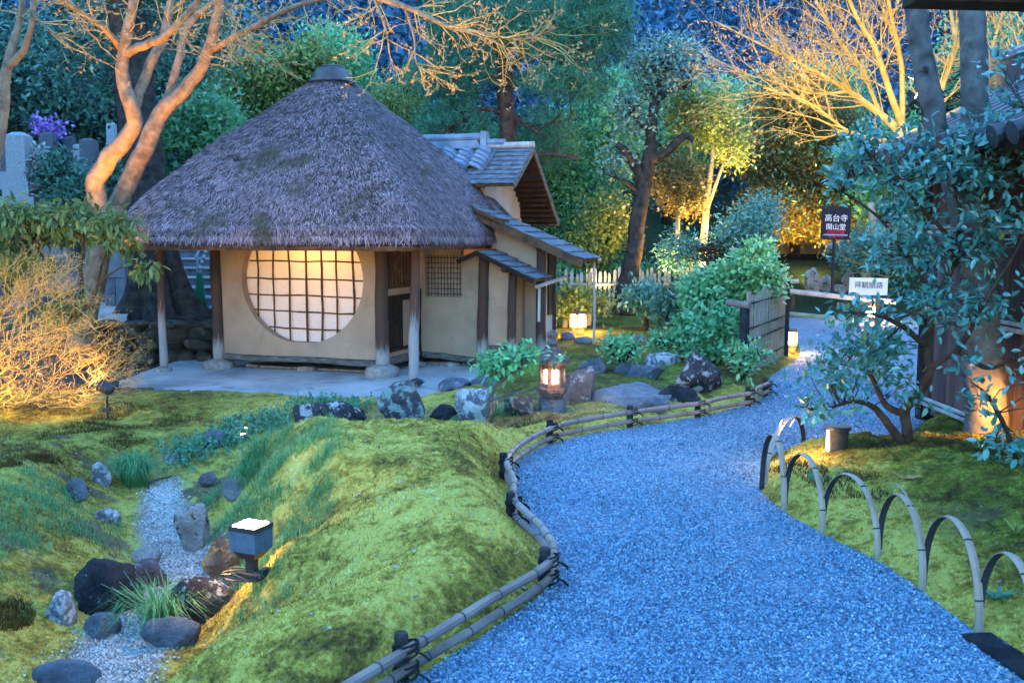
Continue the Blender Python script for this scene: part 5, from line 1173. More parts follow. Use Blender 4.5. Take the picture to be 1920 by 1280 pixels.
# ---- the two stemmed maple left of the hut
mp = bare_tree('maple_tree', 'pale twin trunked bare maple leaning over the thatched roof in warm uplight', 'tree', [
    [(146, 655, 14, 31), (166, 560, 14, 28), (183, 470, 14, 27), (186, 400, 13.9, 24), (181, 337, 13.8, 22), (213, 287, 13.7, 21), (250, 236, 13.6, 18), (243, 190, 13.5, 17), (228, 140, 13.5, 15), (236, 80, 13.4, 13), (250, 0, 13.3, 10), (258, -90, 13.2, 6)],
    [(248, 215, 13.6, 14), (264, 165, 13.7, 12), (290, 102, 13.8, 11), (306, 70, 13.9, 10), (322, 0, 14, 8), (335, -90, 14, 5)],
    [(234, 104, 13.5, 10), (262, 88, 13.3, 10), (300, 74, 13.0, 9), (345, 32, 12.8, 8), (372, 0, 12.7, 7), (410, -60, 12.5, 5)],
    [(226, 90, 13.5, 8), (200, 58, 13.2, 7), (160, 30, 13, 6), (110, -5, 12.8, 5)],
    [(172, 540, 14.1, 25), (192, 460, 14.2, 23), (216, 400, 14.2, 22), (260, 300, 14.3, 21), (300, 216, 14.4, 19), (332, 184, 14.4, 17), (366, 145, 14.4, 15), (391, 95, 14.3, 13), (406, 40, 14.2, 11), (420, -40, 14.1, 8)],
    [(300, 216, 14.4, 11), (318, 170, 14.5, 10), (335, 110, 14.6, 9), (352, 50, 14.7, 8), (400, 4, 14.8, 6), (455, -50, 14.9, 4)],
    [(392, 96, 14.3, 8), (430, 75, 14.0, 7.5), (480, 50, 13.6, 7), (540, 18, 13.2, 6), (610, -4, 12.8, 5), (690, -16, 12.4, 4)],
    [(560, -60, 12.2, 9), (650, -20, 11.8, 8), (740, 6, 11.5, 7), (790, 26, 11.4, 6), (838, 50, 11.3, 5), (900, 62, 11.2, 4), (980, 74, 11.1, 2.6), (1046, 52, 11.0, 1.5)],
    [(700, -6, 11.6, 4), (722, 50, 11.5, 3), (730, 90, 11.5, 1.5)], [(760, 14, 11.5, 4), (776, 70, 11.5, 3), (782, 120, 11.4, 2), (815, 143, 11.4, 1.2)],
    [(870, 58, 11.2, 3), (930, 80, 11.2, 2), (975, 105, 11.1, 1.2)], [(445, 68, 13.9, 4), (470, 95, 13.7, 3), (505, 85, 13.5, 2)], [(330, 40, 13.9, 4), (360, 90, 13.7, 2.5), (400, 110, 13.6, 1.5)]],
    BARK['maple'], 61, [(2, .3, 10), (3, .2, 9), (5, .4, 8), (6, .1, 26), (7, .15, 34), (8, .1, 7), (9, .1, 9), (10, .1, 7), (11, .1, 7), (12, .2, 5), (0, .7, 8), (1, .5, 8), (4, .75, 6)], 2, .42, .008, .6, .0, 4, .055)
lo = bare_tree('slender_tree', 'thin grey trunk forking at the top left corner', 'tree', [[(-14, 330, 12.5, 15), (4, 220, 12.5, 13), (14, 120, 12.5, 11), (36, 40, 12.5, 8), (50, -50, 12.4, 5)], [(12, 130, 12.5, 9), (40, 100, 12.4, 8), (56, 60, 12.3, 7), (62, 0, 12.2, 6), (60, -60, 12.2, 4)], [(60, 25, 12.2, 3), (100, 62, 12.2, 2.5), (150, 70, 12.1, 1.5)]], BARK['maple'], 62, [(0, .6, 6), (1, .5, 8), (2, .2, 5)], 2, .45, .008, .6, .0, 3, .05)
# big dark fluted trunk behind the terrace wall
bt = thing('camphor_tree', 'huge dark fluted trunk with spreading roots behind the dry stone wall', 'tree', (-5.62, 15.9, .30))
n = 96; an = np.arange(n) * 2 * PI / n; rings = []
for z in np.concatenate([np.linspace(-.2, 1.6, 26), np.linspace(1.7, 9, 20)]):
    f = math.exp(-max(z, 0) / .42); lob = np.maximum(0, np.cos(an * 5 + .6 + .35 * z) * .5 + .5) ** .8 + .35 * np.maximum(0, np.cos(an * 9 + 2)) ; q = np.c_[np.cos(an) * 1.5, np.sin(an) * 1.5, np.full(n, z * .7)]
    r = .31 - .012 * z + f * (.34 * lob + .10) + .10 * (lob - .5) * math.exp(-max(z, 0) / 2.5) + .05 * fbm(q * 2, 4, 3)
    cx = -5.62 - .075 * z; rings.append(np.stack([cx + r * np.cos(an) * 1.05, 15.9 + r * np.sin(an) * .8, np.full(n, .3 + z)], -1))
mb = MB(); mb.loft(rings)
rg = np.random.default_rng(4)
for k in range(9):
    a = rg.uniform(PI, 2 * PI); t = np.linspace(0, 1, 10); L_ = rg.uniform(.7, 1.3)
    x = -5.62 + np.cos(a + .5 * t) * (.5 + L_ * t); y = 15.9 + np.sin(a + .5 * t) * (.35 + .5 * L_ * t); mb.tube(np.stack([x, y, np.maximum(Hf(x, y), .2) + .05 * (1 - t) + .02 * np.sin(t * 9 + k)], -1), .07 * (1 - .75 * t), 7)
mb.build('trunk', BARK['dark'], bt, smooth=True)
rng = np.random.default_rng(14); cb = MB(); C = blob_centers([(300, 30, 17, 190, 110, 1.6, 420), (170, 110, 18, 120, 90, 1.4, 260)], rng); crown(cb, C, .28, 10, .13, .035, rng); cb.build('crown', LEAF['dark'], bt)
# ---- trees of the left side and behind the hut
def T(*a, **k): return plant('tree' if 'nm' not in k else k.pop('nm'), *a, **k)
T('dark glossy evergreen spreading behind the left gravestones', 'tree', [[(110, 330, 25.5, 16), (105, 220, 25.5, 13), (120, 110, 25.5, 9), (110, 20, 25.5, 5)]], [(100, 180, 25.5, 150, 120, 2.2, 900), (10, 130, 25, 90, 110, 2, 380)], 'dark', R=.38, per=11, ln=.22, wd=.055, seed=71, nm='evergreen_tree')
T('dark evergreen between the maple trunks and the bright bush', 'tree', [[(365, 330, 26, 12), (372, 220, 26, 9), (360, 100, 26, 6)]], [(330, 130, 26.5, 110, 150, 2, 800), (250, 200, 27, 80, 110, 1.6, 380)], 'dark', R=.38, per=11, ln=.22, wd=.055, seed=72, nm='evergreen_tree')
T('bright green leafy tree left of the thatch slope', 'tree', [[(395, 330, 19, 7), (398, 250, 19, 5)]], [(390, 252, 19, 72, 58, 1.2, 520), (340, 280, 19, 40, 40, .9, 160)], 'bright', R=.26, per=11, ln=.17, wd=.045, seed=73, droop=.3, nm='laurel_tree')
T('olive green tree rising behind the left thatch slope', 'tree', [[(520, 260, 22, 7), (515, 170, 22, 5)]], [(505, 165, 22, 85, 68, 1.5, 620), (590, 130, 22, 40, 40, 1.0, 150)], 'olive', R=.28, per=11, ln=.17, wd=.045, seed=74, nm='oak_tree')
T('round dull green tree behind the roof cap', 'tree', [[(640, 260, 30, 8), (640, 160, 30, 5)]], [(628, 125, 30, 66, 68, 2.2, 720)], 'green', R=.36, per=12, ln=.20, wd=.045, seed=75, nm='round_tree')
T('feathery pale green tree right of the roof cap', 'tree', [[(735, 320, 24, 6), (738, 200, 24, 4)]], [(728, 235, 24, 34, 80, 1.2, 420), (775, 200, 25, 26, 80, 1, 200)], 'olive', R=.25, per=12, ln=.18, wd=.022, seed=76, droop=.7, nm='willow_tree')
# pine: flat clouds of needles on side branches
pine_l = [[(952, 640, 20.5, 20), (955, 420, 20.5, 19), (951, 250, 20.5, 17), (947, 120, 20.5, 15), (946, -20, 20.5, 12), (946, -150, 20.5, 9)],
    [(950, 150, 20.5, 6), (900, 142, 20.2, 5), (850, 140, 20, 3)], [(950, 160, 20.5, 7), (1000, 135, 20, 6), (1060, 120, 19.6, 5), (1120, 130, 19.4, 3)], [(952, 215, 20.5, 5), (905, 205, 20.2, 4), (862, 228, 20, 2.5)], [(952, 210, 20.5, 4), (985, 235, 20.2, 3), (1010, 250, 20, 2)], [(950, 130, 20.5, 6), (1040, 60, 20, 4), (1120, 60, 19.6, 3)], [(948, 100, 20.5, 6), (880, 60, 20, 4), (820, 70, 20, 3)], [(955, 300, 20.5, 5), (1030, 290, 20, 4), (1090, 300, 19.8, 2.5)]]
T('tall pine with a dark reddish trunk and soft clouds of needles behind the tile roof', 'tree', pine_l, [(1080, 70, 19.6, 110, 75, 1.3, 1150), (1130, 20, 19.4, 70, 60, 1.1, 460), (1000, 30, 19.8, 80, 70, 1.2, 600), (880, 60, 20.2, 90, 75, 1.2, 800), (850, 150, 20.4, 90, 45, 1.1, 560), (1060, 160, 19.4, 95, 35, 1.0, 420), (860, 240, 20.6, 90, 60, 1.2, 560), (1020, 260, 21.2, 80, 60, 1.2, 520)], 'pine', 'pine', per=15, ln=.17, wd=.0055, seed=77, style='needle', twigs=260, twr=.007, nm='pine_tree')
T('soft mid green tree filling the space below the pine', 'tree', [[(1080, 560, 23.5, 8), (1075, 400, 23.5, 6), (1080, 280, 23.5, 4)]], [(1060, 330, 23.5, 110, 120, 1.8, 900), (850, 300, 24, 120, 90, 1.6, 560), (1130, 240, 24, 70, 90, 1.4, 460)], 'green', R=.30, per=12, ln=.15, wd=.034, seed=78, nm='leafy_tree')
T('yellow green drooping bush right of the rain pole', 'tree', [[(1120, 590, 21.5, 5), (1122, 480, 21.5, 4)]], [(1132, 425, 21.5, 46, 60, .9, 330), (1100, 465, 21.8, 46, 30, .9, 150)], 'yellow', R=.22, per=11, ln=.13, wd=.03, seed=79, droop=.5, extra=('dark', .5), nm='yellow_shrub_tree')
T('pruned old tree with a dark crooked trunk and cut limbs beyond the picket fence', 'tree', [
    [(1168, 592, 19.6, 24), (1176, 530, 19.6, 19), (1190, 460, 19.6, 16), (1202, 380, 19.6, 15), (1215, 310, 19.6, 14), (1222, 262, 19.6, 12), (1226, 205, 19.6, 9), (1238, 160, 19.6, 7), (1255, 120, 19.6, 5)],
    [(1208, 345, 19.6, 10), (1190, 310, 19.5, 9), (1172, 283, 19.4, 8), (1156, 270, 19.4, 6)], [(1218, 300, 19.6, 10), (1250, 285, 19.4, 9), (1282, 255, 19.2, 7), (1300, 262, 19.2, 5)], [(1202, 372, 19.6, 6), (1180, 345, 19.4, 5), (1160, 335, 19.4, 4)], [(1222, 250, 19.6, 7), (1200, 230, 19.5, 6), (1188, 212, 19.4, 5)], [(1232, 190, 19.6, 6), (1262, 165, 19.5, 5), (1285, 165, 19.4, 3)]],
    [(1240, 120, 19.6, 80, 52, 1.0, 190), (1190, 205, 19.6, 50, 40, .8, 70), (1160, 300, 19.8, 30, 30, .6, 30)], 'paleteal', 'dark', R=.24, per=10, ln=.14, wd=.034, seed=80, twigs=140, gap=.0, nm='pruned_tree')
T('young pale trunked tree glowing yellow green in the uplight', 'tree', [[(1314, 500, 20.5, 8), (1322, 420, 20.5, 7), (1332, 330, 20.5, 5), (1340, 240, 20.5, 3.5)], [(1326, 390, 20.5, 4), (1352, 320, 20.4, 3), (1368, 270, 20.3, 2)], [(1328, 370, 20.5, 4), (1300, 300, 20.4, 3), (1290, 240, 20.3, 2)]],
    [(1325, 225, 20.5, 72, 46, 1.0, 300), (1372, 280, 20.5, 30, 34, .7, 70), (1285, 195, 20.6, 36, 30, .7, 90)], 'yellow', 'pale', R=.22, per=11, ln=.13, wd=.032, seed=81, nm='young_maple')
T('small orange lit maple left of the pale trunk', 'tree', [[(1268, 480, 20, 5), (1272, 400, 20, 4), (1268, 345, 20, 3)]], [(1270, 345, 20, 44, 50, .8, 260), (1296, 375, 20, 24, 26, .6, 90)], 'gold', 'pale', R=.20, per=11, ln=.10, wd=.028, seed=82, nm='small_maple')
T('tiered conifer glowing golden brown at its lower boughs', 'tree', [[(1490, 480, 26, 10), (1492, 330, 26, 8), (1495, 180, 26, 5)]], [(1470, 190, 26, 70, 45, 1.6, 420), (1530, 230, 26, 75, 50, 1.6, 460), (1455, 290, 25.6, 70, 50, 1.6, 480), (1530, 330, 25.6, 80, 50, 1.6, 480), (1460, 390, 25.2, 70, 45, 1.4, 420), (1530, 410, 25.2, 60, 40, 1.3, 320)], 'gold', R=.32, per=13, ln=.16, wd=.032, seed=83, extra=('green', .35), nm='conifer_tree')
T('dark conifer behind the golden one', 'tree', [[(1430, 400, 31, 8), (1430, 180, 31, 5)]], [(1430, 215, 31, 90, 60, 2.2, 480), (1540, 190, 32, 90, 70, 2.2, 520)], 'green', R=.38, per=12, ln=.2, wd=.04, seed=84, nm='conifer_tree')
T('teal leaved tree with a peach lit trunk behind the white notice', 'tree', [[(1622, 585, 21.5, 12), (1624, 520, 21.5, 11), (1640, 450, 21.5, 9), (1632, 380, 21.5, 6)], [(1634, 470, 21.5, 7), (1664, 420, 21.4, 5), (1680, 360, 21.4, 3)]], [(1615, 470, 21.4, 50, 40, .8, 170), (1690, 460, 21.4, 50, 70, .8, 220)], 'teal', 'pale', R=.2, per=10, ln=.11, wd=.03, seed=85, nm='camellia_tree')
T('grey blue bushy tree behind the bamboo screen', 'tree', [[(1370, 560, 18.8, 6), (1372, 450, 18.8, 4)]], [(1395, 440, 18.8, 50, 36, .9, 260), (1425, 405, 19, 34, 30, .7, 110), (1275, 470, 19.2, 34, 26, .7, 120)], 'teal', R=.22, per=10, ln=.12, wd=.022, seed=86, nm='grey_tree')
T('tall broad evergreen behind the pruned tree', 'tree', [[(1250, 420, 28, 10), (1255, 200, 28, 7)]], [(1190, 200, 28, 80, 80, 2, 420), (1330, 220, 29, 80, 60, 2, 320), (1210, 290, 28, 120, 90, 2, 620)], 'green', R=.36, per=12, ln=.2, wd=.045, seed=87, nm='evergreen_tree')
T('dark evergreen behind the gate roof', 'tree', [[(1700, 420, 24, 10), (1700, 200, 24, 6)]], [(1680, 330, 24, 120, 110, 2, 620), (1850, 200, 25, 130, 160, 2, 700)], 'green', R=.36, per=11, ln=.2, wd=.045, seed=88, nm='evergreen_tree')
# bare cherry lit by the floodlight on the gate roof
cx0 = [[(1720, 300, 12.5, 20), (1700, 262, 12.5, 16), (1650, 215, 12.6, 12), (1590, 170, 12.8, 9), (1520, 130, 13, 6), (1440, 90, 13.2, 3.5), (1340, 40, 13.4, 1.6)],
    [(1700, 262, 12.5, 12), (1668, 170, 12.4, 10), (1640, 90, 12.3, 8), (1600, 20, 12.2, 6), (1580, -60, 12, 4)], [(1690, 240, 12.5, 10), (1690, 120, 12.4, 8), (1672, 40, 12.2, 7), (1660, -40, 12, 5)], [(1650, 215, 12.6, 8), (1620, 140, 12.8, 6), (1570, 70, 13, 4.5), (1530, 0, 13, 3)], [(1590, 172, 12.8, 5), (1520, 175, 13, 4), (1440, 150, 13.2, 2.5), (1360, 130, 13.4, 1.3)], [(1700, 262, 12.5, 9), (1640, 262, 12.2, 6), (1580, 240, 12, 4.5), (1520, 195, 12, 3), (1430, 165, 12, 1.5)],
    [(1720, 280, 12.5, 11), (1760, 180, 12.6, 9), (1790, 90, 12.8, 7), (1780, 0, 13, 5)], [(1730, 280, 12.5, 9), (1830, 190, 12.6, 8), (1860, 90, 12.8, 6), (1890, -10, 13, 4)], [(1740, 290, 12.5, 8), (1850, 250, 12.4, 7), (1900, 140, 12.2, 6), (1940, 30, 12, 4)]]
for l_ in cx0:
    for k_ in range(len(l_)): l_[k_] = l_[k_][:3] + (l_[k_][3] * .72,)
bare_tree('cherry_tree', 'bare cherry tree fanning out golden twigs above the gate roof floodlight', 'tree', cx0, BARK['twig'], 91, [(0, .3, 26), (1, .25, 16), (2, .25, 12), (3, .2, 18), (4, .15, 16), (5, .2, 18), (6, .2, 14), (7, .2, 14), (8, .2, 14)], 3, .62, .009, .5, .08, 2, .05, aim=(-.25, 0, .35))
# ---- orange lit bare shrub on the left
rg = np.random.default_rng(6); ENV = np.array([[-60, 500], [60, 478], [125, 466], [150, 540], [205, 590], [232, 630], [262, 690], [248, 735], [190, 768], [60, 768], [-60, 770]], float)
o = thing('bare_shrub', 'leafless shrub with dense upswept twigs glowing orange at the left edge', 'shrub', D(-170, 790, 10.4)); tb = MB(); tips_ = []; sk = []
for k in range(14):
    ey = 500 + 270 * (k + rg.random()) / 14; ex = np.interp(ey, [470, 560, 640, 700, 770], [90, 130, 180, 210, 150]); Yk = 10.3 + rg.normal(0, .25)
    l = limb_pts([(-170, 790, 10.4, 4), (-90, lerp(785, ey, .45) + rg.normal(0, 10), lerp(10.4, Yk, .5), 3), (lerp(-90, ex, .5), lerp(785, ey, .8) + rg.normal(0, 14), Yk, 2.2), (ex, ey, Yk, 1.2)], .06, k)
    tb.tube(l[:, :3], l[:, 3] * .5, 6); sk.append(l[:, :3])
sk = np.concatenate(sk); tw = MB(); n_ = 0
while n_ < 320:
    px, py = rg.uniform(-60, 262), rg.uniform(466, 770)
    if not inside(np.array([px + 22.0]), np.array([py - 14.0]), ENV)[0]: continue
    n_ += 1; Yk = 10.3 + rg.normal(0, .28); p = D(px, py, Yk); q = sk[np.argmin(((sk - p) ** 2).sum(1) + .6 * np.maximum(sk[:, 0] - p[0] + .1, 0))]
    m_ = (p + q) / 2 + rg.normal(size=3) * .03; tw.tube(np.stack([q, m_, p]), np.array([.0030, .0027, .0023]), 4, cap=False)
    d = unit(np.array([.8, rg.normal(0, .3), .42 + rg.normal(0, .28) - .25 * (py > 720)]))
    grow(tw, tips_, p, d, .15 * rg.uniform(.7, 1.3), .0023, 3, rg, .42, .12, 3, (2, 3), .75, 4, .72, .14)
stem_ = tb.build('stem', BARK['red'], o); tw.build('twigs', BARK['twig'], stem_)
P_ = np.array([t[0] for t in tips_]); Dr = np.array([t[1] for t in tips_]); mb = MB(); leaf_quads(mb, P_, Dr + rg.normal(size=P_.shape) * .4, rg.normal(size=P_.shape), np.full(len(P_), .022), np.full(len(P_), .0045)); mb.build('buds', LEAF['bud'], o)
# rhododendron above it
rh = [[(-40, 700, 11.2, 7), (10, 560, 11.2, 5), (60, 460, 11.2, 3.5), (120, 420, 11.2, 2)], [(100, 660, 11.0, 5), (150, 560, 11.1, 4), (152, 500, 11.2, 3), (160, 430, 11.2, 2)], [(90, 660, 11, 3), (140, 600, 10.9, 3), (175, 560, 10.9, 2.5), (190, 500, 10.9, 2), (215, 430, 10.9, 1.4)], [(185, 530, 10.9, 2), (230, 500, 10.8, 1.6), (275, 496, 10.8, 1.0)]]
plant('rhododendron', 'rhododendron with drooping olive leaves in front of the maple trunk', 'shrub', rh, [(45, 420, 11.2, 75, 42, .6, 120), (130, 418, 11.2, 55, 36, .5, 70), (215, 425, 10.9, 40, 36, .35, 55), (20, 480, 11.2, 50, 40, .5, 60), (272, 500, 10.8, 18, 9, .1, 7), (148, 560, 11, 14, 18, .1, 6), (100, 580, 11, 40, 30, .3, 18)], 'azalea', 'red', R=.12, per=10, ln=.115, wd=.021, seed=94, droop=1.1, fold=True, twigs=150, twr=.003)
# ---- shrubs of the moss garden
def Sh(label, limbs, blobs, leaf='teal', nm='shrub', **k):
    d = dict(R=.15, per=10, ln=.095, wd=.026, bark='dark', twigs=90, twr=.004); d.update(k); return plant(nm, label, 'shrub', limbs, blobs, leaf, **d)
Sh('small camellia with a pale crooked stem left of the stone lantern', [[(912, 782, 8.5, 5.5), (918, 750, 8.5, 4.6), (934, 716, 8.5, 3.2), (950, 690, 8.5, 2)], [(916, 750, 8.5, 5), (955, 740, 8.45, 2.2), (1000, 730, 8.4, 1.5), (1040, 706, 8.3, .9)], [(936, 715, 8.5, 4), (975, 690, 8.5, 3), (990, 672, 8.5, 2)]], [(955, 678, 8.5, 54, 22, .28, 40), (922, 688, 8.45, 26, 18, .2, 16), (1050, 672, 8.3, 14, 5, .06, 2), (985, 668, 8.6, 24, 12, .16, 16)], 'green', 'camellia', R=.075, per=8, ln=.070, wd=.017, seed=101, fold=True, bark='grey', twigs=70, twr=.0022)
Sh('twiggy low shrub behind the flat slab rock', [[(1164, 700, 11.4, 4), (1166, 682, 11.4, 3.5), (1148, 660, 11.4, 2), (1140, 650, 11.4, 1.5)], [(1166, 684, 11.4, 3), (1184, 660, 11.3, 2), (1196, 648, 11.3, 1.4)]], [(1170, 652, 11.4, 40, 20, .25, 60)], 'green', R=.09, per=9, ln=.075, wd=.018, seed=102)
Sh('twiggy shrub above the low mottled rock', [[(1258, 672, 12.4, 4), (1246, 655, 12.4, 3), (1236, 645, 12.4, 2)], [(1262, 672, 12.4, 3), (1285, 655, 12.3, 2)]], [(1258, 645, 12.4, 46, 17, .3, 60)], 'green', R=.1, per=9, ln=.08, wd=.018, seed=103)
Sh('forked dark stemmed shrub in the middle of the moss garden', [[(1210, 618, 16.2, 7), (1209, 590, 16.2, 6), (1196, 560, 16.2, 4), (1190, 540, 16.2, 3)], [(1209, 592, 16.2, 5), (1222, 565, 16.1, 3.5), (1235, 540, 16, 2.5)]], [(1208, 556, 16.2, 42, 18, .5, 120), (1235, 566, 16.1, 26, 14, .35, 50)], 'teal', R=.14, per=10, ln=.10, wd=.026, seed=104)
Sh('dark round shrub leaning left of the big green one', [[(1266, 612, 15, 7), (1258, 590, 15, 5), (1268, 560, 15, 3.5)]], [(1268, 578, 15, 40, 32, .6, 190), (1306, 548, 15.3, 32, 26, .5, 90)], 'dark', R=.15, per=10, ln=.10, wd=.028, seed=105)
Sh('big layered green shrub left of the bamboo screen', [[(1352, 680, 12.6, 8), (1350, 640, 12.6, 6), (1370, 590, 12.6, 5), (1390, 540, 12.6, 3)], [(1350, 645, 12.6, 5), (1320, 605, 12.5, 4), (1310, 580, 12.4, 2.5)], [(1362, 600, 12.6, 4), (1420, 550, 12.4, 3), (1440, 530, 12.4, 2)]],
    [(1335, 545, 12.8, 62, 34, .6, 230), (1400, 510, 12.7, 50, 34, .55, 170), (1440, 525, 12.3, 28, 30, .35, 70), (1315, 612, 12.3, 46, 30, .5, 150), (1365, 600, 12.2, 36, 36, .45, 120), (1330, 655, 12.2, 56, 16, .4, 80), (1420, 480, 12.9, 30, 24, .4, 60)], 'bright', R=.11, per=11, ln=.085, wd=.024, seed=106, twigs=160, extra=('green', .6))
Sh('small open shrub at the foot of the bamboo screen post', [[(1392, 718, 10.0, 3.5), (1385, 690, 10, 2.5), (1372, 668, 10, 1.5)], [(1392, 716, 10, 2.5), (1408, 680, 9.9, 2), (1422, 662, 9.9, 1.3)]], [(1385, 665, 10, 24, 22, .2, 22), (1420, 662, 9.9, 22, 18, .18, 18), (1398, 690, 9.9, 22, 16, .2, 12)], 'green', R=.075, per=8, ln=.075, wd=.018, seed=107)
Sh('loose shrub lit from below beside the square lantern', [[(1058, 616, 16.8, 6), (1062, 585, 16.8, 5), (1066, 560, 16.8, 3)], [(1104, 610, 16.9, 5), (1106, 570, 16.9, 5), (1106, 510, 16.9, 4)]], [(1075, 558, 16.8, 36, 18, .5, 80), (1125, 566, 16.9, 34, 18, .5, 60), (1058, 575, 16.6, 18, 14, .3, 24)], 'olive', R=.15, per=9, ln=.095, wd=.026, seed=108, bark='pale')
plant('hedge', 'clipped leafy hedge standing behind the grey picket fence', 'hedge', [[(1100, 585, 21.6, 5), (1100, 520, 21.6, 4)], [(1200, 585, 21.6, 5), (1200, 520, 21.6, 4)]], [(1090, 520, 21.7, 60, 26, .5, 200), (1180, 520, 21.7, 60, 26, .5, 200), (1270, 520, 21.7, 50, 28, .5, 180), (1330, 515, 21.7, 40, 30, .5, 140)], 'bright', R=.2, per=10, ln=.12, wd=.03, seed=109)
# ---- the big camellia in the right foreground
cm_l = [[(1708, 852, 6.7, 12), (1700, 805, 6.7, 10), (1697, 768, 6.7, 10), (1722, 738, 6.7, 8.5), (1742, 700, 6.7, 9), (1738, 640, 6.7, 8), (1760, 560, 6.7, 7), (1790, 480, 6.7, 6), (1800, 400, 6.7, 4), (1780, 320, 6.7, 2.5)],
    [(1698, 838, 6.7, 9), (1668, 800, 6.65, 8), (1640, 765, 6.6, 6), (1600, 752, 6.5, 4), (1540, 768, 6.4, 2.5), (1490, 760, 6.4, 1.5)], [(1696, 775, 6.7, 8), (1660, 758, 6.8, 6), (1628, 700, 6.8, 4), (1570, 680, 6.8, 2)], [(1738, 650, 6.7, 6), (1690, 610, 6.5, 5), (1640, 590, 6.3, 3), (1570, 585, 6.2, 1.5)], [(1765, 550, 6.7, 5), (1700, 480, 6.8, 4), (1650, 410, 6.9, 3), (1580, 360, 6.9, 1.5)], [(1795, 460, 6.7, 4), (1720, 380, 6.6, 3), (1640, 300, 6.5, 1.8)], [(1742, 690, 6.7, 6), (1800, 650, 6.5, 5), (1850, 560, 6.3, 4), (1900, 480, 6.2, 3), (1940, 400, 6.1, 2)], [(1800, 660, 6.5, 5), (1860, 690, 6.2, 4), (1930, 640, 6, 3)], [(1790, 500, 6.7, 4), (1850, 420, 6.5, 3), (1900, 320, 6.4, 2), (1920, 200, 6.3, 1.5)], [(1905, 860, 5.8, 5), (1880, 790, 5.8, 5), (1850, 740, 5.8, 3), (1820, 715, 5.8, 1.5)]]
cm_b = [(1650, 640, 6.7, 66, 16, .35, 22), (1570, 700, 6.5, 56, 13, .22, 16), (1655, 690, 6.7, 50, 22, .3, 13), (1560, 652, 6.6, 44, 10, .2, 9), (1700, 735, 6.8, 34, 20, .25, 6), (1600, 590, 6.3, 40, 9, .2, 6), (1735, 560, 6.5, 56, 36, .35, 17), (1650, 478, 6.7, 30, 14, .25, 6), (1735, 460, 6.8, 56, 36, .4, 22), (1700, 395, 6.8, 40, 26, .35, 14), (1575, 330, 6.8, 34, 12, .2, 7), (1610, 300, 6.7, 40, 16, .25, 10), (1700, 325, 6.6, 66, 32, .35, 24), (1630, 262, 6.5, 36, 18, .25, 10), (1715, 262, 6.6, 44, 16, .3, 9), (1810, 335, 6.6, 56, 34, .35, 17), (1815, 470, 6.5, 60, 30, .35, 13), (1800, 575, 6.5, 60, 34, .35, 13), (1870, 420, 6.3, 50, 36, .3, 13), (1900, 290, 6.4, 40, 40, .3, 13), (1890, 575, 6.2, 46, 24, .3, 6), (1840, 670, 6.2, 40, 14, .2, 4), (1525, 757, 6.4, 30, 9, .12, 6), (1590, 762, 6.5, 36, 8, .14, 4), (1880, 835, 5.7, 46, 16, .2, 9), (1840, 742, 5.8, 28, 14, .15, 4), (1905, 120, 6.3, 34, 40, .3, 5), (1880, 215, 6.4, 40, 26, .3, 9), (1660, 572, 6.4, 20, 6, .12, 3), (1845, 262, 6.3, 56, 20, .3, 13), (1785, 292, 6.4, 40, 20, .3, 9), (1925, 700, 5.9, 30, 36, .25, 4)]
plant('camellia', 'large camellia with glossy blue green leaves overhanging the path on the right', 'shrub', cm_l, cm_b, 'camellia', 'red', R=.10, per=12, ln=.064, wd=.0168, seed=111, fold=True, twigs=700, twr=.0022, up=.55, extra=('azalea', .2), gap=.3)
# two grey trunks at the right
plant('forked_tree', 'lichened grey tree with two trunks rising past the gate roof', 'tree', [[(1852, 842, 7.0, 44), (1848, 760, 7.0, 38), (1838, 640, 7.0, 36), (1826, 500, 7.0, 35), (1812, 380, 7.0, 33), (1780, 310, 7.0, 24), (1758, 250, 7.0, 21), (1744, 180, 7.0, 21), (1728, 100, 7.0, 20), (1718, 20, 7.0, 19), (1708, -80, 7.0, 17)], [(1814, 400, 7.05, 30), (1822, 320, 7.1, 26), (1826, 250, 7.1, 24), (1824, 140, 7.1, 24), (1822, 20, 7.1, 23), (1820, -80, 7.1, 21)]], None, None, 'grey', seed=112, wob=.012)
# ---- ground plants
def tufts(name, label, cat, x, y, ln, wd, mt, seed, per=1, lean=.9, kind='stuff', parent=None, part=None):
    rng = np.random.default_rng(seed); n = len(x); z = Hf(x, y) - .005; c = np.stack([x, y, z], -1); a = rng.uniform(0, 2 * PI, n); l = np.asarray(ln)[:, None] * rng.uniform(.6, 1.2, (n, 1)); h = np.stack([np.cos(a), np.sin(a), np.zeros(n)], -1); le = rng.uniform(.15, lean, (n, 1)); s = np.stack([-np.sin(a), np.cos(a), np.zeros(n)], -1) * wd
    m1 = c + l * (h * le * .35 + [0, 0, .6]); m2 = c + l * (h * le * .8 + [0, 0, .85]); t = c + l * (h * le * 1.35 + np.array([0, 0, .78]) - np.array([0, 0, .25]) * le)
    v = np.stack([c - s, c + s, m1 + s * .9, m1 - s * .9, m2 + s * .65, m2 - s * .65, t], 1).reshape(-1, 3); b = 7 * np.arange(n)[:, None]; mb = MB()
    mb.add(v, np.concatenate([b + [0, 1, 2, 3], b + [3, 2, 4, 5]])); mb.f.append(((b + [5, 4, 6]).astype(np.int64), 0))
    o = mb.build(name, mt, parent, origin=(0, 0, 0) if parent is None else None); return tag(o, label, cat, kind=kind) if parent is None else o
rg = np.random.default_rng(31)
def ell(cx, cy, rx, ry, n, ang=0): t = rg.uniform(0, 2 * PI, n); r = np.sqrt(rg.random(n)); x, y = rx * r * np.cos(t), ry * r * np.sin(t); return cx + x * math.cos(ang) - y * math.sin(ang), cy + x * math.sin(ang) + y * math.cos(ang)
ex = []
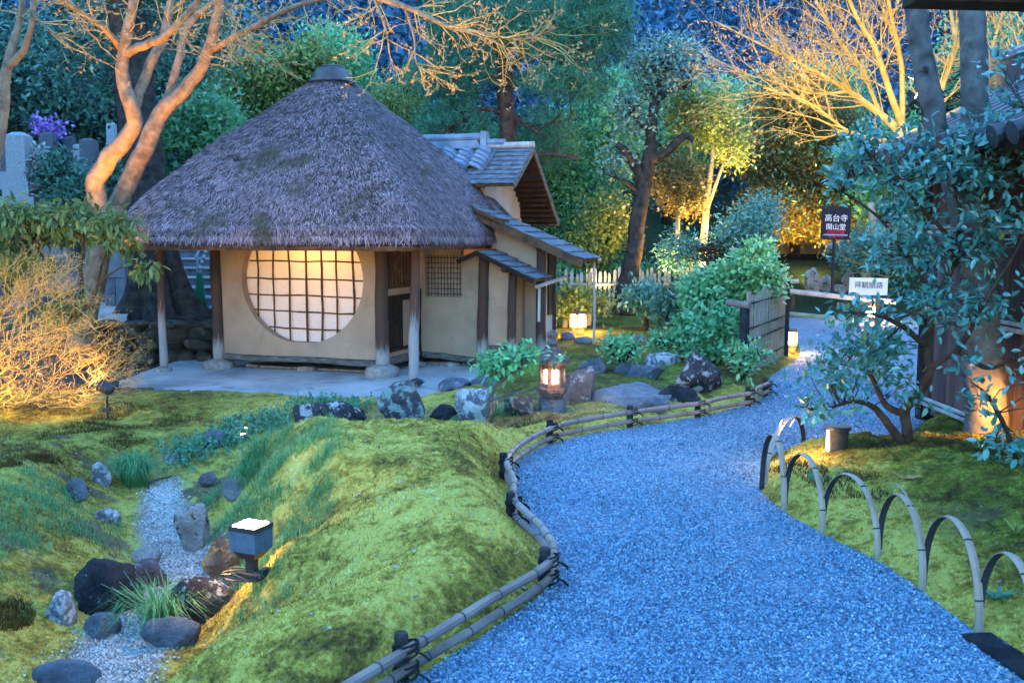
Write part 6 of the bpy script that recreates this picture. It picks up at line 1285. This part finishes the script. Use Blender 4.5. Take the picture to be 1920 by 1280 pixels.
for (cx, cy, rx, ry, n, a) in ((-1.55, 6.5, .42, .75, 85, .25), (-1.35, 5.6, .28, .5, 40, 0), (-2.0, 7.5, .35, .45, 30, 0), (-1.1, 9.4, .25, .25, 16, 0), (-.45, 9.3, .45, .3, 44, 0), (-.05, 9.1, .25, .2, 16, 0), (-3.0, 6.2, .4, .8, 34, 0), (-2.8, 5.2, .4, .6, 26, 0), (-2.9, 4.3, .4, .5, 16, 0), (-1.25, 4.6, .15, .5, 10, 0)):
    u, v = ell(cx, cy, rx, ry, n, a)
    for p_, q_ in zip(u, v): ex.append(ell(p_, q_, .075, .075, rg.integers(25, 70)))
gx_, gy_ = np.concatenate([e[0] for e in ex]), np.concatenate([e[1] for e in ex])
tufts('grass', 'fine green grass on the bank of the dry stream and by the terrace', 'grass', gx_, gy_, rg.uniform(.045, .10, len(gx_)), .0015, LEAF['grass'], 5, lean=1.3)
for (px, py, n, r, ln, lb) in ((252, 905, 900, .10, .26, 'arching dark green sedge clump at the head of the stream gravel'), (300, 1180, 420, .07, .27, 'sedge clump leaning over the gravel beside the long lichen rock'), (470, 890, 500, .1, .15, 'small grass clump behind the flat blue stone')):
    p = Gt(px, py); x, y = ell(p[0], p[1], r, r, n); o = thing('sedge_clump', lb, 'grass clump', [p[0], p[1], Hf(p[0], p[1])]); tufts('blades', None, None, x, y, np.full(n, ln), .0022, LEAF['grass'], px, lean=1.2, parent=o)
def weeds(regions, seed, h=.10):
    rng = np.random.default_rng(seed); mb = MB()
    for (px, py, Y, rx, ry, n) in regions:
        for k in range(n):
            c = D(px + rng.normal(0, rx * .5), 700, Y + rng.normal(0, .18)); c[2] = Hf(c[0], c[1]); hh = h * rng.uniform(.5, 1.5); tp = c + [rng.normal(0, .02), rng.normal(0, .02), hh]; mb.tube(np.stack([c, tp]), .0018, 3, 1, cap=False)
            m = 7; q = np.repeat(tp[None], m, 0) - np.array([0, 0, 1]) * rng.uniform(0, hh * .5, (m, 1)); leaf_quads(mb, q, rng.normal(size=(m, 3)) + [0, 0, .2], rng.normal(size=(m, 3)) * .4 + [0, -.3, 1], np.full(m, .034), np.full(m, .012), False)
    o = mb.build('ground_cover', [LEAF['weed'], LEAF['grass']], origin=(0, 0, 0)); return tag(o, 'small leafy green weeds at the edge of the terrace and stream head', 'ground cover', kind='stuff')
weeds([(510, 770, 9.4, 60, 20, 120), (600, 735, 10.3, 70, 10, 110), (345, 815, 8.6, 50, 20, 110), (410, 790, 8.9, 60, 20, 130), (650, 740, 10.2, 40, 10, 50), (440, 770, 9.3, 40, 10, 60)], 3)
# sporophyte stalks, sprouts and fallen leaves on the moss
rg = np.random.default_rng(77)
n = 26000; yy = rg.uniform(3.2, 10.5, n); xx = rg.uniform(-5.0, .3, n); _, d1, d2, i1 = hbase(xx, yy); fb_ = fbm(np.stack([xx * 1.1, yy * 1.1, 0 * xx], -1), 44, 4); k = ~i1 & (d2 > .35) & (d1 > .05) & (((fb_ > .16) & (xx > -2.2) & (yy < 7.4) & (rg.random(n) < .5)) | ((fb_ > .10) & (xx < -2.2) & (yy > 4))); tips('moss_sprouts', mat('brown_sprout', [(0.2, (.035, .012, .008)), (.8, (.10, .045, .02))], 9, .8), xx[k], yy[k], rg.uniform(.02, .045, k.sum()), np.full(k.sum(), .0022), .5, 5, 'dark brown sprouts standing in patches on the moss')
n = 1300; yy = rg.uniform(3.2, 9, n); xx = rg.uniform(-4.5, 3.2, n); _, d1, d2, i1 = hbase(xx, yy); k = ~i1 | (rg.random(n) < .10) | (i1 & (seg_dist(xx, yy, PATH, True) < .25) & (rg.random(n) < .5)); c = np.stack([xx[k], yy[k], np.where(i1[k], .02, Hf(xx[k], yy[k]) + .018)], -1); mb = MB(); leaf_quads(mb, c, rg.normal(size=c.shape) * [1, 1, .2], rg.normal(size=c.shape) * .25 + [0, 0, 1], rg.uniform(.012, .035, len(c)), rg.uniform(.004, .010, len(c)))
o = mb.build('fallen_leaves', lm('fallen_leaf', (.10, .06, .04), (.28, .2, .16), (.55, .5, .52), .1), origin=(0, 0, 0)); tag(o, 'small fallen leaves and petals scattered over the moss and path edges', 'fallen leaves', kind='stuff')
for k, (px, py, lb) in enumerate(((1868, 1120, 'leafy rosette inside the nearest hoops on the right moss bed'), (1905, 1000, 'yellowing sprout at the right edge of the moss bed'), (1700, 900, 'brown leafed sprout in the middle of the right moss bed'), (1530, 905, 'pale sprig in the third hoop of the moss bed'), (1770, 870, 'small rosette near the camellia stem on the moss bed'))):
    p = Gt(px, py); p[2] = Hf(p[0], p[1]); m = (16, 12, 9, 7, 8)[k]; mb = MB(); a = np.arange(m) * 2.4; ax = np.stack([np.cos(a), np.sin(a), np.full(m, (.5, 1.6, .4, .8, .4)[k])], -1); leaf_quads(mb, np.repeat(p[None], m, 0), ax, np.tile([0, 0, 1.0], (m, 1)) + rg.normal(size=(m, 3)) * .2, rg.uniform(.05, .11, m), rg.uniform(.008, .014, m), True)
    o = mb.build('sprout', LEAF[('weed', 'yellow', 'bud', 'weed', 'azalea')[k]]); tag(o, lb, 'plant')
px_ = ((250, 783, 85, 22, 2600), (150, 806, 62, 24, 1900), (60, 862, 75, 22, 2200), (335, 800, 40, 16, 900), (230, 830, 40, 14, 800), (20, 1165, 60, 40, 1200), (1000, 800, 60, 14, 900), (1475, 862, 42, 26, 1600), (1620, 905, 60, 20, 700))
X_, Y_ = [], []
for cx, cy, rx, ry, n in px_:
    c = Gt(cx, cy); a = Gt(cx + rx, cy); b_ = Gt(cx, cy - ry); u, v = ell(c[0], c[1], abs(a[0] - c[0]), abs(b_[1] - c[1]), n); X_.append(u); Y_.append(v)
X_, Y_ = np.concatenate(X_), np.concatenate(Y_); k = ~hbase(X_, Y_)[3] & (fbm(np.stack([X_ * 4, Y_ * 4, 0 * X_], -1), 12, 3) > -.1); X_, Y_ = X_[k], Y_[k]
tips('hair_moss', mat('dark_hair_moss', [(0.2, (.045, .028, .008)), (.8, (.14, .10, .025))], 9, .9), X_, Y_, rg.uniform(.02, .055, len(X_)), rg.uniform(.002, .0045, len(X_)), .8, 8, 'dark brown hair moss growing in tufts on the left bank and at the tip of the right bed')
# ---- the wooded hill behind
rg = np.random.default_rng(55); mb = MB(); C = []
for k in range(420):
    Y = 36 + 100 * rg.random() ** 1.1; px = rg.uniform(-250, 2170); x = (px - 960) / F * Y; z = H(x, Y); R = rg.uniform(1.6, 3.0) * (1 + .006 * Y)
    if 690 < px < 770 and 60 < Y < 82: continue
    if 700 < px < 752 and Y < 74: continue
    m = 46; d = unitN(rg.normal(size=(m, 3)) * [1, 1, 1]); d[:, 2] = np.abs(d[:, 2]) * 1.2 - .2; C.append(np.array([x, Y, z + R * .9]) + d * R * np.array([1, 1, 1.25]) * rg.uniform(.75, 1.0, (m, 1)))
for k in range(90):   # the wood goes on round both sides of the garden
    sd_ = -1 if k % 2 else 1; Y = rg.uniform(-14, 36); x = sd_ * (rg.uniform(13, 22) + .22 * max(Y, 0)) if sd_ < 0 else rg.uniform(10, 18) + .45 * max(Y, 0); R = rg.uniform(2.4, 4.0); z = H(x, Y) + rg.uniform(0, 5); m = 60
    d = unitN(rg.normal(size=(m, 3))); C.append(np.array([x, Y, z + R * .7]) + d * R * [1, 1, 1.3] * rg.uniform(.75, 1.0, (m, 1)))
C = np.concatenate(C); crown(mb, C, .8, 20, .40, .11, rg, .6)
o = mb.build('forest', LEAF['forest'], origin=(0, 0, 0)); tag(o, 'dark blue green wooded hillside closing the view', 'forest', kind='stuff')
# ------------------------------------------------------------------ graveyard, terrace walls, steps
M_GRANITE = mat('pale_granite', [(0.2, (.24, .26, .29)), (.8, (.38, .40, .42))], 40, .7, .15, 120)
M_GRANITED = mat('dark_granite', [(0.2, (.07, .075, .09)), (.8, (.14, .15, .17))], 40, .5, .1, 120)
def tombstone(box, Y, m, label, plinth=1.35, tiers=2, cap=False):
    x0, y0, x1, y1 = box; cx = (x0 + x1) / 2; b = D(cx, y1, Y); w = (x1 - x0) * Y / F; h = (y1 - y0) * Y / F; o = thing('gravestone', label, 'gravestone', b, 'gravestones on the terrace left of the hut')
    z = b[2] - .3
    ph = h * .22; mb = MB(); mb.box([b[0], Y, b[2] - .15 + ph * .25], (w * 2.1, w * 1.9, .3 + ph * .5)); mb.build('base_slab', M_GRANITED if tiers > 2 else M_GRANITE, o)
    mb = MB(); mb.box([b[0], Y, b[2] + ph * .5 + ph * .5], (w * plinth, w * plinth, ph)); mb.build('plinth', m, o)
    mb = MB(); s = w / 2; zz = b[2] + ph * 1.5; top = b[2] + h
    mb.loft([[[b[0] + sx * s * q, Y + sy * s * q, z_] for sx, sy in ((-1, -1), (1, -1), (1, 1), (-1, 1))] for z_, q in ((zz, 1), (top - .10 * h, .97), (top - .05 * h, .95), (top, .45))]); mb.build('shaft', m, o)
    return o
tombstone((24, 252, 60, 385), 20.4, M_GRANITE, 'tall pale granite gravestone, the largest on the left terrace')
tombstone((82, 250, 106, 330), 22.6, M_GRANITED, 'dark gravestone with a pale side right of the tall pale one')
tombstone((0, 268, 20, 330), 22.2, M_GRANITED, 'dark gravestone cut by the left edge')
tombstone((156, 262, 182, 325), 22.0, M_GRANITED, 'dark polished gravestone just left of the maple trunk')
tombstone((124, 258, 142, 320), 23.6, M_GRANITED, 'narrow dark gravestone behind the flowering bush')
tombstone((142, 272, 158, 325), 23.0, M_GRANITE, 'narrow pale gravestone between two dark ones')
tombstone((205, 232, 220, 320), 23.4, M_GRANITE, 'slim tall pale stone between the maple trunks')
tombstone((228, 268, 250, 330), 22.6, M_GRANITE, 'pale gravestone seen between the two maple trunks')
tombstone((301, 292, 316, 340), 22.8, M_GRANITE, 'small pale gravestone left of the thatch slope')
tombstone((318, 300, 330, 340), 22.4, M_GRANITE, 'smallest grey gravestone touching the thatch slope')
M_WALL = mat('blue_grey_masonry', [(0.15, (.035, .04, .05)), (.5, (.10, .11, .13)), (.9, (.24, .25, .27))], 5, .9, .6, 24, island=.5)
def masonry(name, label, x0, x1, Y, z0, z1, seed, bw=.38, bh=.17, depth=.5, cap=True):
    rng = np.random.default_rng(seed); mb = MB(); z = z0
    while z < z1 - .02:
        h = min(bh * rng.uniform(.8, 1.2), z1 - z); x = x0 - rng.uniform(0, bw)
        while x < x1:
            w = bw * rng.uniform(.6, 1.4); a, b = max(x, x0), min(x + w, x1)
            if b - a > .04: mb.loft([[[xx, yy, zz] for xx, yy in ((a + i, Y - rng.uniform(0, .02) + i), (b - i, Y + i), (b - i, Y + depth), (a + i, Y + depth))] for zz, i in ((z + .006, .008), (z + h - .012, .004), (z + h - .004, .014))])
            x += w
        z += h
    o = mb.build(name, M_WALL, origin=((x0 + x1) / 2, Y, z0)); return tag(o, label, 'stone wall')
def xa(px, Y): return (px - 960) / F * Y
masonry('terrace_wall', 'lower blue grey stone wall behind the rhododendron', xa(-60, 18.3), xa(225, 18.3), 18.3, .2, 1.15, 1)
masonry('terrace_wall', 'upper stone wall carrying the gravestones', xa(-90, 20.0), xa(300, 20.0), 20.0, .6, 2.15, 2, .6, .3)
masonry('stone_kerb', 'pale low stone kerb at the left edge under the tall gravestone', xa(-60, 19.2), xa(130, 19.2), 19.2, .8, 1.75, 3, .8, .32)
masonry('stone_post', 'short pale stone pillar between the two trunks left of the steps', xa(196, 17.2), xa(236, 17.2), 17.2, .3, 1.35, 5, .9, .5)
mb = MB(); mb.loft([[[x, y, z] for x, y in ((xa(115, 15.2), 15.2), (xa(235, 15.2), 15.2), (xa(262, 18.2), 18.2), (xa(180, 18.2), 18.2))] for z in (.15, .37)]); o = mb.build('paving', M_CONC); tag(o, 'pale stone paving between the maple and the huge dark trunk', 'paving', kind='structure')
# dry stone wall holding the big tree
rng = np.random.default_rng(17); mb = MB(); x0, x1 = xa(172, 14.6), xa(412, 14.6)
for r_, (zc, hh) in enumerate(((-.20, .24), (-.02, .22), (.14, .20), (.27, .13))):
    x = x0 - rng.uniform(0, .2)
    while x < x1:
        w = rng.uniform(.26, .52); V, Fc = rock_shape((w * .56, .22, hh * .62), int(rng.integers(1e6)), 9, .06, 3); mb.add(V + [x + w / 2, 14.62 + rng.uniform(-.04, .04) + .02 * r_, zc + rng.uniform(-.02, .02)], Fc); x += w
o = mb.build('dry_stone_wall', rmat('mossy_wall_stone', [(.2, (.035, .03, .022)), (.8, (.15, .12, .085))], (.26, .24, .22), .62), smooth=True); tag(o, 'rough mossy dry stone wall below the huge dark trunk', 'stone wall')
# steps with hand rail, traffic cone
st = thing('stone_steps', 'stone steps climbing behind the hut left of the front wall', 'steps', (xa(365, 18), 18, .3))
for k in range(11):
    Y = 17.4 + k * .30; z = .34 + k * .165; mb = MB(); mb.box([xa(368, Y), Y + .19, z - .115], (.95, .34, .17), None, 1); mb.box([xa(368, Y), Y + .16, z - .015], (1.0, .38, .035)); mb.build('step', [M_CONC, M_WALL], st)
hr = MB()
for k in range(4): Y = 17.5 + k * .8; z = .4 + k * .44; hr.tube(np.array([[xa(388, 18) + .0, Y, z], [xa(388, 18), Y, z + .85]]), .022, 8)
hr.tube(np.array([[xa(388, 18), 17.4, 1.2], [xa(388, 18), 20.2, 2.75]]), .022, 8); hr.build('hand_rail', M_GRANITE, st)
Y = 16.6; p = D(376, 577, Y); o = thing('traffic_cone', 'green traffic cone with a striped pole in its top beside the steps', 'traffic cone', p)
M_CONE = mat('green_plastic', [(.2, (.01, .20, .10)), (.8, (.015, .27, .14))], 5, .45); k = Y / F
mb = MB(); mb.box(p + [0, 0, .015], (26 * k, 26 * k, .03)); mb.build('base', M_CONE, o)
mb = MB(); mb.lathe(p, [(11 * k, .03), (9.6 * k, 18 * k), (5 * k, 66 * k), (4.6 * k, 72 * k)], 20); mb.build('cone', M_CONE, o, smooth=True)
mb = MB(); mb.lathe(p, [(5.0 * k, 66 * k), (4.9 * k, 72 * k)], 20); mb.build('collar', M_GRANITE, o)
pole = thing('striped_pole', 'blue and white striped pole leaning out of the green cone', 'pole', p + [0, 0, 72 * k]); e0, e1 = p + [0, 0, 70 * k], D(390, 458, Y)
M_STRB = mat('pole_blue', [(.2, (.02, .22, .40)), (.8, (.03, .30, .5))], 5, .5)
mb = MB()
for i in range(10): mb.tube(np.array([lerp(e0, e1, i / 10), lerp(e0, e1, (i + 1) / 10)]), .028, 8, i % 2)
mb.build('shaft', [M_STRB, M_WHITE], pole)
Sh('dark green shrub in front of the gravestones', [[(150, 395, 19.6, 5), (150, 350, 19.6, 4)]], [(170, 370, 19.6, 60, 34, .8, 300), (210, 350, 20, 40, 34, .6, 150), (115, 330, 20.3, 34, 46, .6, 160)], 'dark', R=.2, per=10, ln=.13, wd=.035, seed=121, extra=('green', .3))
Sh('pale blossoming shrub left of the dark gravestone', [[(95, 370, 20.6, 4), (85, 310, 20.6, 3)]], [(72, 300, 20.6, 14, 24, .3, 40), (66, 350, 20.4, 10, 30, .3, 30)], 'white', R=.16, per=10, ln=.09, wd=.03, seed=122, extra=('dark', .9))
Sh('purple blossoming bush behind the gravestones', [[(100, 300, 22.9, 4), (97, 250, 22.9, 3)]], [(95, 238, 22.9, 22, 18, .4, 90)], 'purple', R=.16, per=10, ln=.1, wd=.035, seed=123)
Sh('dense green bush at the foot of the bright laurel', [[(350, 400, 18.6, 5), (350, 340, 18.6, 4)]], [(345, 320, 18.6, 34, 40, .7, 150), (320, 250, 20, 30, 40, .6, 120)], 'dark', R=.2, per=10, ln=.13, wd=.035, seed=124)
# distant graves on the hill
mb = MB(); mb.box([0, 0, .6], (.55, .5, 1.2), None, 0, .92); mb.box([0, 0, .1], (1.0, .9, .3)); g0 = mb.build('distant_gravestone', M_GRANITE, origin=(0, 0, 0)); rng = np.random.default_rng(2); first = True
for r_ in range(7):
    Y = 62 + r_ * 2.2
    for k in range(6):
        x = xa(703 + k * 9.5 + rng.uniform(-2, 2), Y); o = g0 if first else g0.copy()
        if not first: COL.objects.link(o)
        first = False; o.location = (x, Y, H(x, Y) + .3); o.scale = (1, 1, rng.uniform(.8, 1.35)); tag(o, 'tiny pale gravestone in the tiered rows on the far hillside', 'gravestone', 'gravestones on the far hillside')
# ------------------------------------------------------------------ far plaster wall
M_OCHRE = mat('ochre_plaster', [(.2, (.42, .30, .17)), (.8, (.55, .40, .24))], 2, .9)
Y = 27.0; x0, x1 = xa(1405, Y), xa(1640, Y); zb, zt = D(1500, 476, Y)[2], D(1500, 405, Y)[2]; o = thing('garden_wall', 'ochre plaster wall with dark posts lit beyond the far bank', 'wall', ((x0 + x1) / 2, Y, zb))
mb = MB(); mb.box([(x0 + x1) / 2, Y, (zb + zt) / 2], (x1 - x0, .2, zt - zb)); mb.build('plaster_panel', M_OCHRE, o)
for px in (1408, 1484, 1560, 1636): mb = MB(); x = xa(px, Y); mb.box([x, Y - .08, (zb + zt) / 2], (.16, .16, zt - zb + .1)); mb.build('post', M_DARK, o)
mb = MB(); mb.box([(x0 + x1) / 2, Y - .03, zb - .3], (x1 - x0, .3, .6)); mb.build('base_course', M_DARK, o)
mb = MB(); mb.loft([[[x, Y + dy, zt + z] for x, dy, z in ((x0, -.5, .0), (x0, 0, .3), (x0, .5, 0))], [[x, Y + dy, zt + z] for x, dy, z in ((x1, -.5, .0), (x1, 0, .3), (x1, .5, 0))]]); mb.build('coping', M_TILE, o)
uplight = []
def garden_uplight(p, aim, power, label, col=WARM, spot=110):
    o = thing('uplight', label, 'uplight', p); p = np.asarray(p); d = unit(np.asarray(aim) - p - [0, 0, .12]); mb = MB(); mb.tube(np.array([p + [0, 0, -.05], p + [0, 0, .10]]), .015, 8); mb.build('stake', M_METAL, o)
    mb = MB(); mb.tube(np.array([p + [0, 0, .12], p + np.array([0, 0, .12]) + d * .10]), np.array([.035, .05]), 12); h = mb.build('lamp_head', M_METAL, o); mb = MB(); mb.tube(np.array([p + np.array([0, 0, .12]) + d * .101, p + np.array([0, 0, .12]) + d * .103]), .042, 12); mb.build('glass', emis('uplight_glass', (1, .7, .3), 5), h)
    lamp('uplight_beam', p + np.array([0, 0, .12]) + d * .12, power * .38, col, .05, spot, aim, .8)
def gp(px, Y): x = xa(px, Y); return np.array([x, Y, H(x, Y)])
garden_uplight(gp(1338, 20.0), D(1330, 230, 20.4), 260, 'uplight at the foot of the young glowing tree', (1, .68, .22), 75)
garden_uplight(gp(1256, 19.5), D(1268, 340, 20), 150, 'uplight below the small orange maple', (1, .5, .12))
garden_uplight(gp(1452, 23.2), D(1480, 300, 25.5), 110, 'uplight on the bank below the golden conifer', (1, .55, .12), 85)
garden_uplight(gp(1528, 23.4), D(1530, 310, 26), 80, 'second uplight below the golden conifer beside the standing stones', (1, .58, .16))
garden_uplight(gp(1128, 20.0), D(1130, 420, 21.5), 9, 'uplight at the picket fence under the drooping bush', (1, .68, .2), 60)
p = gp(60, 11.6); garden_uplight(p, D(240, 130, 13.6), 230, 'uplight hidden by the orange shrub, aimed at the maple', (1, .45, .08), 46)
# ------------------------------------------------------------------ bark fence with a tiled roof at the right
M_BARKB = mat('cedar_bark_board', [(.15, (.035, .02, .018)), (.5, (.10, .06, .055)), (.9, (.20, .135, .13))], 5, .9, .8, 24, stretch=(3, 3, .35), island=.45)
XF = 3.55; y0, y1 = 5.6, 8.55
o = thing('gate_house', 'bark clad gate wall with a dark tiled roof at the right edge', 'gate', (XF, 7.0, .1)); rng = np.random.default_rng(23); mb = MB(); y = y0
while y < y1: w = rng.uniform(.07, .15); t = rng.uniform(0, .012); mb.box([XF + .03 - t, y + w / 2, 1.16], (.03, w - .004, 2.16)); y += w
mb.build('bark_cladding', M_BARKB, o)
for z, t in ((.16, .03), (.93, .03), (1.62, .03)):
    for dz in (0, .045): mb = MB(); mb.tube(np.array([[XF - .015, y0, z + dz], [XF - .015, y1, z + dz + .0]]), .018, 7); mb.build('batten', M_BAMB, o)
mb = MB(); mb.box([XF + .06, y1 + .02, 1.2], (.14, .12, 2.4)); mb.build('corner_post', M_DARK, o)
mb = MB(); mb.box([XF + .55, (y0 + y1) / 2, 1.1], (1.0, y1 - y0 - .1, 2.1)); mb.build('inner_wall', M_DARK, o)
rf_ = MB(); q = [np.array(v, float) for v in ((XF - .62, y1 + .35, 2.17), (XF - .62, y0 - .3, 2.17), (XF + .7, y0 - .3, 2.78), (XF + .7, y1 + .35, 2.78))]; rf_.slab([q[0], q[1], q[2], q[3]], .08); rfo = rf_.build('roof', M_DARK, o)
M_ROOFT = mat('dark_roof_tile', [(.2, (.014, .017, .022)), (.8, (.045, .052, .065))], 8, .45, .2, 40, spec=.6); tb = MB(); y = y0 - .25
while y < y1 + .35: tb.tube(np.array([[XF - .66, y, 2.19], [XF - .2, y, 2.385], [XF + .7, y, 2.82]]), .062, 10); tb.tube(np.array([[XF - .67, y, 2.185], [XF - .64, y, 2.195]]), .072, 12); y += .24
for k in range(9): x = XF - .6 + k * .15; tb.box([x + .05, (y0 + y1) / 2, 2.2 + (x - XF + .62) * .462 + .012], (.16, y1 - y0 + .6, .03))
tb.build('roof_tiles', M_ROOFT, o)
rd = MB(); rd.box([XF + .72, (y0 + y1) / 2, 2.92], (.2, y1 - y0 + .5, .26)); rd.tube(np.array([[XF + .72, y0 - .25, 3.08], [XF + .72, y1 + .28, 3.08]]), .10, 12); rd.box([XF + .72, y1 + .30, 2.98], (.26, .09, .42)); rd.build('roof_ridge', M_ROOFT, o)
for k in range(9): y = y0 + k * .36; mb = MB(); mb.tube(np.array([[XF - .58, y, 2.10], [XF + .1, y, 2.40]]), .028, 7); mb.build('rafter', M_BROWN, o)
# floodlight on that roof
fp = D(1738, 196, 7.9); o = thing('floodlight', 'dark floodlight on the gate roof shining into the bare cherry', 'floodlight', fp); d = unit(np.array([-.75, .45, .42])); s = unit(np.cross(d, [0, 0, 1])); u = np.cross(s, d)
mb = MB(); mb.box(fp + [0, 0, .08], (.17, .10, .15), [s, d, u]); mb.build('housing', M_METAL, o)
mb = MB()
for k in range(5): mb.box(fp + np.array([0, 0, .08]) - d * .07 + s * (-.06 + .03 * k), (.008, .05, .13), [s, d, u])
mb.build('cooling_fins', M_BLUEM, o); mb = MB(); mb.box(fp + np.array([0, 0, .08]) + d * .053, (.15, .006, .13), [s, d, u]); mb.build('glass', emis('roof_flood_glass', (1, .86, .62), 7), o)
mb = MB(); mb.box(fp + np.array([0, 0, .155]) + d * .10, (.17, .12, .006), [s, d, u]); mb.build('glare_shield', M_METAL, o)
mb = MB(); mb.tube(np.array([fp + [0, 0, .04], fp + [0.02, 0, -.12], fp + [.05, 0, -.36]]), .016, 7); mb.box(fp + [.03, 0, -.14], (.10, .05, .05)); mb.build('bracket', M_METAL, o)
lamp('flood_beam', fp + np.array([0, 0, .1]) + d * .10, 90, (1, .60, .09), .06, 95, D(1600, 40, 13.2), .9)
garden_uplight(np.array([-5.75, 9.5, H(-5.75, 9.5)]), D(120, 640, 10.3), 30, 'uplight just left of the glowing bare shrub', (1.0, .56, .08), 120)
# warm uplight on the forked trunk
p = np.array([3.42, 6.35, H(3.42, 6.35)]); garden_uplight(p, np.array([3.3, 6.95, .35]), 10, 'uplight by the forked trunk at the right edge', (1, .42, .06), 90)
# dark eave of the near building, upper right corner
mb = MB(); a = D(1738, 4, 4.2); mb.box([a[0] + 1.6, 4.25, a[2] + .04], (3.3, .16, .16), [[1, 0, -.025], [0, 1, 0], [.025, 0, 1]]); ev = thing('entrance_eave', 'dark wooden eave beam of the near building in the top right corner', 'eave', a); mb.build('beam', M_DARK, ev)
mb = MB(); mb.slab([[a[0] - .1, 4.1, a[2] + .15], [a[0] + 3.4, 4.1, a[2] + .10], [a[0] + 3.4, 1.0, a[2] + .9], [a[0] - .1, 1.0, a[2] + .95]][::1], .06); mb.build('roof', M_DARK, ev)
# ------------------------------------------------------------------ evening air
m, nt, bs, L = _new('evening_air'); nt.nodes.remove(bs)
pv = nt.nodes.new('ShaderNodeVolumePrincipled'); pv.inputs['Color'].default_value = (0.5, 0.75, 1.0, 1); pv.inputs['Density'].default_value = 0.00025
L.new(pv.outputs[0], nt.nodes['Material Output'].inputs['Volume'])
hz = MB(); hz.box([0, 68, 32], (330, 170, 70)); o = hz.build('haze', m, origin=(0, 0, 0)); tag(o, 'thin blue evening air over the whole garden and hillside', 'haze', kind='stuff')
S.cycles.volume_bounces = 0; S.cycles.volume_step_rate = 10
